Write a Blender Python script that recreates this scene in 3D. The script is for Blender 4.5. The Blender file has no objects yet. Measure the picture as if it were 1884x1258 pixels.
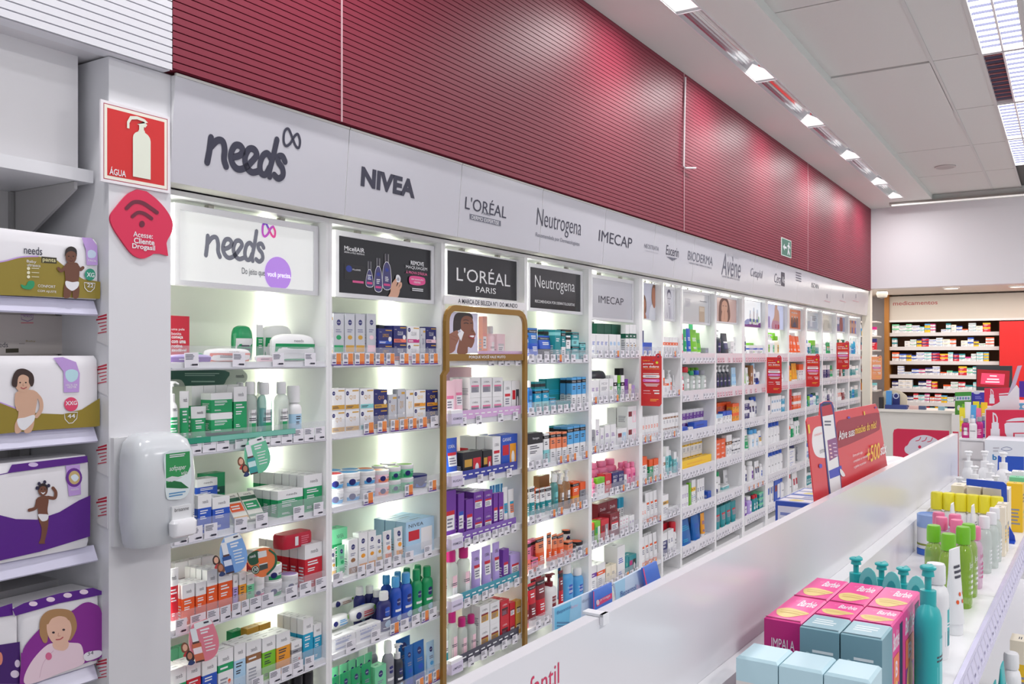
import bpy, math, random
from math import radians, sin, cos, pi, sqrt
from mathutils import Vector, Matrix
random.seed(7)
SC = bpy.context.scene
COL = SC.collection
# ---------------------------------------------------------------- camera
H = 1.6
YAW = radians(32.13)
FPX, CX, HY = 1640.0, 942.0, 653.0
ca, sa = cos(YAW), sin(YAW)
cam = bpy.data.cameras.new('camera')
cam.sensor_width = 36.0
cam.lens = FPX / 1884 * 36
cam.shift_y = 24 / 1884
cam.clip_start = .02
camo = bpy.data.objects.new('camera', cam)
camo.location = (0, 0, H)
camo.rotation_euler = (pi / 2, 0, YAW - pi / 2)
COL.objects.link(camo)
SC.camera = camo
# ---------------------------------------------------------------- world, exposure, lamps
SC.view_settings.view_transform = 'Standard'
SC.view_settings.look = 'None'
SC.view_settings.gamma = 1
SC.view_settings.exposure = 0.0
SC.view_settings.use_curve_mapping = False
W = bpy.data.worlds.new('daylight')
SC.world = W
W.use_nodes = True
W.node_tree.nodes['Background'].inputs[0].default_value = (.93, .95, 1, 1)
W.node_tree.nodes['Background'].inputs[1].default_value = .6

def lamp(name, loc, sx, sy, power, col=(1, .98, .98), rot=(0, 0, 0)):
    l = bpy.data.lights.new(name, 'AREA')
    l.shape = 'RECTANGLE'
    l.size, l.size_y = sx, sy
    l.energy = power
    l.color = col
    o = bpy.data.objects.new(name, l)
    o.location = loc
    o.rotation_euler = rot
    COL.objects.link(o)
    return o

CEIL = 3.47
TILE = 3.53
TROFF = [(-1.2, 1.0), (1.0, 2.25), (2.25, 4.62), (4.62, 6.07), (6.07, 7.5), (7.5, 8.95), (8.95, 10.45), (10.45, 11.47)]
for x0, x1 in TROFF:                                         # the glowing ends of the wall-side trough row
    lamp('fluorescent_lamp', (x1 - .14, 1.765, CEIL - .002), .22, .12, 12)
for x in (1.0, 4.2, 7.4, 10.2):                              # further rows of the shop
    lamp('fluorescent_lamp', (x, -2.0, TILE - .06), 1.2, .5, 48)
lamp('track_lamp', (11.70, 1.0, CEIL - .06), .05, 1.9, .25, rot=(0, radians(-50), 0))
lamp('counter_fill', (12.75, .9, 2.44), .8, 3.2, 40, (1, .94, .86))  # broad warm fill, added to brighten the counter area
# ---------------------------------------------------------------- pixel rays onto real planes
def ray(px, py):
    u, v = (px - CX) / FPX, (HY - py) / FPX
    return Vector((ca + u * sa, sa - u * ca, v))
CAM = Vector((0, 0, H))
def onY(px, py, Y):
    r = ray(px, py)
    return CAM + r * (Y / r.y)
def onX(px, py, X):
    r = ray(px, py)
    return CAM + r * (X / r.x)
def onZ(px, py, Z):
    r = ray(px, py)
    return CAM + r * ((Z - H) / r.z)
# ---------------------------------------------------------------- materials
def lin(c):
    c /= 255
    return c / 12.92 if c <= .04045 else ((c + .055) / 1.055) ** 2.4
MATS = {}
def M(r, g=None, b=None, rough=.45, alpha=1, emit=0, metal=0, noise=0, spec=.5, scale=30):
    if g is None:
        r, g, b = r
    k = (r, g, b, rough, alpha, emit, metal, noise, spec)
    if k in MATS:
        return MATS[k]
    m = bpy.data.materials.new('m')
    m.use_nodes = True
    nt = m.node_tree
    p = nt.nodes['Principled BSDF']
    c = (lin(r), lin(g), lin(b), 1)
    p.inputs['Base Color'].default_value = c
    p.inputs['Roughness'].default_value = rough
    p.inputs['Metallic'].default_value = metal
    p.inputs['Specular IOR Level'].default_value = spec
    p.inputs['Alpha'].default_value = alpha
    if emit:
        p.inputs['Emission Color'].default_value = c
        p.inputs['Emission Strength'].default_value = emit
    if noise:
        n = nt.nodes.new('ShaderNodeTexNoise')
        n.inputs['Scale'].default_value = scale
        n.inputs['Detail'].default_value = 4
        tc = nt.nodes.new('ShaderNodeTexCoord')
        nt.links.new(tc.outputs['Object'], n.inputs['Vector'])
        bp = nt.nodes.new('ShaderNodeBump')
        bp.inputs['Strength'].default_value = noise
        bp.inputs['Distance'].default_value = .004
        nt.links.new(n.outputs['Fac'], bp.inputs['Height'])
        nt.links.new(bp.outputs['Normal'], p.inputs['Normal'])
    MATS[k] = m
    return m
# colour names used by the product tables: code -> (rgb, word)
CC = {'W': ((236, 236, 238), 'white'), 'g': ((24, 158, 98), 'green'), 'dg': ((18, 92, 72), 'dark green'), 'lg': ((118, 208, 160), 'mint'),
      'L': ((120, 192, 40), 'lime'), 'r': ((205, 28, 48), 'red'), 'o': ((236, 92, 34), 'orange'), 'b': ((36, 84, 190), 'blue'),
      'n': ((34, 38, 108), 'navy'), 'lb': ((84, 168, 226), 'light blue'), 'pb': ((176, 212, 238), 'pale blue'), 'c': ((22, 160, 200), 'cyan'),
      't': ((22, 140, 148), 'teal'), 'lt': ((130, 206, 210), 'pale teal'), 'p': ((112, 52, 160), 'purple'), 'li': ((184, 164, 226), 'lilac'),
      'pk': ((236, 124, 164), 'pink'), 'lp': ((246, 206, 218), 'pale pink'), 'm': ((196, 30, 122), 'magenta'), 'y': ((246, 200, 40), 'yellow'),
      'Y': ((236, 224, 50), 'bright yellow'), 'go': ((206, 158, 60), 'gold'), 'br': ((150, 104, 66), 'brown'), 'k': ((30, 30, 36), 'black'), 'gy': ((150, 152, 160), 'grey'),
      'sv': ((196, 198, 206), 'silver'), 'cr': ((240, 230, 208), 'cream'), 'co': ((240, 120, 100), 'coral'), 'mr': ((128, 26, 40), 'maroon'),
      'am': ((236, 158, 40), 'amber'), 'dk': ((46, 52, 66), 'charcoal'), 'sp': ((240, 138, 96), 'peach'),
      'cl': ((214, 224, 218), 'clear'), 'ct': ((90, 170, 170), 'clear teal'), 'cb': ((176, 128, 84), 'clear amber'), 'cg': ((150, 190, 60), 'clear green'),
      'cp': ((226, 190, 214), 'clear pink'), 'gb': ((112, 152, 166), 'grey blue'), 'hp': ((238, 40, 140), 'hot pink'), 'tq': ((40, 176, 178), 'turquoise'),
      'bu': ((20, 100, 176), 'bright blue')}
def K(c, rough=.42):
    if c[0] == 'c' and c in ('cl', 'ct', 'cb', 'cg', 'cp'):
        return M(CC[c][0], rough=.12, alpha=.62)
    return M(CC[c][0], rough=rough)
WHITE = M(236, 236, 240, rough=.4)
BOARD = M(238, 238, 240, rough=.35)
# ---------------------------------------------------------------- mesh builder
TXT = {}
def textmesh(s, bold=0, sh=0):
    k = (s, bold, sh)
    if k not in TXT:
        c = bpy.data.curves.new('t', 'FONT')
        c.body = s
        c.offset = bold
        c.shear = sh
        c.resolution_u = 3
        o = bpy.data.objects.new('t', c)
        me = o.to_mesh()
        vs = [(v.co.x, v.co.y) for v in me.vertices]
        fs = [tuple(p.vertices) for p in me.polygons]
        o.to_mesh_clear()
        bpy.data.objects.remove(o)
        bpy.data.curves.remove(c)
        x0, x1 = min(v[0] for v in vs), max(v[0] for v in vs)
        y0, y1 = min(v[1] for v in vs), max(v[1] for v in vs)
        TXT[k] = ([((a - x0) / (x1 - x0), (b - y0) / (y1 - y0)) for a, b in vs], fs)
    return TXT[k]

def catmull(pts, closed=True, n=5):
    out = []
    N = len(pts)
    for i in range(N if closed else N - 1):
        if closed:
            p0, p1, p2, p3 = pts[i - 1], pts[i], pts[(i + 1) % N], pts[(i + 2) % N]
        else:
            p0, p1, p2, p3 = pts[max(i - 1, 0)], pts[i], pts[i + 1], pts[min(i + 2, N - 1)]
        for j in range(n):
            t = j / n
            out.append(tuple(.5 * (2 * b + (c - a) * t + (2 * a - 5 * b + 4 * c - d) * t * t + (-a + 3 * b - 3 * c + d) * t ** 3)
                             for a, b, c, d in zip(p0, p1, p2, p3)))
    if not closed:
        out.append(tuple(pts[-1]))
    return out

class MB:
    """collects faces and builds them as one mesh object"""
    def __init__(s):
        s.v, s.f, s.mi, s.sm, s.mats, s.ix = [], [], [], [], [], {}
        s.P, s.layer, s.e, s.sub = None, 1, .00011, 1
        s.tf = None
    def m(s, mat):
        if mat not in s.ix:
            s.ix[mat] = len(s.mats)
            s.mats.append(mat)
        return s.ix[mat]
    def add(s, vs, fs, mat, smooth=False):
        b = len(s.v)
        s.v += [Vector(v) for v in vs] if s.tf is None else [s.tf @ Vector(v) for v in vs]
        for i, f in enumerate(fs):
            s.f.append(tuple(b + k for k in f))
            s.mi.append(s.m(mat[i] if isinstance(mat, list) else mat))
            s.sm.append(smooth)
    def box(s, x0, x1, y0, y1, z0, z1, mat, top=None):
        vs = [(x0, y0, z0), (x1, y0, z0), (x1, y1, z0), (x0, y1, z0), (x0, y0, z1), (x1, y0, z1), (x1, y1, z1), (x0, y1, z1)]
        s.add(vs, [(0, 3, 2, 1), (0, 1, 5, 4), (1, 2, 6, 5), (2, 3, 7, 6), (3, 0, 4, 7), (4, 5, 6, 7)], [mat] * 5 + [top or mat])
    def loft(s, rings, mats, c0=None, c1=None, smooth=True):
        n = len(rings[0])
        vs = [p for r in rings for p in r]
        fs, ml = [], []
        for i in range(len(rings) - 1):
            for j in range(n):
                k = (j + 1) % n
                fs.append((i * n + j, i * n + k, (i + 1) * n + k, (i + 1) * n + j))
                ml.append(mats[i] if isinstance(mats, list) else mats)
        s.add(vs, fs, ml, smooth)
        if c0:
            s.add(rings[0][::-1], [tuple(range(n))], c0)
        if c1:
            s.add(rings[-1], [tuple(range(n))], c1)
    def tube(s, pts, r, mat, n=8, closed=False):
        rings = []
        pts = [Vector(p) for p in pts]
        for i, p in enumerate(pts):
            d = (pts[min(i + 1, len(pts) - 1)] - pts[max(i - 1, 0)]).normalized()
            a = d.orthogonal().normalized() if i == 0 else (a - d * a.dot(d)).normalized()
            b = d.cross(a)
            rr = r[i] if isinstance(r, (list, tuple)) else r
            rings.append([p + (a * cos(2 * pi * k / n) + b * sin(2 * pi * k / n)) * rr for k in range(n)])
        s.loft(rings, mat, mat, mat)
    # -- flat artwork on the surface P(a, b, lift)
    def art(s, pts, mat):
        s.add([s.P(a, b, s.layer * s.e) for a, b in pts], [tuple(range(len(pts)))], mat)
        s.layer += 1
        return s
    def rect(s, x0, y0, x1, y1, mat, keep=False):
        n = s.sub
        xs = [x0 + (x1 - x0) * i / n for i in range(n + 1)]
        vs = [s.P(x, y0, s.layer * s.e) for x in xs] + [s.P(x, y1, s.layer * s.e) for x in xs]
        s.add(vs, [(i, i + 1, n + 2 + i, n + 1 + i) for i in range(n)], mat)
        if not keep:
            s.layer += 1
        return s
    def ell(s, x, y, rx, ry, mat, n=20):
        if s.sub == 1:
            return s.art([(x + rx * cos(2 * pi * k / n), y + ry * sin(2 * pi * k / n)) for k in range(n)], mat)
        vs = [s.P(x, y, s.layer * s.e)] + [s.P(x + f * rx * cos(2 * pi * k / n), y + f * ry * sin(2 * pi * k / n), s.layer * s.e) for f in (.5, 1) for k in range(n)]
        fs = [(0, 1 + k, 1 + (k + 1) % n) for k in range(n)] + [(1 + k, n + 1 + k, n + 1 + (k + 1) % n, 1 + (k + 1) % n) for k in range(n)]
        s.add(vs, fs, mat)
        s.layer += 1
        return s
    def blob(s, pts, mat, n=4):
        return s.art(catmull(pts, True, n), mat)
    def stroke(s, pts, w, mat, smooth=True, closed=False, asp=1):
        if smooth:
            pts = catmull(pts, closed, 6)
        if closed:
            pts = pts + [pts[0]]
        L, R = [], []
        for i, p in enumerate(pts):
            q0, q1 = pts[max(i - 1, 0)], pts[min(i + 1, len(pts) - 1)]
            if closed and i in (0, len(pts) - 1):
                q0, q1 = pts[-2], pts[1]
            dx, dy = (q1[0] - q0[0]), (q1[1] - q0[1]) * asp
            l = math.hypot(dx, dy) or 1
            L.append((p[0] - dy / l * w / 2, p[1] + dx / l * w / 2 / asp))
            R.append((p[0] + dy / l * w / 2, p[1] - dx / l * w / 2 / asp))
        n = len(pts)
        vs = [s.P(a, b, s.layer * s.e) for a, b in L + R]
        s.add(vs, [(i, i + 1, n + i + 1, n + i) for i in range(n - 1)], mat)
        if not closed:
            for p in (pts[0], pts[-1]):
                s.add([s.P(p[0] + w / 2 * cos(k * pi / 5), p[1] + w / 2 / asp * sin(k * pi / 5), s.layer * s.e + .00004) for k in range(10)], [tuple(range(10))], mat)
        s.layer += 1
        return s
    def text(s, st, x0, y0, x1, y1, mat, bold=0, sh=0, curved=0):
        """fits the word into x0..x1, baseline box y0 (bottom) .. y1 (top)"""
        vs, fs = textmesh(st, bold, sh)
        s.add([s.P(x0 + (x1 - x0) * a, y0 + (y1 - y0) * b, s.layer * s.e) for a, b in vs], fs, mat)
        s.layer += 1
        return s
    def lines(s, x0, y0, x1, y1, n, mat, ragged=.3):
        for i in range(n):
            y = y0 + (y1 - y0) * (i + .2) / n
            s.rect(x0, y, x1 - (x1 - x0) * ragged * random.random(), y + (y1 - y0) * .5 / n, mat, True)
        s.layer += 1
        return s
    def build(s, name, parent=None, origin=None, local=False, mesh=False):
        me = bpy.data.meshes.new(name)
        off = Vector((0, 0, 0))
        if not local:
            if parent is not None:
                off = Vector(parent.location)
                q = parent.parent
                while q is not None:
                    off += Vector(q.location)
                    q = q.parent
            elif origin is not None:
                off = Vector(origin)
            elif s.v:
                xs, ys, zs = [v.x for v in s.v], [v.y for v in s.v], [v.z for v in s.v]
                off = Vector(((min(xs) + max(xs)) / 2, (min(ys) + max(ys)) / 2, min(zs)))
        me.from_pydata([v - off for v in s.v], [], s.f)
        for mt in s.mats:
            me.materials.append(mt)
        me.polygons.foreach_set('material_index', s.mi)
        me.polygons.foreach_set('use_smooth', s.sm)
        if any(s.sm):
            me.set_sharp_from_angle(angle=radians(38))
        me.update()
        if mesh:
            return me
        o = bpy.data.objects.new(name, me)
        if parent is not None:
            o.parent = parent
        elif not local:
            o.location = off
        COL.objects.link(o)
        return o

def tag(o, label=None, cat=None, group=None, kind=None):
    if label:
        o['label'] = label
    if cat:
        o['category'] = cat
    if group:
        o['group'] = group
    if kind:
        o['kind'] = kind
    return o
def root(name, loc, label, cat, group=None, rz=0):
    o = bpy.data.objects.new(name, None)
    o.empty_display_size = .05
    o.location = loc
    o.rotation_euler = (0, 0, rz)
    COL.objects.link(o)
    return tag(o, label, cat, group)
def wallP(Y):
    """art plane parallel to the shelf wall, addressed by where the photo shows each point"""
    return lambda px, py, l: onY(px, py, Y - l)
def rawP(Y):
    return lambda x, z, l: Vector((x, Y - l, z))
def px_text(mb, st, Y, xl, xr, ytl, ybl, mat, bold=0, sh=0):
    """word on the plane y=Y: left/right photo columns, top and bottom rows at its left end"""
    a, b = onY(xl, ybl, Y), onY(xr, ybl, Y)
    t = onY(xl, ytl, Y)
    P0 = mb.P
    mb.P = rawP(Y)
    mb.text(st, a.x, a.z, b.x, t.z, mat, bold, sh)
    mb.P = P0
def px_quad(Y, xl, xr, ytl, ybl):
    a, b, t = onY(xl, ybl, Y), onY(xr, ybl, Y), onY(xl, ytl, Y)
    return a.x, b.x, a.z, t.z
# the brand word drawn as one rounded pen line (unit letters: x to the right, z up)
NEEDS = [[(.03, .6), (.02, .3), (0, -.02)], [(.02, .34), (.1, .56), (.17, .58), (.2, .4), (.2, .15), (.23, -.02)],
         [(.29, .24), (.38, .32), (.43, .46), (.39, .58), (.32, .54), (.28, .3), (.31, .08), (.38, -.02), (.47, .06), (.56, .28), (.61, .46), (.57, .58), (.5, .54), (.46, .3), (.49, .08), (.56, -.02), (.64, .04)],
         [(.8, .46), (.75, .56), (.69, .46), (.66, .22), (.68, .02), (.74, .0), (.79, .2)], [(.87, .98), (.83, .5), (.79, .1), (.8, -.03)],
         [(1.0, .46), (.96, .58), (.9, .54), (.91, .4), (.97, .26), (.98, .08), (.92, -.03), (.86, .04)]]
KNOT = [(0, .25), (.02, .8), (.25, 1), (.5, .6), (.75, .15), (.95, .1), (1, .5), (.85, .85), (.65, .7), (.4, .2), (.15, 0)]
def needs_logo(mb, x0, z0, w, h, mat, th=.06, knot=None):
    for s in NEEDS:
        mb.stroke([(x0 + a * w, z0 + b * h) for a, b in s], th * w, mat)
    if knot:
        kx, kz, kw, kh, km = knot
        mb.stroke([(kx + a * kw, kz + b * kh) for a, b in KNOT], th * w * .42, km, True, True)
# ================================================================ the room
def struct(name, mb, **k):
    return tag(mb.build(name, **k), kind='structure')
WALLM = M(222, 220, 224, rough=.6, noise=.05)
CEILM = M(222, 226, 222, rough=.7, noise=.04)
TILEM = M(212, 210, 207, rough=.8, noise=.25, scale=220)
b = MB(); b.box(-2, 14, -4, 2.75, -.1, 0, M(205, 204, 206, rough=.25)); struct('floor', b)
b = MB(); b.box(-2, 12.3, 2.64, 2.75, 0, 3.6, WALLM); struct('wall_left', b)
b = MB()
b.box(-2, 12.12, 1.84, 2.64, CEIL, CEIL + .1, CEILM)
b.box(-2, 12.12, 1.42, 1.69, CEIL, CEIL + .1, CEILM)
b.box(11.48, 12.12, 1.69, 1.84, CEIL, CEIL + .1, CEILM)
b.box(11.8, 12.12, -4, 1.42, CEIL, CEIL + .1, CEILM)
struct('ceiling', b)
# suspended tiles 1.39 x .64 over the aisles, their louvred lamps set between them
b = MB()
xs = [-1.84 + 1.378 * k for k in range(10)] + [11.8]
ys = [(1.42, .79), (.775, .5), (.24, -.02), (-.035, -.66), (-.675, -1.3), (-1.315, -1.94), (-1.955, -2.58), (-2.595, -3.22), (-3.235, -4)]
for i in range(len(xs) - 1):
    for y0, y1 in ys:
        drop = .006 if (i, y0) == (6, 1.42) else 0
        b.box(xs[i] + .008, xs[i + 1] - (.016 if (i, y0) == (5, 1.42) else .004), y1, y0, TILE - drop, TILE + .02, TILEM)
b.box(-2, 11.8, -4, 1.42, TILE + .021, TILE + .05, M(90, 88, 86, rough=.8))
for y in (.782, .497, .243, -.027, -.667, -1.307):
    b.box(-2, 11.8, y - .011, y + .011, TILE - .006, TILE + .001, M(200, 198, 196, rough=.5))
struct('ceiling', b)
# ribbed cladding above the shelving
def slats(name, x0, x1, z0, z1, mat, dark, step=.0219):  # dark: slat colour with the shade of the grooves painted in
    b = MB()
    n = int(round((z1 - z0) / step))
    st = (z1 - z0) / n
    prof = [(2.18, z0)]
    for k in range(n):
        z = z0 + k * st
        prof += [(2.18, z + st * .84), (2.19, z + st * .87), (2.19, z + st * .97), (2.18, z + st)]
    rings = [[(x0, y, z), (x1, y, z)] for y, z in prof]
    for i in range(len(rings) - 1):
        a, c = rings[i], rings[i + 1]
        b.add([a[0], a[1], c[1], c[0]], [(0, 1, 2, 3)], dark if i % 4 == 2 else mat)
    b.box(x0, x1, 2.191, 2.24, z0, z1, mat)
    return struct(name, b)
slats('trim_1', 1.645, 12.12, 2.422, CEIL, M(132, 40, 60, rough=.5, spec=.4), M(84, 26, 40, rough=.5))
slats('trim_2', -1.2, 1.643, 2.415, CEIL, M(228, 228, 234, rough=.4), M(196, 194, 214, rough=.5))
for k, x in enumerate((2.34, 5.613, 8.889)):
    b = MB(); b.box(x - .003, x + .003, 2.176, 2.1795, 2.422, CEIL, M(206, 170, 176)); struct('trim_%d' % (k + 3), b)
b = MB(); b.box(1.63, 12.12, 2.241, 2.64, 2.413, CEIL, WALLM); struct('wall_left', b)
b = MB(); b.box(-1.2, 1.63, 2.241, 2.64, 2.42, CEIL, WALLM); struct('wall_left', b)
# white pillar between nappy shelving and the lit bays
PIL = 2.22
b = MB(); b.box(1.471, 1.668, PIL, 2.64, 0, 2.413, M(226, 226, 230, rough=.5, noise=.03)); struct('wall_pillar', b)
# far wall: white bulkhead, low ceiling behind it, column, back wall
b = MB(); b.box(12.12, 12.3, -4, 2.64, 2.45, CEIL + .1, WALLM); struct('wall_far', b)
b = MB(); b.box(12.3, 14, -4, 2.64, 2.5, 2.6, M(214, 204, 190, rough=.7)); struct('ceiling', b)
b = MB(); b.box(12.3, 13.9, -4, 2.64, 2.5 - .05, 2.4999, M(222, 214, 202, rough=.6)); struct('ceiling', b)
b = MB(); b.box(13.95, 14.05, -4, 2.75, 0, 2.6, WALLM); struct('wall_back', b)
b = MB(); b.box(12.3, 13.95, 2.64, 2.75, 0, 2.6, WALLM); struct('wall_back', b)
b = MB(); b.box(12.13, 12.26, 2.19, 2.29, 0, 2.4499, M(232, 226, 212, rough=.5)); struct('trim_6', b)

# ---------------------------------------------------------------- lamps
FRAME = M(226, 226, 228, rough=.3)
MIR = M(225, 226, 230, rough=.12, metal=1)
GLOW = M(255, 253, 250, emit=6)
GLOW2 = M(250, 250, 255, emit=6)
troff = TROFF
for k, (x0, x1) in enumerate(troff):
    o = root('fluorescent_light', ((x0 + x1) / 2, 1.765, CEIL), 'recessed fluorescent trough light with mirrored sides, %s from the far end of the wall row' % ['last', 'seventh', 'sixth', 'fifth', 'fourth', 'third', 'second', 'first'][k], 'ceiling light', 'recessed trough lights along the wall')
    h = MB()
    n = 6
    for s in (-1, 1):                                   # two curved mirror reflectors
        rings = []
        for j in range(n + 1):
            a = j / n
            y, z = 1.765 + s * (.073 - .05 * a ** 1.6), CEIL + .002 + .085 * a ** .8
            rings.append([(x0 + .01, y, z), (x1 - .01, y, z)])
        for j in range(n):
            h.add([rings[j][0], rings[j][1], rings[j + 1][1], rings[j + 1][0]], [(0, 1, 2, 3)], MIR, True)
    h.box(x0 + .01, x1 - .01, 1.74, 1.79, CEIL + .09, CEIL + .1, FRAME)
    h.build('reflector', o)
    f = MB()
    for y0, y1 in ((1.69, 1.697), (1.833, 1.84)):
        f.box(x0 + .003, x1 - .003, y0, y1, CEIL - .004, CEIL + .04, FRAME)
    f.box(x0 + .003, x0 + .012, 1.697, 1.833, CEIL - .004, CEIL + .05, FRAME)
    f.build('frame', o)
    e = MB()
    e.tf = None
    for xa in (x1 - .25,):                              # white lamp holder cover glowing at one end of each length
        e.add([(xa, 1.7, CEIL + .001), (xa + .22, 1.7, CEIL + .001), (xa + .22, 1.83, CEIL + .001), (xa, 1.83, CEIL + .001),
               (xa - .06, 1.765, CEIL + .03)], [(0, 1, 2, 3), (0, 3, 4)], M(250, 250, 248, emit=.75))
    e.build('lamp_holder', o)
    t = MB(); t.tube([(x0 + .05, 1.765, CEIL + .06), (x1 - .3, 1.765, CEIL + .06)], .013, M(232, 232, 230, rough=.3)); t.build('lamp_tube', o)
for k, (x0, x1) in enumerate([(-.1, 1.2), (1.24, 2.55), (2.59, 3.85), (3.89, 5.09), (5.14, 6.44), (6.47, 7.78), (7.82, 9.1), (9.14, 10.4)]):
    dead = k == 5
    o = root('louvred_light', ((x0 + x1) / 2, .37, TILE), ['', '', '', '', 'white louvred ceiling light nearest the camera in the tile ceiling', 'louvred ceiling light with one dark half and one lit half', 'lit louvred ceiling light just past the half dark one', 'lit louvred ceiling light at the far end of its row'][k] or 'lit louvred ceiling light overhead, %s of the row' % ['first', 'second', 'third', 'fourth'][k], 'ceiling light', 'louvred lights between the ceiling tiles')
    f = MB()
    for y in (.249, .491, .37):
        f.box(x0, x1, y - .006, y + .006, TILE - .004, TILE + .019, FRAME)
    for x in (x0, x1):
        f.box(x - .006, x + .006, .249, .491, TILE - .004, TILE + .019, FRAME)
    f.build('frame', o)
    l = MB()
    n = int((x1 - x0) / .105)
    for j in range(1, n):
        x = x0 + (x1 - x0) * j / n
        for y0, y1 in ((.256, .364), (.376, .484)):
            l.box(x - .0006, x + .0006, y0, y1, TILE, TILE + .0165, M(100, 102, 126, rough=.5))
    l.build('louvre', o)
    g = MB()
    for i, (y0, y1) in enumerate(((.376, .486), (.254, .364))):
        g.add([(x0, y0, TILE + .0195), (x1, y0, TILE + .0195), (x1, y1, TILE + .0195), (x0, y1, TILE + .0195)], [(0, 1, 2, 3)],
              M(150, 92, 96, rough=.25, metal=.8) if dead and i == 0 else GLOW2)
    g.build('lamp_tray', o)
P = onZ(1739, 306, TILE)
b = MB(); b.loft([[(P.x + r * cos(2 * pi * k / 24), P.y + r * sin(2 * pi * k / 24), z) for k in range(24)] for r, z in ((.1, TILE - .0005), (.1, TILE - .012), (.085, TILE - .016))], M(196, 188, 186, rough=.5), None, M(176, 168, 166, rough=.6), False)
tag(b.build('ceiling_speaker'), 'round grey speaker grille set in the ceiling tile', 'speaker')
b = MB(); b.box(11.74, 11.8, .45, 1.9, CEIL - .03, CEIL - .0005, M(150, 145, 140, rough=.4)); b.box(11.72, 11.76, .45, 1.87, CEIL - .045, CEIL - .03, M(238, 236, 232, emit=.3))
tag(b.build('light_track'), 'slim light track running across the ceiling before the far bulkhead', 'light track')
for k, (px, py) in enumerate(((1750, 530), (1872, 527))):
    c = onZ(px, py, 2.446)
    b = MB(); b.loft([[(c.x + r * cos(2 * pi * j / 20), c.y + r * sin(2 * pi * j / 20), z) for j in range(20)] for r, z in ((.1, 2.4495), (.1, 2.44), (.08, 2.438))], WHITE, None, M(255, 246, 226, emit=3), False)
    tag(b.build('downlight'), ['warm round downlight above the medicine shelves', 'warm round downlight above the red wall panel'][k], 'ceiling light', 'downlights over the counter')

# ---------------------------------------------------------------- things fixed on the cladding and pillar
b = MB(); pts = [onY(1261, 142, 2.17), onY(1259.5, 200, 2.17), onY(1258, 306, 2.17), onY(1261, 309, 2.165), onY(1280, 309, 2.14)]
b.tube(pts, .006, M(232, 228, 230)); tag(b.build('cable_conduit'), 'white cable conduit running down the red ribbed cladding', 'conduit')
Y = 2.174
b = MB(); b.P = wallP(Y)
a = px_quad(Y, 1438, 1456, 436, 469)
b.box(a[0], a[1], Y, 2.1795, a[2], a[3], M(226, 236, 230))
b.P = rawP(Y)
w, h = a[1] - a[0], a[3] - a[2]
b.rect(a[0] + .03 * w, a[2] + .04 * h, a[1] - .03 * w, a[3] - .04 * h, M(64, 118, 100))
ex, ez = a[0] + w * .14, a[2] + h * .5
b.art([(ex, ez), (ex + .17 * w, ez + .2 * h), (ex + .17 * w, ez + .06 * h), (ex + .36 * w, ez + .06 * h), (ex + .36 * w, ez - .06 * h), (ex + .17 * w, ez - .06 * h), (ex + .17 * w, ez - .2 * h)], WHITE)
b.ell(a[0] + w * .74, a[2] + h * .8, .05 * w, .06 * h, WHITE)
b.stroke([(a[0] + w * .72, a[2] + h * .7), (a[0] + w * .68, a[2] + h * .45), (a[0] + w * .8, a[2] + h * .2)], .07 * w, WHITE)
b.stroke([(a[0] + w * .7, a[2] + h * .5), (a[0] + w * .62, a[2] + h * .18)], .06 * w, WHITE)
b.stroke([(a[0] + w * .6, a[2] + h * .62), (a[0] + w * .74, a[2] + h * .66), (a[0] + w * .86, a[2] + h * .55)], .05 * w, WHITE)
tag(b.build('exit_sign'), 'small green exit sign with white arrow on the red cladding', 'sign')

Y = 2.213
o = root('extinguisher_sign', onY(250, 342, Y), 'red square fire extinguisher sign reading AGUA on the white pillar', 'sign')
a = px_quad(Y, 185.5, 312.5, 182, 333)
w, h = a[1] - a[0], a[3] - a[2]
b = MB(); b.box(a[0], a[1], Y, 2.219, a[2], a[3], M(240, 236, 240)); b.P = rawP(Y)
q = lambda d: (a[0] + d * w, a[2] + d * h, a[1] - d * w, a[3] - d * h)
b.rect(*q(.035), M(176, 30, 70)); b.rect(*q(.045), M(244, 240, 226)); b.rect(*q(.085), M(214, 32, 34))
b.build('sign_plate', o)
b = MB(); b.P = lambda x, z, l: Vector((a[0] + x * w, Y - .002 - l, a[2] + z * h)); g = M(232, 236, 220)
b.art([(.44, .13), (.7, .13), (.7, .62)] + [(.57 + .13 * cos(t), .62 + .1 * sin(t)) for t in (.4, .8, 1.2)] + [(.61, .74), (.53, .74)] + [(.57 + .13 * cos(t), .62 + .1 * sin(t)) for t in (2.0, 2.4, 2.8)] + [(.44, .62)], g)
b.rect(.53, .73, .6, .8, g); b.art([(.5, .8), (.62, .78), (.65, .82), (.6, .85), (.5, .86), (.42, .84), (.39, .79), (.39, .72), (.355, .72), (.355, .8), (.4, .88), (.5, .9), (.61, .885), (.66, .85)][::-1], g)
b.text('ÁGUA', .11, .1, .34, .2, WHITE, .015); b.build('lettering', o)

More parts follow.
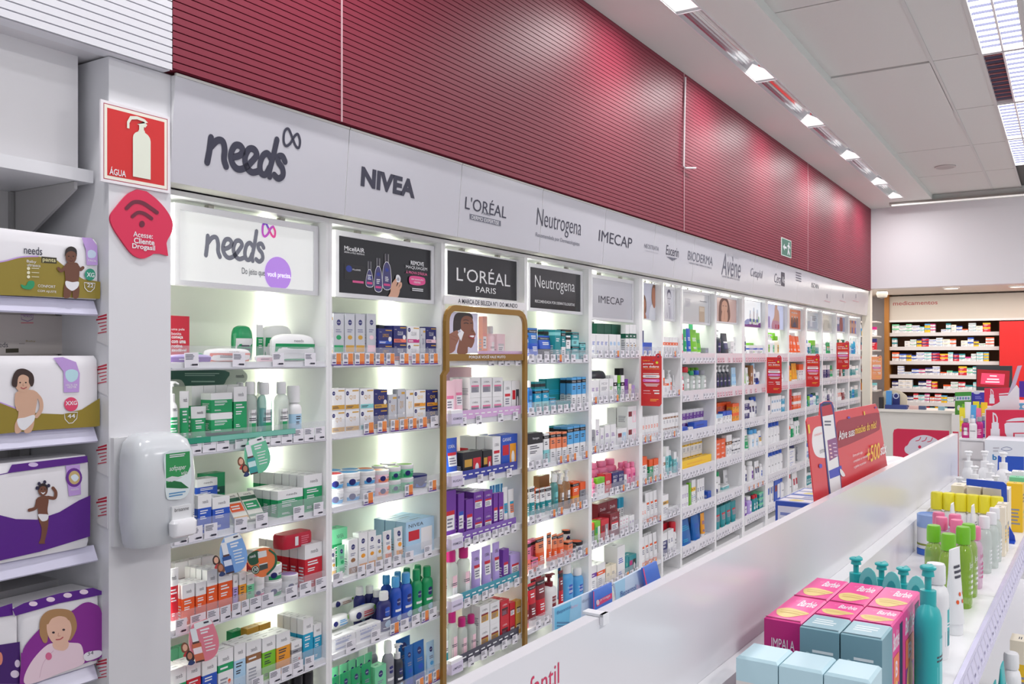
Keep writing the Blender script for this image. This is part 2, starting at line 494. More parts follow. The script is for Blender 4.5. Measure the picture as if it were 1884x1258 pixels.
Y = 2.214
o = root('wifi_sign', onY(258, 474, Y), 'crimson speech bubble wifi sign stuck on the white pillar', 'sign')
b = MB(); b.P = wallP(Y); red = M(222, 40, 84)
out = catmull([(252.5, 348), (234, 358), (214, 381), (203.5, 397), (206, 414), (222, 440), (243, 467), (260.6, 475.5), (274, 472), (283, 466.5)], False) + [(296, 467), (309.5, 470.5), (306.5, 449)] + catmull([(306.5, 447), (309, 440), (316, 427), (317.5, 408), (306, 386), (288, 366), (270, 352)], False)
b.art(out, red)
top = [onY(p, q_, Y - .0003) for p, q_ in out]
b.loft([[Vector((p.x, 2.2195, p.z)) for p in top], top], red, None, None, False); b.build('sign_plate', o)
b = MB(); b.P = wallP(Y - .001); dk = M(110, 26, 54)
b.stroke([(233, 383), (246, 372), (262, 373), (278, 383), (289, 391)], 7, dk); b.stroke([(244, 398), (254, 391), (266, 393), (279, 402)], 6.5, dk); b.ell(261.5, 412, 5, 6, dk)
px_text(b, 'Acesse:', Y - .001, 245, 281, 425, 435, WHITE, .01); px_text(b, 'Cliente', Y - .001, 246, 284, 436.5, 447, WHITE, .022); px_text(b, 'Drogasil', Y - .001, 243, 285, 447, 459, WHITE, .022)
b.build('lettering', o)
# printed notes on the recess side of the pillar
X = 1.4695
rt = M(206, 70, 90)
for k, y in enumerate((576, 668, 816, 912, 1210)):
    b = MB(); b.P = lambda px, py, l: onX(px, py, X - l)
    p = [onX(*c, X) for c in ((178, y + 6), (197.5, y - 2), (197.5, y + 60), (178, y + 50))]
    b.loft([[Vector((1.4707, q.y, q.z)) for q in p], p], M(232, 230, 232), None, M(232, 230, 232), False)
    b.art([(180, y + 6), (196.5, y + 1), (196.5, y + 5), (180, y + 9)], M(196, 40, 66)); b.art([(177, y + 11), (196.5, y + 7), (196.5, y + 11), (177, y + 14)], M(196, 40, 66))
    for j in range(4):
        b.art([(180 + 3 * (j % 3), y + 18 + 6 * j), (196, y + 15 + 6 * j), (196, y + 17 + 6 * j), (180 + 3 * (j % 3), y + 20 + 6 * j)], rt)
    tag(b.build('health_notice'), '%s red printed health notice down the side of the white pillar' % ['topmost', 'second', 'third', 'fourth', 'lowest'][k], 'notice', 'health notices on the pillar side')

# soap dispenser
dz = onY(285, 1003, 2.13).z
o = root('soap_dispenser', (1.575, 2.16, dz), 'translucent white soap dispenser with green label on the pillar', 'soap dispenser')
def rr(cx, cy, hx, hy, z, n=24, p=3.5):
    return [(cx + hx * abs(cos(t)) ** (2 / p) * (1 if cos(t) >= 0 else -1), cy + hy * abs(sin(t)) ** (2 / p) * (1 if sin(t) >= 0 else -1), z) for t in [2 * pi * k / n for k in range(n)]]
PL = M(214, 218, 222, rough=.18); hh = .305
b = MB(); b.box(-.098, .098, .046, .0598, 0, hh * .97, M(222, 222, 224, rough=.3)); b.build('back_plate', o, local=True)
b = MB()
b.loft([rr(0, -.004 + dy, hx, hy, z * hh) for z, hx, hy, dy in ((.0, .085, .045, .005), (.04, .092, .05, 0), (.25, .1, .058, 0), (.6, .1, .062, -.004), (.82, .096, .058, 0), (.93, .086, .05, .006), (.985, .066, .036, .015), (1.0, .04, .02, .025))], PL, PL, PL)
bd = b.build('cover', o, local=True)
b = MB(); b.P = lambda x, z, l: Vector((x, -.069 - l + .35 * max(0, abs(x) - .07), z)); b.sub = 4
b.blob([(-.022, .255), (.03, .258), (.062, .255), (.064, .2), (.06, .15), (.04, .125), (0, .125), (-.018, .135), (-.022, .19)], M(224, 236, 238), 3)
b.art([(-.02, .252), (.058, .253), (.06, .21), (.05, .19), (.02, .185), (0, .178), (-.019, .172)], M(44, 150, 84))
b.art([(-.019, .172), (0, .178), (.03, .17), (.056, .15), (.03, .152), (-.018, .16)], M(20, 112, 60))
b.text('softpaper', -.008, .2, .046, .218, WHITE, 0, .25); b.text('vip', .03, .186, .05, .2, WHITE, 0, .25); b.lines(-.008, .24, .045, .25, 2, WHITE); b.lines(-.01, .132, .045, .146, 2, M(90, 150, 196))
b.build('label_sticker', o, local=True)
b = MB(); b.loft([rr(.03, -.076, hx, hy, z) for z, hx, hy in ((.02, .03, .008), (.026, .038, .018), (.06, .04, .018), (.068, .034, .012))], M(236, 236, 240, rough=.25), WHITE, WHITE)
b.box(0, .062, -.07, -.062, .064, .105, M(226, 228, 230)); b.build('push_lever', o, local=True)
b = MB(); b.P = lambda x, z, l: Vector((x, -.0705 - l, z)); b.text('brisanne', .008, .09, .054, .1, M(60, 60, 66)); b.build('lettering', o, local=True)
# ================================================================ lit shelving bays along the wall
ORD = ['zeroth', 'first', 'second', 'third', 'fourth', 'fifth', 'sixth', 'seventh', 'eighth', 'ninth', 'tenth', 'eleventh', 'twelfth', 'thirteenth',
       'fourteenth', 'fifteenth', 'sixteenth', 'seventeenth', 'eighteenth', 'nineteenth', 'twentieth']
def ordi(n):
    return ORD[n] if n <= 20 else '%d%s' % (n, {1: 'st', 2: 'nd', 3: 'rd'}.get(n % 10, 'th'))
D = 2.3                                                     # front of the shelving
BAYS = {1: (1.726, 2.389), 2: (2.42, 3.09), 3: (3.117, 3.779), 4: (3.805, 4.472), 5: (4.512, 5.164), 6: (5.214, 5.522), 7: (5.55, 5.861), 8: (5.892, 6.562),
        9: (6.598, 7.221), 10: (7.293, 7.882), 11: (7.965, 8.613), 12: (8.671, 9.269), 13: (9.334, 9.991), 14: (10.041, 10.676), 15: (10.732, 11.354), 16: (11.417, 12.07)}
DROP_A = [.047, .314, .585, .858, 1.127, 1.4]
DROP_B = [.022, .287, .567, .834, 1.105, 1.375]
TH = .024
def shelf_z(bay, s):
    """height of the top of shelf s (1 = highest)"""
    return H - (DROP_A if bay <= 4 else DROP_B)[s - 1] + TH
BACK = M(232, 236, 226, rough=.5)
LED = M(250, 255, 234, emit=8)
LED2 = M(252, 255, 240, emit=14)
FILL_LED = M(252, 255, 240, emit=2.2)
ACR = M(222, 224, 232, rough=.06, alpha=.17)
TAGW = M(232, 230, 238, rough=.5)
TAGT = M(96, 98, 112, rough=.6)
def tag_mesh(kind, w, h):
    b = MB(); b.e = .0004
    b.box(-w / 2, w / 2, -.0006, 0, 0, h, TAGW)
    b.P = lambda x, z, l: Vector((-w / 2 + x * w, -.0006 - l, z * h))
    if kind == 'offer':
        b.rect(.5, .06, .97, .97, M(232, 140, 70)); b.rect(.5, .06, .97, .3, M(206, 96, 44)); b.rect(0, 0, 1, .09, M(92, 60, 150))
        b.lines(.08, .5, .45, .9, 4, TAGT); b.rect(.08, .18, .4, .28, M(70, 60, 120))
    elif kind == 'pink':
        b.rect(0, 0, 1, 1, M(238, 206, 214)); b.lines(.1, .5, .9, .88, 3, M(190, 120, 140)); b.rect(.3, .14, .9, .3, M(150, 60, 90))
    else:
        b.lines(.08, .52, .7, .92, 4, TAGT); b.rect(.5, .12, .92, .24, M(40, 40, 56)); b.rect(.42, .14, .47, .2, M(40, 40, 56))
    return b.build('price_tag', mesh=True, local=True)
TAGS = {}
def put_tag(parent, kind, x, y, z, w, h):
    k = (kind, round(w, 3), round(h, 3))
    if k not in TAGS:
        TAGS[k] = tag_mesh(*k)
    o = bpy.data.objects.new('price_tag', TAGS[k])
    p = parent.parent.location
    o.parent = parent
    o.location = (x - p.x, y - p.y, z - p.z)
    o.rotation_euler = (0, random.uniform(-.03, .03), 0)
    COL.objects.link(o)
TAGPX = {(1, 1): [(339, 365), (427, 450), (501, 522), (560, 580)], (1, 2): [(318, 346), (347, 370), (372, 397), (398, 421), (432, 454), (458, 478), (480, 496), (497, 516), (517, 537), (539, 558), (559, 577), (579, 597)],
         (1, 3): [(320, 344), (347, 372), (375, 399), (431, 454), (470, 492), (539, 559), (576, 594)], (1, 4): [(322, 343), (350, 378), (380, 403), (405, 424), (426, 442), (444, 458), (459, 480), (481, 503), (525, 546), (551, 572), (580, 600)],
         (1, 5): [(463, 484), (495, 516), (517, 537), (538, 557), (560, 577)],
         (2, 1): [(609, 627), (630, 649), (652, 670), (671, 687), (690, 706), (710, 725), (735, 751), (757, 771), (773, 788), (790, 805)],
         (2, 2): [(669, 687), (694, 711), (718, 733), (735, 750), (752, 766), (770, 785), (792, 806)], (2, 3): [(668, 686), (744, 759), (788, 802)],
         (2, 4): [(612, 630), (657, 671), (673, 688), (690, 704), (706, 719), (723, 737), (745, 760), (780, 794)],
         (2, 5): [(636, 654), (682, 698), (717, 733), (736, 751), (757, 772), (775, 788), (789, 803)], (2, 6): [(765, 779), (781, 794), (796, 808)]}
def bay(i):
    x0, x1 = BAYS[i]
    pl = (BAYS[i - 1][1] + x0) / 2 if i > 1 else 1.69
    pr = (x1 + BAYS[i + 1][0]) / 2 if i < 16 else 12.1
    names = {6: 'narrow', 7: 'narrow'}
    o = root('shelving_unit', ((x0 + x1) / 2, 2.45, 0), '%s white %slit shelving bay from the pillar, stocked with %s' % (ordi(i), 'narrow ' if i in names else '', {1: 'green, blue and red cartons', 2: 'white and blue skincare', 3: 'cosmetics behind a gold frame', 4: 'light blue and orange skincare', 5: 'white cartons and pink bottles', 6: 'orange and white cartons', 7: 'white and brown cartons'}.get(i, 'small skincare packs')), 'shelving unit', 'lit white shelving bays along the wall')
    z1 = 2.1
    b = MB(); b.box(pl + .0005, x0, D, 2.615, 0, z1, BOARD); b.build('side_panel', o)
    b = MB(); b.box(x1, pr - .0005, D, 2.615, 0, z1, BOARD); b.build('side_panel', o)
    b = MB(); b.box(x0, x1, 2.6, 2.615, .12, z1 - .016, BACK); b.build('back_panel', o)
    b = MB(); b.box(x0, x1, D, 2.6, z1 - .016, z1, BOARD); b.build('top_panel', o)
    b = MB(); b.box(x0, x1, D + .02, 2.6, 0, .12, BOARD); b.build('plinth', o)
    b = MB()
    if i <= 5:
        b.box(x1 - .04, x1 - .006, 2.585, 2.5995, .13, z1 - .02, LED)
    else:
        b.box(x0 + .02, x1 - .02, D + .09, D + .15, z1 - .024, z1 - .0165, LED2)
    b.build('led_and_fill_strip', o)
    b = MB(); b.box(x0, x0 + .004, D + .02, D + .04, .13, z1 - .02, LED2 if i <= 5 else FILL_LED); b.build('led_and_fill_strip', o)  # added glowing strip, hidden on the left panel, evens out the bay light
    low = i >= 8
    for s in range(1, 7):
        zt = shelf_z(i, s)
        b = MB(); b.box(x0, x1, D + .004, 2.6 if i > 5 else 2.584, zt - TH, zt, BOARD)
        if i == 3 and s == 1:
            pass
        b.build('shelf', o)
        if i == 3:
            continue
        rail = MB()
        ph = .05 if i <= 5 else .045
        if low:
            rail.box(x0 + .004, x1 - .004, D - .003, D + .003, zt - TH - .042, zt + .012, M(226, 224, 230, rough=.2))
        else:
            rail.box(x0 + .003, x1 - .003, D + .0005, D + .003, zt - TH + .006, zt + .052, ACR)
            rail.box(x0 + .003, x1 - .003, D - .006, D + .0035, zt - TH + .004, zt - TH + .0075, M(214, 214, 222, rough=.2))
        r = rail.build('price_rail', o)
        if (i, s) in TAGPX:
            for a, c in TAGPX[i, s]:
                xa, xb = onY(a, 700, D).x, onY(c, 700, D).x
                put_tag(r, 'offer' if i == 2 and (s in (1, 2, 3) or (s == 5 and a in (717, 775)) or s == 6) and a != 792 else 'plain', (xa + xb) / 2, D - .0015, zt - TH + .0085, min(xb - xa, .058), .046)
        else:
            n = max(3, int((x1 - x0) / (.07 if not low else .062)))
            for j in range(n):
                if random.random() < .12:
                    continue
                xx = x0 + (x1 - x0) * (j + .5 + random.uniform(-.12, .12)) / n
                if low:
                    put_tag(r, 'pink' if (i in (9, 10, 11, 12) and s <= 2) else ('offer' if i == 10 and s == 5 and j % 2 else 'plain'), xx, D - .0042, zt - TH - .036, .05, .04)
                else:
                    put_tag(r, 'offer' if random.random() < (.5 if i == 6 else .15) else 'plain', xx, D - .0015, zt - TH + .0085, .05 if i < 6 else .045, .042)
    return o
for i in BAYS:
    bay(i)

# ---------------------------------------------------------------- header signs over the bays
INK = M(52, 52, 72, rough=.5)
INK2 = M(108, 110, 124, rough=.5)
def tilted(px, py, l):                                      # the header panels lean out a little at the top
    n = Vector((0, -1, -.08)).normalized()
    p0 = Vector((0, 2.2, 2.411))
    r = ray(px, py)
    t = (p0 - CAM).dot(n) / r.dot(n)
    return CAM + r * t + n * l
TX = [1.69, 2.405, 3.104, 3.792, 4.492, 5.19, 5.536, 5.877, 6.58, 7.257, 7.924, 8.642, 9.302, 10.016, 10.704, 11.386, 12.1]
HN = ['with the dark handwritten word over the green bay', 'with bold black capitals over the blue skincare bay', 'with thin capitals above the gold framed bay', 'with dark serif style lettering over the fourth bay',
      'with thin black capitals over the fifth bay', 'narrow, with small grey capitals over the sixth bay', 'narrow, with a grey triangle under the word', 'with grey capitals over a small line of print', 'with tall grey word and accent',
      'with thin grey word ending in l', 'with grey word ending in a dark square', 'with four short grey lines', 'with short dark capitals, thirteenth from pillar', 'nearly blank, fourteenth from pillar', 'nearly blank with faint emblem, fifteenth from pillar', 'nearly blank with faint pink lines, last before the column']
def hsign(i):
    x0, x1 = TX[i - 1] + .002, TX[i] - .002
    if i == 1:
        x0 = 1.669
    o = root('header_sign', ((x0 + x1) / 2, 2.22, 2.1), 'white header sign ' + HN[i - 1], 'sign', 'white header signs above the bays')
    yt, yb, z0, z1 = 2.2, 2.2245, 2.105, 2.4115
    b = MB()
    F = M(205, 204, 212, rough=.16)
    b.add([(x0, yb, z0), (x1, yb, z0), (x1, yt, z1), (x0, yt, z1), (x0, 2.2995 if z0 > 2.1 else 0, z0), (x1, 2.2995, z0), (x1, 2.24, z1), (x0, 2.24, z1)],
          [(0, 1, 2, 3), (4, 0, 3, 7), (1, 5, 6, 2), (5, 4, 7, 6), (3, 2, 6, 7), (0, 4, 5, 1)], [F, BOARD, BOARD, BOARD, BOARD, M(214, 212, 202)])
    b.build('sign_panel', o)
    b = MB(); b.box(x0, x1, yt - .004, yt + .004, z1 - .001, z1 + .006, M(222, 220, 214, rough=.3)); b.build('top_trim', o)
    b = MB()
    tp = lambda x, z, l: Vector((x, 2.2 + (2.4115 - z) * .08 - .0012 - l, z))
    def tx(st, xl, xr, t, bt, mat, bold=0, sh=0):
        a, c, u = tilted(xl, bt, 0), tilted(xr, bt, 0), tilted(xl, t, 0)
        b.P = tp
        b.text(st, a.x, a.z, c.x, u.z, mat, bold, sh)
    def pxp():
        b.P = lambda px, py, l: tilted(px, py, .0012 + l)
    if i == 1:
        a, c, u = tilted(381, 297, 0), tilted(524, 297, 0), tilted(381, 250, 0)
        k0, k1, k2 = tilted(521, 266, 0), tilted(551, 268, 0), tilted(521, 237, 0)
        b.P = tp
        needs_logo(b, a.x, a.z, c.x - a.x, (u.z - a.z) / .62, INK, .07, (k0.x, k0.z - .002, k1.x - k0.x, (k2.z - k0.z) * 1.12, INK))
    elif i == 2:
        tx('NIVEA', 663, 764, 305, 342, INK, .05)
    elif i == 3:
        tx("L'ORÉAL", 855, 932, 355, 384, INK); tx('PARIS', 886, 902, 389, 394, INK2); pxp()
        b.art([(864, 393), (921, 406.5), (921, 416), (864, 403)], INK2); tx('DERMO EXPERTISE', 867, 918, 395.5, 402.5, WHITE)
    elif i == 4:
        tx('Neutrogena', 986, 1069, 381, 424, INK, -.008); tx('Recomendada por Dermatologistas', 985, 1067, 427, 437, INK2)
    elif i == 5:
        tx('IMECAP', 1101, 1163, 422, 443, INK)
    elif i == 6:
        tx('NEOSTRATA', 1185, 1212, 447.5, 455.5, INK2); tx('aesthetic dermatology', 1186, 1211, 459, 461.5, M(170, 170, 180))
    elif i == 7:
        tx('Eucerin', 1225, 1248.5, 450, 468, INK); pxp(); b.art([(1226, 471.5), (1246, 475.5), (1237, 479.5)], INK2)
    elif i == 8:
        tx('BIODERMA', 1265, 1311.5, 460.5, 477.5, INK2); tx('LABORATOIRE DERMATOLOGIQUE', 1267, 1310, 481.5, 485, INK2)
    elif i == 9:
        tx('Avène', 1327, 1362, 464, 505, INK2); tx('EAU THERMALE', 1337, 1361, 466, 471, M(190, 190, 198)); tx('LABORATOIRE DERMATOLOGIQUE', 1328, 1361, 506, 510, INK2)
    elif i == 10:
        tx('Cetaphil', 1380, 1402, 492, 512, INK2)
    elif i == 11:
        tx('CeraVe', 1424, 1443, 502, 519, INK2); pxp(); b.art([(1437, 500), (1443.5, 502), (1443.5, 527), (1437, 525)], M(70, 72, 86)); tx('Ve', 1438, 1443, 508, 520, WHITE); tx('DEVELOPED WITH', 1425, 1436, 522, 524, INK2)
    elif i == 12:
        pxp()
        for j in range(4):
            b.art([(1464, 500 + 4.6 * j), (1474, 503 + 4.6 * j), (1474, 505 + 4.6 * j), (1464, 502 + 4.6 * j)], INK2)
    elif i == 13:
        tx('ISDIN', 1492.5, 1506, 519.5, 528, INK)
    else:
        pxp(); a = {14: 1521, 15: 1550, 16: 1574}[i]
        b.art([(a, 541), (a + 1.2, 541), (a + 1.2, 549), (a, 548)], INK2); b.art([(a - 5, 552), (a + 6, 555), (a + 6, 556.3), (a - 5, 553.3)], M(200, 160, 172))
    b.build('lettering', o)
for i in range(1, 17):
    hsign(i)

# ---------------------------------------------------------------- framed posters hanging at the top of the bays
LY = 2.335
SKIN = M(226, 176, 150, rough=.5); SKD = M(132, 82, 62, rough=.5); SKM = M(188, 126, 98, rough=.5); HAIR = M(44, 34, 34); HAIRB = M(122, 84, 58)
DARK = M(44, 43, 48, rough=.12)
BOX = {1: (321.5, 585.5, 370, 523), 2: (617, 801, 421.5, 545), 3: (822, 955, 456, 543), 4: (972, 1076.5, 480.5, 571), 5: (1087.5, 1170, 503.4, 588), 6: (1184, 1211, 518, 587), 7: (1221.5, 1249.5, 523, 590),
       8: (1255.6, 1311, 526, 594.5), 9: (1317.5, 1363.6, 535.6, 594), 10: (1368, 1406, 545.6, 601), 11: (1412.5, 1447.5, 555.7, 605), 12: (1452, 1479, 559, 607), 13: (1484.6, 1509, 560, 609), 14: (1512.4, 1534, 569, 611), 15: (1536.5, 1557.5, 573, 611), 16: (1560.5, 1589, 577, 617)}
PN = {1: 'bright white backlit poster with grey handwritten word and purple circle', 2: 'charcoal poster with three purple bottles, a hand and pink text', 3: 'charcoal poster with large white capitals over the gold frame', 4: 'charcoal poster with white word, white frame, above blue tubes',
      5: 'silver white poster with thin black capitals inside the bay', 6: 'narrow poster of two people in white clothing', 7: 'narrow black and white poster of a face resting on a hand', 8: 'glossy pale grey poster with a beige bottle', 9: 'pinkish poster of a long haired woman with joined hands',
      10: 'white poster with three bottles above purple and green swirls', 11: 'pale blue poster of a bare shoulder with pink products', 12: 'orange poster with brown bottles', 13: 'pale blue grey poster, thirteenth bay', 14: 'cream white poster, fourteenth bay', 15: 'poster with purple and red figures, fifteenth bay', 16: 'white framed poster with five multicoloured strips'}
def poster(i):
    xl, xr, yt, yb = BOX[i]
    x0, x1, z0, z1 = px_quad(LY, xl, xr, yt, yb)
    x0, x1, z1 = max(x0, BAYS[i][0] + .006), min(x1, BAYS[i][1] - .004), min(z1, 2.07)
    o = root('lightbox_poster', ((x0 + x1) / 2, LY + .02, z0), PN[i] + ('' if i not in (6, 7, 12) else ', hung at bay top'), 'poster', 'framed posters at the top of the bays')
    b = MB()
    t = .02 if i not in (3, 6, 10, 11) else .006
    fm = M(232, 232, 236, rough=.3)
    for a in ((x0, x1, z1 - t, z1), (x0, x1, z0, z0 + t * .8), (x0, x0 + t, z0 + t * .8, z1 - t), (x1 - t, x1, z0 + t * .8, z1 - t)):
        b.box(a[0], a[1], LY, LY + .04, a[2], a[3], fm)
    b.box(x0 + t, x1 - t, LY + .03, LY + .04, z0 + t * .8, z1 - t, fm); b.build('frame', o)
    if i <= 9:
        for f in (.22, .72):
            b = MB()
            xx = x0 + (x1 - x0) * f
            b.box(xx, xx + .022, LY + .012, LY + .03, z1, 2.082, M(206, 204, 190))
            b.build('hanger', o)
    b = MB()
    lit = {1: .21, 10: .35, 11: .25}.get(i, 0)
    col = {1: (246, 248, 246), 2: (44, 43, 48), 3: (52, 51, 55), 4: (52, 51, 55), 5: (208, 208, 216), 6: (206, 208, 226), 7: (232, 232, 240), 8: (214, 216, 220), 9: (220, 184, 176), 10: (238, 242, 246), 11: (200, 206, 236), 12: (228, 116, 58), 13: (200, 212, 222), 14: (226, 228, 218), 15: (150, 160, 200), 16: (228, 226, 226)}[i]
    px0, px1, pz0, pz1 = x0 + t, x1 - t, z0 + t * .8, z1 - t
    w, h = px1 - px0, pz1 - pz0
    b.box(px0, px1, LY + .006, LY + .0299, pz0, pz1, M(col, rough=.12 if i not in (1,) else .4, emit=lit))
    b.build('poster_panel', o)
    b = MB()
    b.P = lambda x, z, l: Vector((px0 + x * w, LY + .0055 - l, pz0 + z * h))
    E_ = .5 if i == 1 else 0
    ks = w / h
    if i == 1:
        g = M(112, 114, 126, emit=.25)
        b2 = MB(); b2.P = rawP(LY + .0055)
        a, c, u = onY(381, 468, LY), onY(487, 468, LY), onY(381, 432, LY)
        needs_logo(b2, a.x, a.z, c.x - a.x, (u.z - a.z) / .62, g, .064)
        k0, k1, k2 = onY(485, 434, LY), onY(508, 436, LY), onY(485, 410, LY)
        wk, hk = k1.x - k0.x, k2.z - k0.z
        pts = [(k0.x + x * wk, k0.z + z * hk) for x, z in KNOT]
        b2.stroke(pts[:4], .0085, M(124, 70, 190, emit=.3)); b2.stroke(pts[3:8], .0085, M(226, 70, 150, emit=.3)); b2.stroke(pts[7:] + pts[:2], .0085, M(190, 80, 190, emit=.3))
        px_text(b2, 'Do jeito que', LY + .005, 445, 487, 492, 507, M(90, 92, 104))
        c, r = onY(513.5, 504, LY), onY(537, 504, LY)
        rr_ = r.x - c.x
        pur = M(182, 136, 226, emit=.35)
        b2.art([(c.x + rr_ * 1.02 * cos(t_), max(c.z + rr_ * sin(t_), pz0 + .001)) for t_ in [2 * pi * k / 32 for k in range(32)]], pur)
        px_text(b2, 'você precisa.', LY + .004, 491.5, 535, 499, 511, M(255, 255, 255, emit=.4), .02)
        b = b2
    elif i == 2:
        wt = M(240, 240, 244)
        b.text('MicellAIR', .06, .76, .26, .84, wt, .012); b.text('DEIXA A PELE RESPIRAR', .06, .715, .26, .745, wt)
        b.art([(.06, .25), (.27, .25), (.27, .51), (.06, .53)], M(30, 30, 36)); b.ell(.105, .44, .03, .06, M(40, 60, 150)); b.text('MicellAIR', .14, .42, .22, .45, wt); b.rect(.14, .2, .25, .24, M(226, 90, 150))
        for cx, hh_, bw in ((.31, .62, .035), (.4, .7, .038), (.49, .8, .044)):
            zb = .16 if cx != .4 else .1
            b.rect(cx - bw * .45, zb, cx + bw * .45, hh_ + .0, wt); b.rect(cx - bw * .38, zb + .005, cx + bw * .38, hh_ + .005, M(48, 46, 60))
            b.blob([(cx - bw, zb), (cx + bw, zb), (cx + bw, hh_ - .3), (cx + bw * .4, hh_ - .16), (cx - bw * .4, hh_ - .16), (cx - bw, hh_ - .3)], wt); b.blob([(cx - bw * .9, zb + .01), (cx + bw * .9, zb + .01), (cx + bw * .9, hh_ - .3), (cx + bw * .35, hh_ - .17), (cx - bw * .35, hh_ - .17), (cx - bw * .9, hh_ - .3)], M(70, 66, 120))
            b.ell(cx, hh_ - .3, .018, .035, M(40, 60, 160)); b.rect(cx - bw * .8, zb + .04, cx + bw * .8, zb + .08, M(226, 70, 140)); b.lines(cx - .02, zb + .12, cx + .02, zb + .22, 3, wt)
        b.blob([(.51, -.0), (.52, .06), (.535, .13), (.55, .19), (.6, .21), (.63, .16), (.625, .08), (.6, .0)], SKIN)
        for f_ in ([(.555, .17), (.57, .27), (.59, .34)], [(.575, .18), (.592, .28), (.607, .345)], [(.6, .18), (.622, .26), (.63, .32)], [(.62, .16), (.642, .22), (.645, .27)]): b.stroke(f_, .02, SKIN, asp=1 / ks)
        b.blob([(.585, .33), (.592, .42), (.62, .43), (.64, .37), (.63, .3), (.605, .29)], wt); b.ell(.612, .35, .013, .035, M(170, 172, 186)); b.stroke([(.535, .12), (.55, .24), (.585, .33)], .018, SKIN, asp=1 / ks)
        b.text('REMOVE', .755, .66, .91, .74, wt, .02); b.text('MAQUIAGEM', .7, .57, .95, .64, wt, .0); b.text("À PROVA D'ÁGUA", .7, .48, .95, .545, M(240, 110, 160), .015)
        b.blob([(.74, .3), (.74, .42), (.8, .45), (.9, .44), (.925, .4), (.92, .31), (.85, .27), (.78, .27)], M(236, 80, 150)); b.text('SEM SENSAÇÃO', .76, .365, .905, .4, wt, .02); b.text('OLEOSA', .79, .31, .87, .345, wt, .02); b.lines(.77, .15, .9, .22, 2, wt, 0)
    elif i == 3:
        wt = M(236, 236, 238)
        b.text("L'ORÉAL", .13, .34, .9, .72, wt); b.text('PARIS', .39, .12, .68, .26, wt, .005)
    elif i == 4:
        wt = M(236, 236, 238)
        b.text('Neutrogena', .1, .42, .88, .82, wt, -.006); b.text('RECOMENDADA POR DERMATOLOGISTAS', .1, .14, .88, .21, wt, .01)
    elif i == 5:
        b.text('IMECAP', .16, .38, .78, .57, M(60, 60, 74))
    elif i == 6:
        b.blob([(.55, .3), (.8, .45), (1.0, .4), (1.0, 0), (.5, 0)], M(226, 228, 236)); b.blob([(.7, .55), (.72, .85), (.85, 1), (1, 1), (1, .4), (.85, .35)], HAIRB); b.blob([(.74, .6), (.76, .86), (.92, .92), (1, .8), (1, .4), (.86, .34)], SKM)
        b.blob([(0, .4), (.0, .66), (.14, .64), (.24, .5), (.24, .2), (0, .1)], HAIRB); b.blob([(0, .35), (.02, .55), (.14, .52), (.2, .38), (.12, .22), (.25, .05), (.2, 0), (0, 0)], SKM)
    elif i == 7:
        b.blob([(.3, .75), (.34, .93), (.5, 1), (.66, .93), (.72, .74), (.6, .8), (.5, .86), (.4, .8)], M(104, 100, 122)); b.blob([(.31, .7), (.36, .84), (.5, .9), (.66, .82), (.7, .62), (.6, .44), (.48, .4), (.37, .5)], M(226, 224, 232))
        b.stroke([(.37, .69), (.44, .69)], .025, M(90, 86, 104)); b.stroke([(.55, .69), (.64, .69)], .025, M(90, 86, 104)); b.stroke([(.5, .66), (.49, .58), (.52, .57)], .014, M(150, 146, 160)); b.stroke([(.44, .51), (.5, .5), (.57, .51)], .025, M(110, 100, 116))
        b.blob([(.5, .4), (.62, .46), (.72, .3), (.8, .1), (.86, 0), (.55, 0), (.52, .2)], M(206, 204, 216)); b.stroke([(.56, .4), (.62, .2), (.6, .05)], .02, M(140, 136, 154)); b.stroke([(.3, .2), (.36, .06)], .03, M(170, 168, 184))
    elif i == 8:
        b.rect(.62, .03, .84, .58, M(206, 184, 160)); b.rect(.64, .4, .82, .55, M(226, 210, 190)); b.text('Sensibio', .65, .74, .95, .79, INK2); b.lines(.08, .5, .3, .8, 5, M(190, 190, 200))
    elif i == 9:
        b.blob([(.12, .1), (.16, .8), (.32, 1), (.55, .98), (.66, .6), (.68, .2), (.55, 0), (.2, 0)], M(120, 84, 72)); b.blob([(.25, .5), (.28, .8), (.4, .92), (.53, .82), (.55, .55), (.46, .36), (.34, .36)], SKIN)
        b.stroke([(.31, .68), (.36, .68)], .02, HAIR); b.stroke([(.44, .68), (.5, .68)], .02, HAIR); b.stroke([(.36, .48), (.41, .47), (.46, .48)], .02, M(180, 90, 90)); b.blob([(.25, .0), (.27, .4), (.37, .52), (.42, .5), (.55, .4), (.53, 0)], SKIN); b.stroke([(.4, .46), (.39, .1)], .012, SKM)
    elif i == 10:
        b.art([(0, 0), (1, 0), (1, .2), (.7, .1), (.45, .16), (.2, .08), (0, .12)], M(124, 40, 140)); b.blob([(.2, .12), (.4, .3), (.75, .3), (.9, .45), (.92, .2), (.6, .14)], M(180, 214, 170)); b.blob([(0, .1), (.25, .3), (.5, .2), (.3, .1)], M(160, 170, 220))
        for x, hh_ in ((.4, .5), (.6, .62), (.8, .56)):
            b.rect(x - .06, .1, x + .06, hh_, WHITE); b.rect(x - .04, hh_, x + .04, hh_ + .14, M(226, 236, 246)); b.rect(x - .05, .2, x + .05, .32, M(70, 100, 180))
    elif i == 11:
        b.blob([(.42, .5), (.46, .85), (.5, 1), (.62, 1), (.62, .86), (.72, .75), (.76, .4), (.72, 0), (.3, 0), (.3, .3)], M(216, 172, 152)); b.blob([(.3, 0), (.3, .3), (.5, .36), (.74, .3), (.74, 0)], M(206, 150, 170)); b.rect(.48, .02, .58, .2, M(186, 60, 110)); b.rect(.64, .02, .74, .2, M(196, 40, 60)); b.rect(.06, .05, .16, .5, M(170, 150, 210))
    elif i == 12:
        b.text('MINESOL', .2, .8, .75, .87, WHITE, .02)
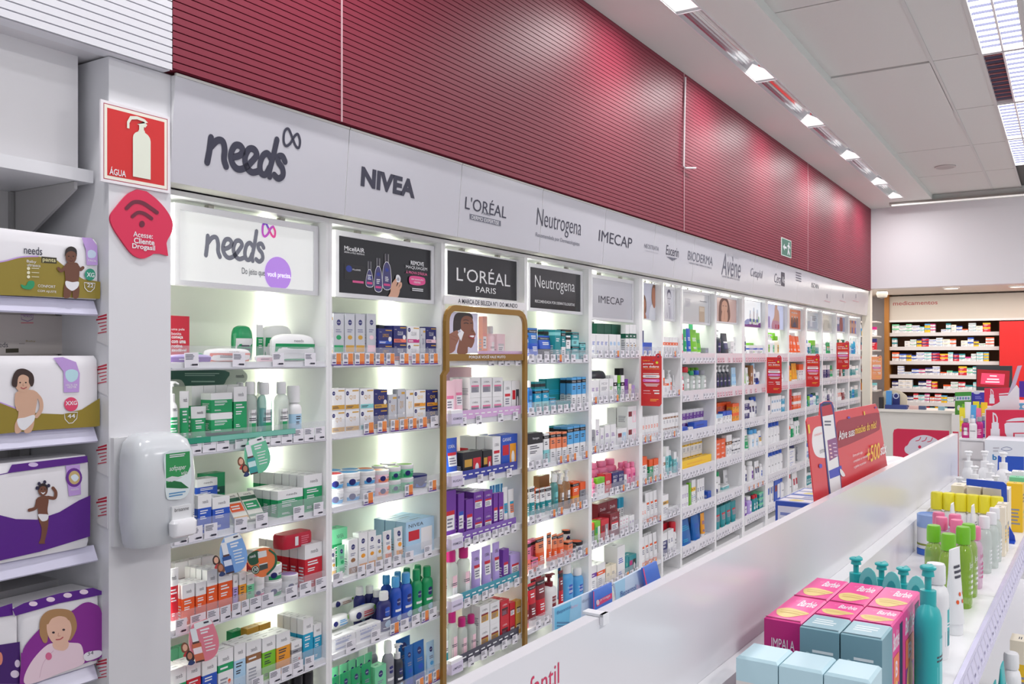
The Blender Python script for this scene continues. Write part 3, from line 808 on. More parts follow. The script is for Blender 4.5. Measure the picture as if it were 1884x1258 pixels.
        for x in (.26, .48, .7):
            b.blob([(x - .08, .1), (x - .09, .5), (x, .66), (x + .09, .5), (x + .08, .1)], M(112, 74, 60)); b.rect(x - .03, .58, x + .03, .66, WHITE)
        b.blob([(.34, .1), (.36, .3), (.55, .34), (.6, .1)], M(50, 60, 96))
    elif i == 13:
        b.rect(.1, .1, .9, .5, M(176, 190, 206)); b.rect(.3, .2, .5, .8, M(220, 228, 236)); b.lines(.5, .55, .9, .85, 3, INK2)
    elif i == 14:
        b.rect(.2, .1, .7, .7, M(206, 208, 196)); b.rect(.6, .2, .85, .5, M(180, 184, 176))
    elif i == 15:
        b.rect(0, 0, .5, .4, M(110, 90, 150)); b.blob([(.5, .1), (.5, .9), (.75, .95), (.8, .1)], M(150, 70, 70)); b.ell(.3, .65, .14, .16, M(220, 220, 236))
    elif i == 16:
        for j, c in enumerate(((70, 110, 170), (196, 130, 70), (90, 80, 150), (206, 120, 80), (120, 120, 190))):
            b.rect(.05 + .18 * j, .08, .2 + .18 * j, .92, M(c)); b.ell(.125 + .18 * j, .6, .05, .16, M(214, 170, 140))
    b.build('print', o)
for i in BOX:
    poster(i)
# ================================================================ packs on the shelves: shapes
def lum(c):
    r, g, b = CC[c][0]
    return .3 * r + .59 * g + .11 * b
def ink(c):
    return M(62, 62, 76) if lum(c) > 140 else WHITE
def paint(b, pat, c, word, rnd=True):
    """front artwork in unit coordinates"""
    c1 = c[0]; c2 = c[1] if len(c) > 1 else 'gy'; c3 = c[2] if len(c) > 2 else c2
    k1, k2 = ink(c1), ink(c2)
    if pat == 'two':
        if word: b.text(word, .34, .78, .76, .87, k1)
        b.lines(.16, .5, .8, .62, 2, k2); b.lines(.16, .36, .66, .46, 2, k2); b.lines(.16, .08, .5, .16, 2, k2)
    elif pat == 'band':
        if word: b.text(word, .3, .76, .72, .86, k1)
        b.lines(.14, .58, .7, .66, 1, k2); b.lines(.14, .12, .7, .42, 4, M(150, 152, 164)); b.ell(.74, .3, .1, .05, K(c3))
    elif pat == 'pl':
        if word: b.text(word, .16, .72, .84, .84, K(c2))
        b.lines(.16, .46, .8, .64, 3, K(c2)); b.lines(.16, .1, .6, .22, 2, K(c2))
    elif pat == 'disc':
        b.ell(.5, .78, .2, .2 * b.asp, K(c2)); b.text('NIVEA', .36, .765, .64, .795, WHITE)
        b.lines(.22, .52, .78, .62, 2, M(130, 134, 160)); b.ell(.5, .4, .24, .16 * b.asp, K(c3)); b.rect(.06, .03, .94, .2, K(c3))
        if word: b.text(word, .3, .06, .7, .17, ink(c3))
    elif pat == 'q':
        b.ell(.15, .78, .11, .11 * b.asp, K('n')); b.text('NIVEA', .08, .76, .22, .8, WHITE); b.text(word or 'Q10', .3, .46, .74, .68, K(c3)); b.rect(.5, .86, .96, .92, K('go'))
        b.rect(.02, .04, .98, .24, K(c2)); b.lines(.08, .08, .6, .2, 2, ink(c2)); b.ell(.82, .34, .12, .12 * b.asp, K('W'))
    elif pat == 'lab':
        b.rect(.14, .26, .86, .62, K(c2)); b.rect(.14, .54, .86, .62, K(c3))
        if word: b.text(word, .24, .74, .78, .84, k1)
        b.lines(.2, .3, .76, .5, 3, M(120, 120, 140))
    elif pat == 'win':
        b.rect(.52, .1, .92, .74, K(c2)); b.rect(.08, .44, .46, .72, K(c3)); b.ell(.72, .34, .1, .2, WHITE)
        if word: b.text(word, .08, .82, .6, .92, k1)
    elif pat == 'top':
        if word: b.text(word, .12, .845, .88, .9, WHITE)
        b.lines(.2, .6, .8, .74, 2, k1); b.lines(.2, .14, .7, .34, 3, ink(c3))
    elif pat == 'dots':
        for i in range(4):
            b.ell(.2 + .2 * i, .3 + .1 * (i % 2), .08, .08 * b.asp, K(c2))
        b.lines(.16, .6, .84, .8, 3, k1)
BANDS = {'two': lambda c: [(0, .66, c[1]), (.66, 1, c[0])], 'band': lambda c: [(0, .54, c[0]), (.54, .7, c[1]), (.7, 1, c[0])],
         'top': lambda c: [(0, .44, c[2]), (.44, .82, c[0]), (.82, .93, c[1]), (.93, 1, c[0])]}
def bands(pat, c):
    return BANDS[pat](c) if pat in BANDS else [(0, 1, c[0])]
def sup(rx, ry, n=14, p=2.0):
    o = []
    for k in range(n):
        t = 2 * pi * k / n
        o.append((rx * abs(cos(t)) ** (2 / p) * (1 if cos(t) >= 0 else -1), ry * abs(sin(t)) ** (2 / p) * (1 if sin(t) >= 0 else -1)))
    return o
def shape(b, h, z0, z1, fn, pat, c, n=14, p=2.0, c0=None, c1=None, steps=6, mat=K):
    """loft whose half sizes at unit height t are fn(t) -> (rx, ry); colour bands follow the pattern"""
    bs = bands(pat, c)
    for lo, hi, col in bs:
        m_ = max(1, int(round((hi - lo) * steps)))
        ts = [lo + (hi - lo) * i / m_ for i in range(m_ + 1)]
        rings = [[(x, y, z0 + (z1 - z0) * t) for x, y in sup(*fn(t), n, p)] for t in ts]
        b.loft(rings, mat(col), mat(col) if lo == 0 else None, mat(col) if hi == 1 else None)
def g_box(w, d, h, pat, c, word):
    b = MB(); b.asp = w / h
    for lo, hi, col in bands(pat, c):
        b.loft([[(-w / 2, -d / 2, h * t), (w / 2, -d / 2, h * t), (w / 2, d / 2, h * t), (-w / 2, d / 2, h * t)] for t in (lo, hi)], K(col), K(col) if lo == 0 else None, K(col) if hi == 1 else None, False)
    b.P = lambda x, y, l: Vector((-w / 2 + x * w, -d / 2 - l, y * h))
    paint(b, pat, c, word)
    b.P = lambda x, y, l: Vector((-w / 2 - l, d / 2 - x * d, y * h))
    b.layer = 1
    b.lines(.15, .14, .85, .5, 5, M(150, 150, 160) if lum(bands(pat, c)[0][2]) > 140 else M(222, 222, 228))
    b.P = lambda x, y, l: Vector((-w / 2 + x * w, -d / 2 + y * d, h + l))
    b.layer = 1
    b.rect(.03, .06, .97, .09, M(150, 150, 156)); b.lines(.3, .4, .7, .62, 2, ink(bands(pat, c)[-1][2]))
    return [(None, b.build('carton', mesh=True, local=True))]
def curved(b, fn, z0, z1):
    b.sub = 6
    def P(x, y, l):
        l += .0004
        rx, ry = fn(y)
        th = (x - .5) * 2.3
        return Vector(((rx + l) * sin(th), -(ry + l) * cos(th), z0 + (z1 - z0) * y))
    b.P = P
def g_tube(w, d, h, pat, c, word):
    ch = .13 * h
    b = MB(); b.asp = w / (h - ch)
    fn = lambda t: (w / 2 * (.84 + .16 * t), max(.0025, d / 2 * (1 - t) ** .75))
    shape(b, h, ch, h, fn, pat, c)
    b.sub = 5
    b.P = lambda x, y, l: Vector(((x - .5) * 1.86 * fn(y)[0], -fn(y)[1] * sqrt(max(0, 1 - (2 * x - 1) ** 2 * .86)) - l - .0006, ch + (h - ch) * y))
    paint(b, pat, c, word)
    k = MB(); cc = c[3] if len(c) > 3 else 'W'
    k.loft([[(x, y, z) for x, y in sup(w * .36, d * .44)] for z in (0, ch * .98)], K(cc), K(cc), K(cc))
    return [('tube_body', b.build('m', mesh=True, local=True)), ('cap', k.build('m', mesh=True, local=True))]
def g_pouch(w, d, h, pat, c, word):
    b = MB(); b.asp = w / h
    fn = lambda t: (w / 2 * (.94 + .06 * t), max(.002, d / 2 * (1 - t ** 1.6)))
    shape(b, h, 0, h, fn, pat, c, 16, 2.6)
    b.sub = 5
    b.P = lambda x, y, l: Vector(((x - .5) * 1.84 * fn(y)[0], -fn(y)[1] * (1 - abs(2 * x - 1) ** 2.6 * .84) ** (1 / 2.6) - l - .0008, h * y))
    paint(b, pat, c, word)
    return [(None, b.build('m', mesh=True, local=True))]
def g_pack(w, d, h, pat, c, word):
    """pillow pack with crimped ends"""
    b = MB(); b.asp = w / h
    g = lambda t: max(.06, (1 - abs(2 * t - 1) ** 3.2)) ** .55
    n = 20
    rings = []
    for i in range(n + 1):
        t = i / n
        rings.append([(-w / 2 + w * t, y * g(t), h / 2 + z * (.45 + .55 * g(t))) for y, z in sup(d / 2, h / 2, 16, 2.8)])
    fs = K(c[0], .3)
    b.loft(rings, fs, fs, fs)
    b.sub = 16
    b.P = lambda x, y, l: Vector((-w / 2 + w * x, -d / 2 * g(x) * (1 - min(.98, abs(2 * y - 1) / (.45 + .55 * g(x))) ** 2.8) ** (1 / 2.8) - l - .0035, h * y))
    c2 = c[1] if len(c) > 1 else c[0]
    if pat == 'two':
        b.rect(.04, .04, .96, .64, K(c2)); b.lines(.2, .3, .7, .48, 2, ink(c2))
        if word: b.text(word, .4, .7, .62, .8, ink(c[0]))
    else:
        b.ell(.22, .5, .09, .09 * w / h, K('n')); b.rect(.4, .3, .8, .38, K(c2)); b.lines(.4, .48, .78, .72, 2, K(c2)); b.rect(.84, .55, .93, .85, K('L'))
    return [(None, b.build('m', mesh=True, local=True))]
def bottle_fn(w, d, sh):
    def fn(t):
        k = 1 if t < sh else sqrt(max(.12, 1 - ((t - sh) / (1 - sh)) ** 2 * .86))
        if t < .04:
            k *= .93 + t * 1.7
        return w / 2 * k, d / 2 * k
    return fn
def g_bot(w, d, h, pat, c, word, cap=.2, capw=.62, kind='cap'):
    hb = h * (1 - cap)
    fn = bottle_fn(w, d, .8)
    b = MB(); b.asp = w / hb
    shape(b, h, 0, hb, fn, pat if pat in BANDS else 'x', c, 16, 2.3, steps=12)
    curved(b, fn, 0, hb)
    if pat in ('lab', 'pl', 'disc'):
        c2 = c[1] if len(c) > 1 else 'W'
        if pat == 'lab':
            b.rect(.1, .18, .9, .66, K(c2)); b.rect(.1, .18, .9, .38, K(c[3] if len(c) > 3 else c2)); b.lines(.2, .42, .8, .5, 2, ink(c2))
            if word: b.text(word, .26, .54, .74, .62, ink(c2))
        elif pat == 'disc':
            b.ell(.5, .62, .26, .26 * b.asp, K(c2)); b.text('NIVEA', .34, .605, .66, .64, WHITE); b.rect(.2, .38, .84, .44, K('W')); b.ell(.56, .22, .24, .2 * b.asp, K('pb')); b.lines(.2, .08, .7, .13, 1, WHITE)
        else:
            b.lines(.15, .2, .8, .55, 4, K(c2))
            if word: b.text(word, .2, .6, .8, .72, K(c2))
    else:
        paint(b, pat, c, word)
    out = [('bottle_body', b.build('m', mesh=True, local=True))]
    k = MB(); cc = K(c[2] if len(c) > 2 else 'W', .35)
    if kind == 'cap':
        k.loft([[(x, y, z) for x, y in sup(w / 2 * capw * s, d / 2 * max(capw, .8) * s if d < w * .8 else w / 2 * capw * s)] for z, s in ((hb * .985, .97), (hb + h * cap * .1, 1), (h * .97, .98), (h, .86))], cc, cc, cc)
        out.append(('cap', k.build('m', mesh=True, local=True)))
    else:
        r = min(w, d) / 2
        k.loft([[(x, y, z) for x, y in sup(r * s, r * s, 12)] for z, s in ((hb * .97, .62), (hb + h * cap * .3, .62), (hb + h * cap * .32, .26), (hb + h * cap * .66, .26))], cc, cc, cc)
        zt = hb + h * cap * .64
        k.tube([(0, 0, zt), (0, 0, zt + h * cap * .16)], [r * .5, r * .42], cc, 10)
        k.loft([[(x, y, zt + h * cap * z_) for x, y in sup(r * q_, r * q_, 12)] for z_, q_ in ((.14, .5), (.17, .62), (.22, .62), (.25, .5))], cc, cc, cc)
        k.tube([(-r * .2, 0, zt + h * cap * .19), (r * .8, -.1 * r, zt + h * cap * .2), (r * 1.35, -.2 * r, zt + h * cap * .12)], [r * .2, r * .17, r * .12], cc, 8)
        out.append(('pump', k.build('m', mesh=True, local=True)))
    return out
def g_pump(*a):
    return g_bot(*a, cap=.3, kind='pump')
def g_spray(*a):
    return g_bot(*a, cap=.32, capw=.86)
def g_stick(*a):
    return g_bot(*a, cap=.36, capw=1.0)
def g_jar(w, d, h, pat, c, word):
    hb = h * .66
    fn = lambda t: (w / 2 * (.88 + .1 * sin(min(1, t * 1.3) * pi / 2)), w / 2 * (.88 + .1 * sin(min(1, t * 1.3) * pi / 2)))
    b = MB(); b.asp = w / hb
    shape(b, h, 0, hb, fn, 'x', c, 20, 2, steps=5)
    curved(b, fn, 0, hb)
    c2 = c[1] if len(c) > 1 else 'b'
    b.rect(.08, .12, .92, .5, K(c2)); b.ell(.3, .56, .14, .14 * b.asp, K('n')); b.lines(.5, .58, .86, .76, 2, ink(c[0]))
    k = MB(); lc = K(c[2] if len(c) > 2 else 'W', .3)
    k.loft([[(x, y, z) for x, y in sup(w / 2 * s, w / 2 * s, 20)] for z, s in ((hb, .96), (hb + .002, 1), (h * .97, 1), (h, .95))], lc, lc, lc)
    k.P = lambda x, y, l: Vector((x, y, h + l)); k.ell(0, 0, w * .42, w * .42, K(c[3] if len(c) > 3 else c2))
    return [('jar_body', b.build('m', mesh=True, local=True)), ('lid', k.build('m', mesh=True, local=True))]
GEN = {'box': g_box, 'tube': g_tube, 'pouch': g_pouch, 'pack': g_pack, 'bot': g_bot, 'pump': g_pump, 'spray': g_spray, 'stick': g_stick, 'jar': g_jar}
NOUN = {'box': 'carton', 'tube': 'tube', 'pouch': 'refill pouch', 'pack': 'wipes pack', 'bot': 'bottle', 'pump': 'pump bottle', 'spray': 'spray can', 'jar': 'jar'}
CAT = {'box': 'box', 'tube': 'tube', 'pouch': 'pouch', 'pack': 'wipes pack', 'bot': 'bottle', 'pump': 'bottle', 'spray': 'spray can', 'stick': 'bottle', 'jar': 'jar'}
NAMES = {'box': {1: 'soap_carton', 2: 'cream_carton', 3: 'beauty_carton', 4: 'skincare_carton', 5: 'supplement_carton', 6: 'capsule_carton', 7: 'dermatology_carton', 8: 'lotion_carton'},
         'tube': 'cream_tube', 'pouch': 'refill_pouch', 'pack': 'wipes_pack', 'bot': 'lotion_bottle', 'pump': 'pump_bottle', 'spray': 'spray_can', 'stick': 'lotion_bottle', 'jar': 'cream_jar'}
PROTO = {}
PROD = []
def place(kind, w, d, h, style, loc, rz, name, desc, where, where_words, row=0, lev=0, rowfix=None):
    key = (kind, round(w, 3), round(d, 3), round(h, 3), style)
    if key not in PROTO:
        word = None
        st = style
        if '@' in st:
            st, word = st.split('@')
            st = st.strip()
        t = st.split()
        PROTO[key] = GEN[kind](*key[1:4], t[0], t[1:], word)
    pr = PROTO[key]
    if pr[0][0] is None:
        o = bpy.data.objects.new(name, pr[0][1])
    else:
        o = bpy.data.objects.new(name, None)
        o.empty_display_size = .02
        for nm, me in pr:
            c = bpy.data.objects.new(nm, me)
            c.parent = o
            COL.objects.link(c)
    o.location = loc
    o.rotation_euler = (0, 0, rz)
    o['category'] = CAT[kind]
    COL.objects.link(o)
    PROD.append(dict(o=o, desc=desc, where=where, ww=where_words, x=loc[0], row=row, lev=lev))
    return o
def describe(kind, style, w, h):
    t = style.split('@')[0].split()
    cs = [CC[c][1] for c in t[1:3]] if kind not in ('bot', 'pump', 'spray') else [CC[t[1]][1]] + ([CC[t[3]][1] + (' capped' if kind == 'bot' else '')] if len(t) > 3 and t[3] != t[1] else [])
    if kind == 'jar' and len(t) > 3:
        cs = [CC[t[1]][1], CC[t[2]][1]]
    cs = list(dict.fromkeys(cs))
    adj = ''
    if kind == 'box':
        adj = 'slim ' if h / w > 2.3 else 'flat ' if h / w < .7 else ''
    return ' and '.join(cs[:2]) + ' ' + adj + NOUN[kind]
OCC = {}
BAYW = lambda bay, s: '%s shelf, %s bay' % (ORD[s], ORD[bay])
def free(key, q):
    return all(q[1] <= a[0] or q[0] >= a[1] or q[3] <= a[2] or q[2] >= a[3] or q[5] <= a[4] or q[4] >= a[5] for a in OCC.get(key, []))
def I(bay, s, kind, x0, x1, yt, style, n=1, deep=1, st=1, back=0, d=None, lift=0, name=None):
    key = (bay, s)
    zb = shelf_z(bay, s) + .0004 + lift
    ok = False
    bk = back
    while bk < .24:
        Yf = D + .016 + bk
        X0, X1 = onY(x0, 700, Yf).x, onY(x1, 700, Yf).x
        X0, X1 = max(X0, BAYS[bay][0] + .006), min(X1, BAYS[bay][1] - .002)
        w = (X1 - X0) / n - .003
        zt = onY((x0 + x1) / 2, yt, Yf).z
        h = (zt - zb) / st - .0006
        if h < .008 or w < .008:
            return
        dd = d or {'box': min(max(.62 * w, .024), .075), 'tube': max(.5 * w, .022), 'pouch': .45 * w, 'pack': min(.07, h * .8), 'bot': max(.6 * w, min(w, .04)), 'pump': max(.62 * w, min(w, .045)), 'spray': w, 'jar': w}[kind]
        if free(key, (X0, X1, Yf, Yf + dd, zb, zb + h * st)):
            ok = True
            break
        bk += .008
    if not ok or Yf + dd > 2.582:
        return
    h = min(h, (H - (DROP_A if bay <= 4 else DROP_B)[s - 2] - .012 - zb) / st) if s > 1 else h
    style2 = style
    desc = describe(kind, style, w, h)
    nm = name or (NAMES['box'][min(bay, 8)] if kind == 'box' else NAMES[kind])
    cnt = 0
    for k in range(deep):
        for j in range(n):
            xc = X0 + (X1 - X0) * (j + .5) / n
            yc = Yf + dd / 2 + k * (dd + .004) + random.uniform(0, .003)
            q = (xc - w / 2, xc + w / 2, yc - dd / 2, yc + dd / 2, zb, zb + h * st)
            if yc + dd / 2 > 2.583 or (k and not free(key, q)):
                continue
            for l in range(st):
                place(kind, w, dd, h, style2, (xc, yc, zb + l * (h + .0006)), 0, nm, desc, key, BAYW(bay, s), k, l)
            OCC.setdefault(key, []).append(q)
def finish_labels():
    from collections import defaultdict
    g = defaultdict(list)
    for p in PROD:
        g[p['where'], p['desc']].append(p)
    for (wh, desc), L in g.items():
        if len(L) == 1:
            L[0]['o']['label'] = '%s, %s' % (desc, L[0]['ww'])
            continue
        xs = []
        for x in sorted(p['x'] for p in L):
            if not xs or x - xs[-1] > .012:
                xs.append(x)
        cell = defaultdict(list)
        for p in L:
            p['i'] = min(range(len(xs)), key=lambda i: abs(xs[i] - p['x']))
            cell[p['i']].append(p)
        for i, C in cell.items():
            ys = sorted(set(round(p['o'].location.y, 2) for p in C))
            for p in C:
                w_ = desc
                if len(xs) > 1:
                    w_ += ', ' + ordi(i + 1) + ' from left'
                ny = [y for y in ys]
                r = min(range(len(ys)), key=lambda k: abs(ys[k] - p['o'].location.y))
                same = sorted((q for q in C if abs(q['o'].location.y - p['o'].location.y) < .011), key=lambda q: q['o'].location.z)
                if len(same) > 1:
                    w_ = {0: 'bottom ', 1: 'upper '}.get(same.index(p), 'topmost ') + w_ if len(same) < 4 else ordi(same.index(p) + 1) + ' up ' + w_
                if len(ys) > 1:
                    w_ += (', front row' if r == 0 else ', row ' + ['', 'two', 'three', 'four', 'five', 'six', 'seven', 'eight', 'nine'][min(r, 8)])
                p['o']['label'] = w_ + ', ' + p['ww']
                p['o']['group'] = '%s cluster, %s' % (desc, p['ww'])
# ================================================================ packs on the shelves: what stands where
# ---- first bay
N_ = ' @needs'
I(1, 1, 'pack', 312, 393, 651, 'two li p'); I(1, 1, 'pack', 388, 470, 640, 'two W co' + N_, d=.06); I(1, 1, 'pack', 472, 506, 653, 'two W lp'); I(1, 1, 'pack', 508, 592, 614, 'two W g' + N_, d=.055)
I(1, 1, 'pack', 437, 472, 598, 'two g W', back=.09, d=.05); I(1, 1, 'pouch', 474, 488, 597, 'two W g', back=.12); I(1, 1, 'pack', 492, 556, 597, 'two W g', back=.13, d=.06); I(1, 1, 'pack', 350, 380, 648, 'two g W', back=.1)
I(1, 2, 'pump', 312, 333, 697, 'two W g W' + N_); I(1, 2, 'tube', 334, 353, 719, 'two W g' + N_, back=.02); I(1, 2, 'tube', 356, 386, 747, 'two W g' + N_); I(1, 2, 'box', 388, 428, 722, 'two W g', st=2, lift=.04, d=.05)
I(1, 2, 'box', 430, 455, 711, 'two W g' + N_, lift=.04); I(1, 2, 'bot', 457, 479, 702, 'lab cl W W g' + N_); I(1, 2, 'bot', 482, 507, 703, 'lab ct W W g' + N_); I(1, 2, 'bot', 513, 537, 702, 'lab cl W W g' + N_); I(1, 2, 'spray', 539, 561, 709, 'two W pb W')
I(1, 2, 'box', 352, 440, 708, 'two W g', n=4, back=.1); I(1, 2, 'bot', 440, 458, 703, 'lab cl W W g', back=.1); I(1, 2, 'bot', 462, 495, 702, 'lab cl W W g', n=2, back=.1)
I(1, 3, 'bot', 349, 361, 876, 'lab gy W W'); I(1, 3, 'box', 364, 390, 910, 'two W b' + N_); I(1, 3, 'box', 391, 424, 914, 'two W b' + N_, deep=2); I(1, 3, 'box', 362, 401, 880, 'two W b' + N_, back=.07, st=2); I(1, 3, 'box', 380, 415, 870, 'band g dg', back=.16)
I(1, 3, 'box', 511, 558, 900, 'two W g' + N_, deep=4, d=.035); I(1, 3, 'box', 559, 597, 872, 'two W g' + N_, deep=7, d=.034)
I(1, 4, 'tube', 312, 334, 1046, 'two W r' + N_); I(1, 4, 'box', 335, 359, 1074, 'two W o' + N_, deep=3); I(1, 4, 'box', 360, 380, 1070, 'two W o' + N_, deep=3); I(1, 4, 'box', 381, 401, 1047, 'two W o' + N_, deep=4); I(1, 4, 'box', 402, 428, 1040, 'two W o' + N_, deep=2)
I(1, 4, 'box', 429, 439, 1058, 'two W li' + N_, deep=3); I(1, 4, 'box', 440, 454, 1052, 'two W am' + N_, deep=2); I(1, 4, 'box', 455, 469, 1055, 'two W lg' + N_, deep=3); I(1, 4, 'jar', 471, 494, 1060, 'x W pk W'); I(1, 4, 'jar', 497, 528, 1038, 'x W g W L', st=2); I(1, 4, 'jar', 530, 557, 1057, 'x W li W li')
I(1, 4, 'box', 561, 599, 998, 'two W r' + N_, deep=6, d=.036); I(1, 4, 'box', 322, 395, 1028, 'two W gy', n=3, back=.15); I(1, 4, 'box', 470, 500, 1010, 'two W r', back=.14)
for j, (a, c, y, st) in enumerate([(313, 343, 1228, 'two W g'), (344, 371, 1218, 'two W r'), (372, 400, 1212, 'two W b'), (401, 430, 1194, 'band W g o'), (431, 453, 1184, 'two W pb'), (454, 482, 1178, 'band W br W'), (483, 508, 1171, 'two W L'), (509, 535, 1163, 'two W am'), (537, 557, 1178, 'band W gy co'), (558, 577, 1137, 'two W c'), (578, 596, 1147, 'two W c')]):
    I(1, 5, 'box', a, c, y, st + N_, deep=4 if j > 8 else 2)
I(1, 5, 'box', 428, 450, 1160, 'two g gy', back=.17); I(1, 5, 'box', 455, 500, 1150, 'two go W', n=2, back=.13); I(1, 5, 'box', 313, 345, 1190, 'two lg W', n=2, back=.15)
I(1, 6, 'jar', 545, 583, 1240, 'x k dk k k', n=2); I(1, 6, 'jar', 500, 540, 1252, 'x k dk k k', n=2)
# ---- second bay
I(2, 1, 'box', 609, 613, 576, 'q W go go'); 
for a, c, col in ((614, 634, 'g'), (635, 653, 'go'), (655, 673, 'go'), (675, 692, 'lp')):
    I(2, 1, 'box', a, c, 577, 'disc sv n ' + col, lift=.03, back=.02)
I(2, 1, 'box', 610, 663, 641, 'pl go am', d=.08); I(2, 1, 'box', 665, 696, 642, 'two m pk', n=2)
I(2, 1, 'box', 697, 723, 604, 'q n b go @LUMINOUS', st=2); I(2, 1, 'box', 725, 749, 599, 'q n co W @CELLULAR', st=2); I(2, 1, 'box', 750, 773, 600, 'q W m gy @CELLULAR', st=2); I(2, 1, 'box', 774, 783, 603, 'q sv gy n'); I(2, 1, 'box', 784, 804, 601, 'q n lp W @CELLULAR', st=2)
I(2, 1, 'box', 697, 745, 598, 'two dk gy', back=.1, n=2); I(2, 1, 'box', 614, 692, 576, 'disc sv n go', n=4, back=.13)
I(2, 2, 'box', 610, 635, 714, 'q W go go', st=2, deep=2); I(2, 2, 'box', 636, 662, 714, 'q W go go', st=2, deep=2); I(2, 2, 'box', 663, 688, 714, 'q W lt go', st=2, deep=2); I(2, 2, 'box', 689, 714, 716, 'q n go go', st=2, deep=2)
I(2, 2, 'box', 715, 731, 725, 'q sv go go'); I(2, 2, 'box', 732, 746, 715, 'q sv go go'); I(2, 2, 'box', 747, 761, 717, 'q W am y'); I(2, 2, 'box', 762, 784, 717, 'q W am y', st=2, deep=2); I(2, 2, 'box', 785, 806, 717, 'q n am y', st=2, deep=2)
for a, c, y, st in ((610, 642, 872, 'x W lb W r'), (643, 673, 869, 'x W lb W lb'), (674, 699, 866, 'x W lb W lb'), (700, 724, 865, 'x lp sp W sp'), (725, 745, 859, 'x lg g W L'), (746, 768, 854, 'x lg g W L')):
    I(2, 3, 'jar', a, c, y, st, st=2, deep=2)
I(2, 3, 'jar', 770, 795, 873, 'x n b n n')
I(2, 4, 'tube', 609, 622, 1010, 'disc W n go'); I(2, 4, 'tube', 624, 639, 1003, 'disc lg n g'); I(2, 4, 'box', 641, 659, 992, 'disc W n br @70'); I(2, 4, 'box', 660, 677, 979, 'disc W n am @60'); I(2, 4, 'box', 678, 693, 976, 'disc W n am @60')
I(2, 4, 'tube', 694, 707, 985, 'disc W n go'); I(2, 4, 'tube', 709, 726, 977, 'disc W n sp @70'); I(2, 4, 'tube', 729, 746, 970, 'disc W n am @50'); I(2, 4, 'box', 748, 800, 955, 'win pb W r @NIVEA', deep=3, d=.055)
I(2, 4, 'box', 610, 640, 972, 'two lg g @NIVEA', back=.06); I(2, 4, 'tube', 692, 732, 966, 'disc W n go', n=3, back=.06)
I(2, 5, 'box', 610, 654, 1168, 'pl W b @MICELAR', d=.05); I(2, 5, 'box', 656, 702, 1150, 'pl W b @MICELAR', d=.05); I(2, 5, 'bot', 703, 725, 1089, 'disc n b W'); I(2, 5, 'bot', 726, 743, 1061, 'disc b n lb'); I(2, 5, 'bot', 745, 764, 1054, 'disc b n lb'); I(2, 5, 'bot', 765, 781, 1048, 'disc g n g'); I(2, 5, 'bot', 783, 801, 1042, 'disc g n g')
I(2, 5, 'pack', 610, 648, 1132, 'n W lb', back=.07, st=1, lift=.045); I(2, 5, 'pack', 650, 698, 1115, 'n W r', back=.07, lift=.045); I(2, 5, 'bot', 692, 710, 1085, 'disc n b W', back=.06); I(2, 5, 'bot', 710, 726, 1058, 'disc b n lb', back=.06); I(2, 5, 'bot', 732, 746, 1052, 'disc b n lb', back=.06); I(2, 5, 'bot', 748, 762, 1045, 'disc g n g', back=.06); I(2, 5, 'bot', 768, 782, 1040, 'disc g n g', back=.06)
I(2, 5, 'bot', 679, 696, 1078, 'disc n b W', back=.13); I(2, 5, 'bot', 660, 677, 1080, 'disc n b W', back=.13); I(2, 5, 'pack', 612, 655, 1102, 'n W br', back=.15, lift=.09)
I(2, 6, 'tube', 610, 688, 1234, 'disc g n lg', n=4); I(2, 6, 'box', 690, 711, 1224, 'disc lg n g'); I(2, 6, 'bot', 712, 730, 1180, 'disc gy n W'); I(2, 6, 'pump', 731, 746, 1183, 'disc dk n W'); I(2, 6, 'pouch', 748, 764, 1188, 'disc bu n b'); I(2, 6, 'pouch', 765, 786, 1180, 'disc bu n b'); I(2, 6, 'pouch', 788, 803, 1180, 'disc pb n lb')
I(2, 6, 'tube', 612, 690, 1215, 'disc lg n g', n=5, back=.05); I(2, 6, 'bot', 645, 672, 1195, 'disc n b W', n=1, back=.12); I(2, 6, 'pouch', 735, 762, 1174, 'disc bu n b', back=.07); I(2, 6, 'bot', 682, 700, 1186, 'lab gy W W', back=.12)
# ---- third bay (gold frame)
L_ = " @L'ORÉAL"
I(3, 1, 'box', 888, 897, 582, 'lab sp W co', back=.06); I(3, 1, 'bot', 902, 914, 600, 'lab lp W sv', back=.06); I(3, 1, 'box', 915, 930, 614, 'lab lp W sv', back=.06); I(3, 1, 'bot', 943, 956, 592, 'lab lp W go', back=.06)
for a, c in ((864, 884), (886, 906), (907, 926)):
    I(3, 2, 'box', a, c, 694, 'lab W gy pk' + L_, st=2, deep=2)
I(3, 2, 'box', 820, 838, 700, 'lab lp W pk', back=.01); I(3, 2, 'tube', 840, 858, 697, 'lab lp W pk'); I(3, 2, 'box', 927, 941, 700, 'lab W W r' + L_); I(3, 2, 'box', 942, 957, 700, 'win W dk r'); I(3, 2, 'pouch', 835, 884, 674, 'dots lp r', back=.14)
I(3, 3, 'tube', 824, 850, 806, 'lab b W r' + L_); I(3, 3, 'box', 852, 888, 830, 'win k r go', d=.06); I(3, 3, 'box', 889, 906, 828, 'win k r go'); I(3, 3, 'box', 907, 922, 803, 'lab W W r' + L_, deep=3, d=.045); I(3, 3, 'box', 923, 953, 799, 'win b am r @GANHE'); I(3, 3, 'box', 862, 898, 800, 'two W r', n=2, back=.09); I(3, 3, 'pouch', 838, 875, 785, 'dots n p', back=.16)
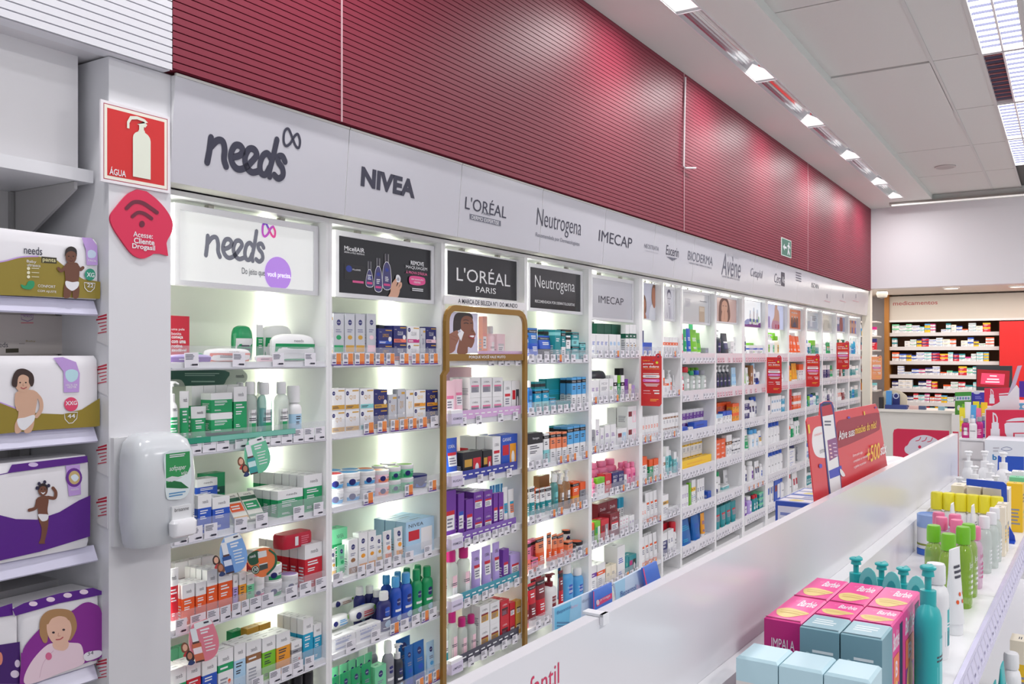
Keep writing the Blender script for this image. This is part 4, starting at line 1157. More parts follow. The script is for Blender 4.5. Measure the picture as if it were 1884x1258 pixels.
I(3, 4, 'box', 819, 840, 902, 'lab p W r'); I(3, 4, 'box', 843, 855, 907, 'lab p W b'); I(3, 4, 'box', 857, 871, 918, 'lab p W r'); I(3, 4, 'box', 872, 890, 904, 'lab p W r' + L_, st=2, deep=3); I(3, 4, 'box', 891, 907, 902, 'lab p W r' + L_, st=2, deep=3); I(3, 4, 'box', 908, 917, 907, 'lab p W r'); I(3, 4, 'box', 918, 927, 906, 'lab p W r'); I(3, 4, 'tube', 928, 938, 896, 'lab W c W'); I(3, 4, 'tube', 939, 950, 900, 'lab W sp c'); I(3, 4, 'tube', 905, 950, 889, 'pl lb c', n=5, back=.1)
for a, c, y in ((819, 825, 1018), (828, 849, 1012), (851, 871, 1006)):
    I(3, 5, 'bot', a, c, y, 'lab cl lp m W')
I(3, 5, 'tube', 873, 890, 1013, 'lab li W r' + L_); I(3, 5, 'tube', 892, 909, 1005, 'lab li W r' + L_); I(3, 5, 'tube', 911, 924, 998, 'lab li W r' + L_); I(3, 5, 'box', 926, 937, 1010, 'lab p W r'); I(3, 5, 'box', 939, 957, 1018, 'lab li W r', deep=2)
I(3, 6, 'bot', 818, 829, 1132, 'lab cl W t t'); I(3, 6, 'bot', 831, 847, 1124, 'lab cl lp m'); I(3, 6, 'bot', 849, 865, 1136, 'lab cl lp m'); I(3, 6, 'bot', 867, 881, 1131, 'lab cl lp m'); I(3, 6, 'box', 883, 901, 1112, 'lab W go mr' + L_, st=2, deep=2); I(3, 6, 'box', 902, 920, 1107, 'lab W go mr' + L_, st=2, deep=2); I(3, 6, 'box', 921, 937, 1104, 'lab r mr k' + L_, st=2, deep=2); I(3, 6, 'box', 938, 948, 1108, 'lab r W mr', st=2); I(3, 6, 'box', 949, 959, 1104, 'lab go cr k', st=2)
# ---- fourth bay
T_ = ' @Neutrogena'
I(4, 1, 'tube', 971, 977, 613, 'top bu k b'); I(4, 1, 'tube', 978, 997, 603, 'top bu k b' + T_); I(4, 1, 'pouch', 998, 1020, 617, 'top b k k' + T_); I(4, 1, 'box', 1021, 1032, 607, 'top t lt t'); I(4, 1, 'box', 1033, 1041, 609, 'top t k W' + T_); I(4, 1, 'box', 1042, 1050, 617, 'top W k t'); I(4, 1, 'box', 1053, 1066, 611, 'top t k lt' + T_, st=2); I(4, 1, 'box', 1068, 1080, 630, 'top lt k t', st=2); I(4, 1, 'box', 1000, 1032, 606, 'top t k dg', n=3, back=.08); I(4, 1, 'box', 1034, 1052, 606, 'top k am t', n=2, back=.08)
I(4, 2, 'bot', 971, 983, 700, 'lab bu lb W'); I(4, 2, 'box', 984, 997, 716, 'top c k lt' + T_); I(4, 2, 'box', 998, 1010, 715, 'top c k lt' + T_); I(4, 2, 'box', 1011, 1023, 731, 'top c k lt' + T_); I(4, 2, 'box', 1025, 1051, 738, 'pl t lg'); I(4, 2, 'box', 1052, 1061, 695, 'top lb k W' + T_, deep=2); I(4, 2, 'box', 1062, 1070, 694, 'top lb k W' + T_, deep=2); I(4, 2, 'box', 1071, 1080, 693, 'top lb k W' + T_, deep=2); I(4, 2, 'box', 1006, 1042, 696, 'pl t c', back=.07, d=.05); I(4, 2, 'box', 984, 1004, 702, 'top t k c', n=2, back=.07)
I(4, 3, 'box', 970, 999, 796, 'two k W' + T_, d=.04); I(4, 3, 'box', 1001, 1011, 797, 'top W k lt' + T_); I(4, 3, 'box', 1013, 1023, 795, 'top sp k W' + T_); I(4, 3, 'box', 1024, 1033, 794, 'top sp k W' + T_); I(4, 3, 'box', 1035, 1043, 794, 'top sp k W'); I(4, 3, 'box', 1044, 1055, 785, 'top lb k W' + T_, deep=2); I(4, 3, 'box', 1056, 1067, 783, 'top lb k W' + T_, deep=2); I(4, 3, 'box', 1068, 1080, 781, 'top lb k W' + T_, deep=2); I(4, 3, 'box', 1022, 1044, 782, 'top t k lt', n=2, back=.1)
I(4, 4, 'tube', 970, 977, 897, 'top W k t'); I(4, 4, 'tube', 978, 988, 895, 'top W k t' + T_); I(4, 4, 'tube', 989, 996, 899, 'top W k t'); I(4, 4, 'tube', 997, 1007, 897, 'top W k t' + T_); I(4, 4, 'tube', 1008, 1020, 895, 'top W k t' + T_); I(4, 4, 'bot', 1021, 1031, 872, 'lab ct lt W t'); I(4, 4, 'pump', 1032, 1041, 868, 'lab cb W W k'); I(4, 4, 'pump', 1042, 1053, 862, 'lab cb W W k'); I(4, 4, 'box', 1054, 1066, 886, 'top o k am' + T_); I(4, 4, 'box', 1068, 1080, 886, 'two o gy', deep=2); I(4, 4, 'box', 992, 1012, 874, 'two br o', back=.1, n=2); I(4, 4, 'pump', 1020, 1036, 864, 'lab cb W W k', n=2, back=.08)
I(4, 5, 'box', 970, 977, 996, 'top pk k co'); I(4, 5, 'box', 979, 991, 1027, 'top pk k co' + T_); I(4, 5, 'tube', 992, 1008, 988, 'top sp k o' + T_); I(4, 5, 'tube', 1009, 1018, 980, 'top sp k o' + T_); I(4, 5, 'tube', 1019, 1029, 983, 'top sp k o' + T_); I(4, 5, 'tube', 1030, 1043, 982, 'top sp k o' + T_); I(4, 5, 'box', 1045, 1054, 995, 'top sp k o' + T_); I(4, 5, 'jar', 1055, 1064, 1002, 'x W t k k'); I(4, 5, 'jar', 1065, 1079, 996, 'x W k k o'); I(4, 5, 'jar', 1045, 1062, 974, 'x W k k o', st=2, back=.06); I(4, 5, 'box', 971, 990, 993, 'top pk k lp', n=2, back=.05)
I(4, 6, 'pump', 970, 975, 1082, 'lab r mr W'); I(4, 6, 'tube', 977, 992, 1073, 'top r k mr' + T_, ); I(4, 6, 'tube', 993, 1010, 1064, 'top mr k r' + T_); I(4, 6, 'pump', 1011, 1031, 1055, 'lab W mr mr mr' + T_); I(4, 6, 'tube', 1032, 1040, 1050, 'top mr k r'); I(4, 6, 'bot', 1042, 1060, 1038, 'lab lb b W lb' + T_); I(4, 6, 'bot', 1062, 1078, 1045, 'lab lb b W lb' + T_); I(4, 6, 'tube', 980, 1000, 1062, 'top r k mr', n=2, back=.05); I(4, 6, 'pump', 1000, 1018, 1056, 'lab r mr W', back=.08); I(4, 6, 'tube', 1030, 1046, 1043, 'top bu k b', n=2, back=.05)
# ---- fifth bay
I(5, 1, 'box', 1089, 1120, 614, 'pl W b', n=4); I(5, 1, 'box', 1121, 1142, 615, 'pl W lb', n=3); I(5, 1, 'box', 1151, 1158, 597, 'band W dg go'); I(5, 1, 'box', 1159, 1174, 597, 'band W dg go', n=2); I(5, 1, 'box', 1099, 1150, 596, 'pl dg lg', n=4, back=.06); I(5, 1, 'box', 1088, 1094, 591, 'pl W gy', back=.1)
I(5, 2, 'box', 1088, 1103, 699, 'pl W p', n=2); I(5, 2, 'box', 1104, 1120, 697, 'pl W gy @IMECAP', deep=3, d=.03); I(5, 2, 'box', 1121, 1129, 696, 'pl W L'); I(5, 2, 'box', 1130, 1136, 690, 'band W k p', deep=2); I(5, 2, 'box', 1137, 1142, 690, 'two L g', deep=2); I(5, 2, 'box', 1143, 1149, 690, 'band W k p', deep=2); I(5, 2, 'box', 1150, 1156, 697, 'pl p gy'); I(5, 2, 'box', 1157, 1162, 706, 'pl cr go'); I(5, 2, 'box', 1163, 1168, 708, 'pl li gy'); I(5, 2, 'box', 1140, 1151, 677, 'pl k gy', back=.09); I(5, 2, 'box', 1152, 1161, 676, 'pl p gy', back=.09); I(5, 2, 'pack', 1089, 1122, 680, 'two dk p', back=.12)
I(5, 3, 'box', 1088, 1095, 790, 'pl gy dk'); I(5, 3, 'box', 1096, 1104, 771, 'pl W p'); I(5, 3, 'box', 1105, 1112, 787, 'pl W p'); I(5, 3, 'box', 1113, 1123, 782, 'pl W p', n=1); I(5, 3, 'box', 1124, 1134, 780, 'pl W p'); I(5, 3, 'box', 1136, 1154, 788, 'win W pb mr'); I(5, 3, 'box', 1155, 1174, 747, 'win W lp mr', st=2); I(5, 3, 'box', 1133, 1154, 749, 'win W sv mr', back=.08, d=.06)
I(5, 4, 'bot', 1088, 1098, 880, 'lab pk m pk'); I(5, 4, 'box', 1099, 1113, 878, 'two L W', n=2); I(5, 4, 'box', 1114, 1126, 871, 'pl r W', n=1); I(5, 4, 'box', 1127, 1148, 868, 'pl n W @ISCI', n=2); I(5, 4, 'box', 1149, 1154, 873, 'pl W n'); I(5, 4, 'bot', 1155, 1174, 850, 'lab pk m pk m', n=2, deep=2); I(5, 4, 'bot', 1090, 1140, 848, 'lab pk m pk m', n=3, back=.09)
I(5, 5, 'box', 1088, 1094, 962, 'two o gy'); I(5, 5, 'box', 1095, 1105, 958, 'win L W g'); I(5, 5, 'box', 1106, 1121, 955, 'win r gy mr'); I(5, 5, 'box', 1123, 1140, 943, 'lab mr W r @Dodo', st=1); I(5, 5, 'box', 1141, 1157, 950, 'pl W m', n=3, st=2); I(5, 5, 'box', 1158, 1168, 948, 'pl W p', n=2); I(5, 5, 'box', 1100, 1136, 922, 'lab mr W r @Dodo', n=2, back=.07); I(5, 5, 'box', 1138, 1158, 914, 'two c W', n=2, back=.09)
I(5, 6, 'box', 1088, 1098, 1040, 'band W p W'); I(5, 6, 'box', 1099, 1114, 1036, 'band W o W', deep=2); I(5, 6, 'box', 1115, 1134, 1040, 'pl cr gy', n=2); I(5, 6, 'box', 1136, 1150, 1004, 'pl W b', d=.09); I(5, 6, 'box', 1151, 1157, 1022, 'pl t lg'); I(5, 6, 'box', 1158, 1173, 1020, 'win t k m')
# ---- sixth and seventh bays (narrow)
I(6, 1, 'box', 1184, 1200, 630, 'pl b n', d=.05); I(6, 1, 'box', 1182, 1185, 608, 'pl n b'); I(6, 2, 'box', 1184, 1210, 700, 'pl W o', n=4); I(6, 3, 'box', 1182, 1213, 765, 'pl W o', n=6, deep=2); I(6, 4, 'box', 1182, 1191, 840, 'two o W'); I(6, 4, 'box', 1195, 1202, 845, 'two o g'); I(6, 4, 'box', 1203, 1212, 843, 'two o W', n=2); I(6, 5, 'box', 1181, 1190, 925, 'pl W o', n=2); I(6, 5, 'tube', 1191, 1214, 904, 'lab W W o sp', n=3, deep=2); I(6, 6, 'tube', 1182, 1212, 984, 'lab W W o sp', n=4, deep=2)
I(7, 1, 'box', 1221, 1249, 620, 'band W o W', n=5, deep=2); I(7, 2, 'tube', 1220, 1226, 680, 'lab W sp o'); I(7, 2, 'box', 1221, 1231, 697, 'band W o W', st=1); I(7, 2, 'pump', 1232, 1239, 679, 'lab W o W'); I(7, 2, 'bot', 1240, 1246, 690, 'lab W W W'); I(7, 3, 'box', 1220, 1250, 760, 'band W br W', n=5, st=2); I(7, 4, 'box', 1219, 1225, 840, 'band W br W'); I(7, 4, 'box', 1226, 1231, 821, 'two W lt'); I(7, 4, 'bot', 1232, 1238, 828, 'lab t lt W'); I(7, 4, 'box', 1240, 1245, 831, 'two W lt'); I(7, 4, 'box', 1246, 1250, 840, 'two W pb')
I(7, 5, 'box', 1219, 1230, 910, 'band W go gy'); I(7, 5, 'box', 1231, 1250, 932, 'pl W gy', n=2); I(7, 6, 'box', 1219, 1228, 980, 'two W n'); I(7, 6, 'box', 1229, 1240, 974, 'pl W n', n=2); I(7, 6, 'spray', 1241, 1247, 960, 'two W W r'); I(7, 6, 'box', 1220, 1232, 962, 'two r mr', back=.06)
# ---- eighth bay
I(8, 1, 'bot', 1255, 1259, 600, 'lab pk W r'); I(8, 1, 'tube', 1260, 1266, 605, 'pl g W'); I(8, 1, 'tube', 1267, 1275, 604, 'pl b W'); I(8, 1, 'tube', 1276, 1289, 606, 'pl L W', n=1); I(8, 1, 'tube', 1284, 1295, 612, 'pl L g', back=.04); I(8, 1, 'tube', 1272, 1280, 596, 'pl g L', back=.05); I(8, 1, 'box', 1298, 1306, 640, 'pl gy li'); I(8, 1, 'tube', 1296, 1304, 610, 'pl W gy', back=.04)
I(8, 2, 'bot', 1255, 1261, 692, 'lab W r pk'); I(8, 2, 'bot', 1262, 1272, 675, 'lab cl W r'); I(8, 2, 'bot', 1273, 1282, 682, 'lab cl W g'); I(8, 2, 'bot', 1283, 1292, 681, 'lab cl W b'); I(8, 2, 'bot', 1293, 1303, 681, 'lab cl W gy'); I(8, 2, 'bot', 1266, 1290, 676, 'lab cl W L', n=3, back=.06)
I(8, 3, 'box', 1256, 1266, 785, 'pl b n'); I(8, 3, 'box', 1268, 1276, 786, 'pl W p'); I(8, 3, 'box', 1278, 1302, 775, 'pl b n', d=.05); I(8, 3, 'box', 1256, 1296, 752, 'two W p', n=6, back=.07, st=2)
I(8, 4, 'box', 1255, 1309, 842, 'pl y am', d=.05); I(8, 4, 'box', 1256, 1292, 808, 'band W y W', n=5, back=.07, st=2)
I(8, 5, 'box', 1255, 1267, 893, 'pl W p', n=3); I(8, 5, 'box', 1269, 1272, 888, 'pl L g'); I(8, 5, 'box', 1273, 1280, 882, 'band W y lb', n=2); I(8, 5, 'box', 1283, 1296, 880, 'pl W n', n=3); I(8, 5, 'box', 1303, 1309, 903, 'pl b n')
I(8, 6, 'pouch', 1255, 1278, 946, 'pl bu c'); I(8, 6, 'pouch', 1279, 1292, 945, 'pl bu b', n=1); I(8, 6, 'tube', 1293, 1300, 944, 'pl am b'); I(8, 6, 'pouch', 1268, 1296, 940, 'pl bu b', n=2, back=.07)
# ---- ninth bay
I(9, 1, 'pump', 1319, 1331, 605, 'lab dk n W'); I(9, 1, 'pouch', 1333, 1344, 613, 'lab dk n W'); I(9, 1, 'box', 1345, 1351, 628, 'pl W gy'); I(9, 1, 'tube', 1352, 1357, 620, 'pl W gy', back=.03); I(9, 2, 'pump', 1318, 1346, 670, 'lab dk n W', n=4, deep=2); I(9, 2, 'tube', 1348, 1356, 676, 'pl pb lb', n=2)
I(9, 3, 'box', 1319, 1330, 762, 'two pb W'); I(9, 3, 'box', 1331, 1347, 756, 'two b W', n=3); I(9, 3, 'box', 1348, 1360, 742, 'two o am', n=2, st=2); I(9, 3, 'box', 1320, 1345, 740, 'two o co', n=3, back=.07, st=2)
I(9, 4, 'box', 1318, 1335, 808, 'pl o W', n=2, st=2); I(9, 4, 'box', 1337, 1347, 800, 'band W br gy', n=2); I(9, 4, 'box', 1348, 1362, 806, 'band W dk gy', n=2, st=2); I(9, 5, 'jar', 1318, 1326, 888, 'x W gy W'); I(9, 5, 'bot', 1320, 1328, 868, 'lab W W g', back=.05); I(9, 5, 'box', 1330, 1342, 892, 'two W lt'); I(9, 5, 'tube', 1336, 1343, 864, 'pl W gy', back=.05)
I(9, 6, 'tube', 1318, 1357, 928, 'lab t gy r t', n=4, d=.03); I(9, 6, 'tube', 1320, 1356, 925, 'lab t gy r t', n=4, back=.05)
# ---- tenth to sixteenth bays: small in the photograph, still one pack at a time
I(10, 1, 'box', 1378, 1391, 635, 'band W b L'); I(10, 1, 'box', 1392, 1404, 635, 'band W b L'); I(10, 1, 'bot', 1369, 1375, 606, 'lab W n W'); I(10, 1, 'tube', 1370, 1378, 640, 'two W g', back=.01); I(10, 1, 'box', 1378, 1403, 631, 'two L g', n=2, back=.07)
I(10, 2, 'tube', 1369, 1374, 668, 'pl L g'); I(10, 2, 'tube', 1375, 1380, 676, 'pl W L'); I(10, 2, 'bot', 1386, 1392, 668, 'lab W n pb'); I(10, 2, 'jar', 1392, 1402, 684, 'x W b W'); I(10, 2, 'box', 1381, 1386, 672, 'pl br W')
I(10, 3, 'box', 1370, 1379, 736, 'two W n', st=2); I(10, 3, 'tube', 1380, 1391, 736, 'lab W n k', n=2); I(10, 3, 'bot', 1384, 1394, 730, 'lab W n b', n=2, back=.05); I(10, 4, 'tube', 1372, 1381, 790, 'two W g'); I(10, 4, 'bot', 1382, 1397, 790, 'lab W pb lb', n=2); I(10, 4, 'tube', 1398, 1405, 792, 'lab W y b'); I(10, 4, 'bot', 1373, 1383, 786, 'lab n b lb', n=2, back=.06)
I(10, 5, 'bot', 1370, 1377, 856, 'lab W n W'); I(10, 5, 'bot', 1381, 1389, 848, 'lab W p W'); I(10, 5, 'tube', 1391, 1399, 848, 'lab W n br', n=2); I(10, 5, 'bot', 1400, 1405, 853, 'lab W b W'); I(10, 6, 'bot', 1369, 1377, 915, 'lab p W p'); I(10, 6, 'bot', 1378, 1386, 913, 'lab li W W'); I(10, 6, 'bot', 1387, 1396, 910, 'lab t W r', n=2); I(10, 6, 'box', 1397, 1405, 905, 'two lg t', n=1, st=3)
I(11, 1, 'pump', 1412, 1419, 612, 'lab W L L'); I(11, 1, 'pump', 1420, 1428, 614, 'lab W lg W'); I(11, 1, 'bot', 1429, 1436, 618, 'lab cr go L', n=1); I(11, 1, 'bot', 1413, 1434, 612, 'lab W L L', n=3, back=.05); I(11, 2, 'tube', 1436, 1446, 668, 'two lg W'); I(11, 2, 'tube', 1414, 1434, 676, 'two W g', n=3); I(11, 3, 'box', 1412, 1418, 730, 'lab W n W', n=1); I(11, 3, 'box', 1419, 1438, 728, 'lab W pb W', n=4, st=2); I(11, 3, 'box', 1439, 1444, 728, 'two W c', st=2)
I(11, 4, 'bot', 1413, 1436, 776, 'lab W W b', n=4, deep=2); I(11, 5, 'bot', 1413, 1442, 828, 'lab W W b', n=5, deep=2); I(11, 5, 'box', 1414, 1424, 848, 'two W r', n=2); I(11, 6, 'box', 1413, 1424, 885, 'win W gy b', n=2); I(11, 6, 'box', 1425, 1436, 880, 'win b W mr'); I(11, 6, 'bot', 1437, 1446, 878, 'lab W W b', n=1)
I(12, 1, 'tube', 1452, 1460, 616, 'pl o W', n=2); I(12, 1, 'tube', 1462, 1476, 618, 'pl o W', n=2); I(12, 1, 'box', 1453, 1463, 612, 'two W o', n=2, back=.06); I(12, 2, 'bot', 1452, 1459, 672, 'lab am y o'); I(12, 2, 'tube', 1460, 1469, 668, 'pl am y', n=2); I(12, 2, 'box', 1470, 1478, 670, 'two o W', n=2); I(12, 3, 'box', 1460, 1474, 722, 'two W o', n=4, st=2); I(12, 3, 'box', 1452, 1457, 708, 'pl r mr'); I(12, 4, 'spray', 1452, 1457, 770, 'two o W W'); I(12, 4, 'spray', 1458, 1463, 768, 'two W g W'); I(12, 4, 'bot', 1464, 1472, 766, 'lab W g dg', n=2); I(12, 5, 'box', 1452, 1463, 826, 'pl W b', st=3); I(12, 5, 'spray', 1459, 1466, 816, 'two W W n', back=.06); I(12, 5, 'pump', 1467, 1474, 820, 'lab gy W gy'); I(12, 6, 'bot', 1452, 1459, 872, 'lab W W r'); I(12, 6, 'tube', 1461, 1470, 868, 'lab W r r', n=2)
rng = random.Random(5)
STY = {13: [('bot', 'lab W lt dg'), ('box', 'two W t'), ('box', 'two L g'), ('bot', 'lab t W W'), ('bot', 'lab W b b'), ('tube', 'pl c W')], 14: [('tube', 'lab g W o'), ('box', 'two W n'), ('bot', 'lab W W W'), ('pump', 'lab W gy W'), ('box', 'pl W p')],
       15: [('bot', 'lab dg t g'), ('box', 'two W mr'), ('box', 'pl cr r'), ('bot', 'lab W dg dg'), ('tube', 'lab W sp o')], 16: [('tube', 'pl bu b'), ('box', 'pl W sp'), ('box', 'two W t'), ('bot', 'lab c b W'), ('box', 'band W lt W')]}
for bb, hs in ((13, (.15, .17, .13, .12, .16, .14)), (14, (.16, .14, .18, .13, .15, .14)), (15, (.18, .15, .14, .16, .13, .15)), (16, (.2, .14, .17, .08, .14, .12))):
    x0, x1 = BAYS[bb]
    for s in range(1, 7):
        x = x0 + .03
        while x < x1 - .1:
            kd, st = rng.choice(STY[bb])
            n = rng.choice((1, 2, 2, 3))
            w = rng.uniform(.045, .07)
            zt = shelf_z(bb, s) + hs[s - 1] * rng.uniform(.8, 1.1)
            if x + n * w > x1 - .02:
                n = 1
            def pxy(X, Z):
                r = Vector((X, D + .016, Z)) - CAM
                f = r.x * ca + r.y * sa
                return CX + FPX * (r.x * sa - r.y * ca) / f, HY - FPX * r.z / f
            a, _ = pxy(x, zt); c, _ = pxy(x + n * w, zt); _, y = pxy(x + n * w / 2, zt)
            I(bb, s, kd, a, c, y, st, n=n, deep=rng.choice((1, 2)))
            x += n * w + rng.choice((.002, .01, .04))
# ================================================================ gold framed display in front of the third bay
GOLD = M(150, 112, 48, rough=.4, metal=.25)
GY = 2.287
def ribbon(b, pts, wd, y0, y1, mat):
    n = len(pts)
    rings = []
    for i, p in enumerate(pts):
        q0, q1 = pts[max(i - 1, 0)], pts[min(i + 1, n - 1)]
        dx, dz = q1[0] - q0[0], q1[1] - q0[1]
        l = math.hypot(dx, dz)
        ox, oz = -dz / l * wd / 2, dx / l * wd / 2
        rings.append([(p[0] + ox, y0, p[1] + oz), (p[0] - ox, y0, p[1] - oz), (p[0] - ox, y1, p[1] - oz), (p[0] + ox, y1, p[1] + oz)])
    b.loft(rings, mat, mat, mat, False)
xl, xr = onY(821, 650, GY).x, onY(965.5, 650, GY).x
zt = onY(840, 562, GY).z - .012
zs = onY(823, 690, GY).z
o = root('gold_display_frame', ((xl + xr) / 2, GY, 0), 'tall gold arched display frame with clear front around the third bay', 'display frame')
b = MB(); R = .06
arc = [(xl - .022, .02), (xl - .022, zs), (xl, zs + .02), (xl, zt - R)] + [(xl + R - R * cos(t), zt - R + R * sin(t)) for t in (.4, .8, 1.2)] + [(xl + R, zt), (xr - R, zt)] + [(xr - R + R * sin(t), zt - R + R * cos(t)) for t in (.4, .8, 1.2)] + [(xr, zt - R), (xr, .02)]
ribbon(b, arc, .026, GY - .008, GY + .008, GOLD); b.build('arch', o)
q = px_quad(GY, 824, 962, 651, 664)
b = MB(); b.box(q[0], q[1], GY - .004, GY + .006, q[2], q[3], GOLD); px_text(b, 'PORQUE VOCÊ VALE MUITO', GY - .0045, 863, 930, 653, 660, WHITE, .015); b.build('caption_band', o)
a0 = px_quad(GY, 818, 969, 545, 563)
b = MB(); b.box(a0[0], a0[1], GY + .001, GY + .006, zt + .016, a0[3] + .004, M(232, 230, 232, rough=.3)); px_text(b, 'A MARCA DE BELEZA N°1 DO MUNDO', GY + .0006, 843, 952, 548.5, 557.5, M(44, 44, 60), .015); b.build('header_strip', o)
q = px_quad(GY + .004, 824.5, 879, 573, 650)
b = MB(); b.box(q[0], q[1], GY + .004, GY + .008, q[2], q[3], M(214, 210, 232, rough=.3)); pw, ph = q[1] - q[0], q[3] - q[2]
b.P = lambda x, y, l: Vector((q[0] + x * pw, GY + .004 - l, q[2] + y * ph))
b.blob([(.2, .3), (.16, .7), (.24, .95), (.5, 1.0), (.78, .97), (.8, .82), (.5, .78), (.4, .5)], HAIR)
b.blob([(.3, 0), (.34, .25), (.42, .5), (.42, .8), (.55, .92), (.76, .9), (.84, .78), (.85, .6), (.93, .48), (.88, .42), (.88, .3), (.78, .14), (.66, .16), (.62, 0)], SKD)
b.blob([(.0, .02), (.0, .4), (.12, .5), (.3, .56), (.4, .44), (.34, .32), (.26, .2), (.2, .06)], M(150, 98, 78)); b.stroke([(.1, .44), (.3, .38)], .012, SKD); b.stroke([(.1, .36), (.28, .3)], .012, SKD)
b.art([(.31, .46), (.4, .6), (.52, .52), (.42, .3)], WHITE); b.ell(.36, .54, .05, .03, M(190, 190, 206))
b.stroke([(.52, .74), (.6, .755), (.66, .735)], .02, HAIR); b.stroke([(.74, .75), (.8, .755)], .02, HAIR); b.stroke([(.5, .81), (.58, .83), (.67, .81)], .014, HAIR); b.stroke([(.8, .62), (.78, .56), (.84, .55)], .014, M(96, 54, 42)); b.blob([(.66, .43), (.78, .47), (.9, .46), (.86, .37), (.76, .36)], M(150, 60, 62)); b.blob([(.7, .43), (.8, .45), (.87, .44), (.82, .4)], WHITE)
b.build('photo_panel', o)
b = MB(); q = px_quad(GY, 879, 961, 574, 650); b.box(q[0], q[1], GY - .001, GY + .001, q[2], q[3], M(230, 226, 230, rough=.08, alpha=.14)); b.build('clear_window', o)
for s, c, nm, x0, x1 in ((1, (222, 176, 226), 'lilac', 881, 961), (2, (216, 176, 220), 'pale lilac', 822, 959), (3, (58, 66, 160), 'blue', 822, 952), (4, (128, 92, 180), 'purple', 842, 950), (5, (60, 150, 170), 'teal', 841, 956), (6, (62, 62, 80), 'charcoal', 822, 955)):
    zz = shelf_z(3, s)
    a, e = onY(x0, 700, D).x, onY(x1, 700, D).x
    o = root('riser_strip', ((a + e) / 2, D, zz), '%s printed strip along the front of the third bay, %s shelf' % (nm, ORD[s]), 'shelf strip', 'printed shelf strips of the third bay')
    b = MB(); b.box(a, e, D + .002, D + .006, zz + .0005, zz + .042, M(c, rough=.25)); b.build('strip', o)
    b = MB(); b.P = rawP(D + .0018)
    for j in range(int((e - a) / .05)):
        b.rect(a + .02 + .05 * j, zz + .02, a + .05 + .05 * j, zz + .026, WHITE, True)
    b.build('lettering', o)
    b = MB(); b.box(BAYS[3][0] + .003, BAYS[3][1] - .003, D - .002, D + .0015, zz - TH + .003, zz + .004, ACR); r = b.build('price_rail', o)
    n = {1: 4, 2: 4, 3: 4, 4: 8, 5: 7, 6: 6}[s]
    for j in range(n):
        TG = TAGS.setdefault(('plain', .046, .042), tag_mesh('plain', .046, .042))
        t = bpy.data.objects.new('price_tag', TG); t.parent = r
        t.location = (a + .05 + (e - a - .06) * (j + random.uniform(.3, .7)) / n - (a + e) / 2, -.0027, -TH - .004)
        COL.objects.link(t)
    if s > 1:
        b = MB(); X0 = BAYS[3][0] + .008
        b.box(X0, X0 + .085, D - .03, D - .0025, zz - .01, zz + .035, M(214, 206, 230, rough=.2)); b.box(X0, X0 + .085, D - .027, D - .0025, zz + .0352, zz + .05, WHITE)
        b.P = rawP(D - .0302); b.text(['', '', 'ALTAS MANCHAS', 'RUGAS', 'FIRMEZA', 'LINHAS DE EXPRESSÃO', 'LIMPEZA'][s], X0 + .01, zz + .008, X0 + .075, zz + .018, M(60, 60, 90), .01)
        tag(b.build('shelf_sign'), 'small lilac and white block sign at left end, %s shelf, third bay' % ORD[s], 'shelf sign', 'block signs of the third bay')

# ---------------------------------------------------------------- paper talkers and cards at the first bay
def card(name, Y, pts, mat, label, cat, group=None, thick=.0012, draw=None, back=None):
    f = [onY(x, y, Y) for x, y in pts]
    b = MB(); b.loft([[Vector((p.x, Y + thick, p.z)) for p in f], f], mat, back or mat, mat, False)
    b.P = wallP(Y)
    if draw:
        draw(b)
    return tag(b.build(name), label, cat, group)
def talker(cx, cy, s, col, cap, liq, who, label):
    T = lambda x, y: (cx + s * (x * .97 + y * .22), cy + s * (y * .97 - x * .26))
    out = catmull([T(*p) for p in ((-.2, -.95), (.1, -1.0), (.62, -1.0), (.8, -.4), (.8, .3), (.5, .8), (0, .95), (-.5, .7), (-.62, .1), (-.5, -.5))], True, 4)
    def draw(b):
        b.art([T(*p) for p in ((-.18, -.97), (.62, -1.02), (.72, -.74), (-.2, -.66))], M(234, 238, 240))
        tq = lambda x0, y0, x1, y1, m: b.art([T(x0, y0), T(x1, y0), T(x1, y1), T(x0, y1)], m)
        for j in range(2): tq(.05, -.6 + .14 * j, .5 - .1 * j, -.52 + .14 * j, WHITE)
        for j in range(5): tq(.12, -.2 + .16 * j, .62 - .06 * (j % 3), -.15 + .16 * j, M(236, 240, 240))
        tq(.3, -.92, .55, -.84, INK)
        tq(-.42, -.75, -.12, -.1, M(228, 232, 238)); tq(-.44, -.1, -.1, 0, M(84, 58, 56)); tq(-.5, 0, -.04, .92, M(liq)); tq(-.48, .2, -.06, .5, M(cap)); tq(-.48, .84, -.06, .92, M(70, 50, 50))
        for j, (x, y) in enumerate(((-.84, .05), (-.7, .5))):
            b.blob([T(x - .16, y + .2), T(x - .18, y - .1), T(x, y - .26), T(x + .16, y - .1), T(x + .16, y + .25)], M(58, 44, 44) if (j + who) % 2 == 0 else M(120, 74, 52))
            b.ell(*T(x, y), s * .12, s * .17, SKIN if j == 0 else SKM)
            b.blob([T(x - .18, y + .38), T(x, y + .2), T(x + .18, y + .36), T(x, y + .46)], M(190, 60, 60) if j == 0 else M(40, 60, 110))
    card('shelf_talker', 2.268, out, M(col, rough=.3), label, 'shelf talker', 'hanging paper talkers on the first bay', draw=draw)
talker(470, 840, 33, (112, 200, 160), (206, 236, 236), (60, 160, 160), 1, 'mint green teardrop talker hanging below the second shelf')
talker(426, 1021, 35, (126, 170, 226), (214, 222, 240), (44, 84, 150), 0, 'pale blue teardrop talker hanging over orange cartons')
talker(371, 1181, 38, (226, 130, 148), (240, 226, 232), (206, 110, 80), 1, 'pink teardrop talker hanging over white cartons')
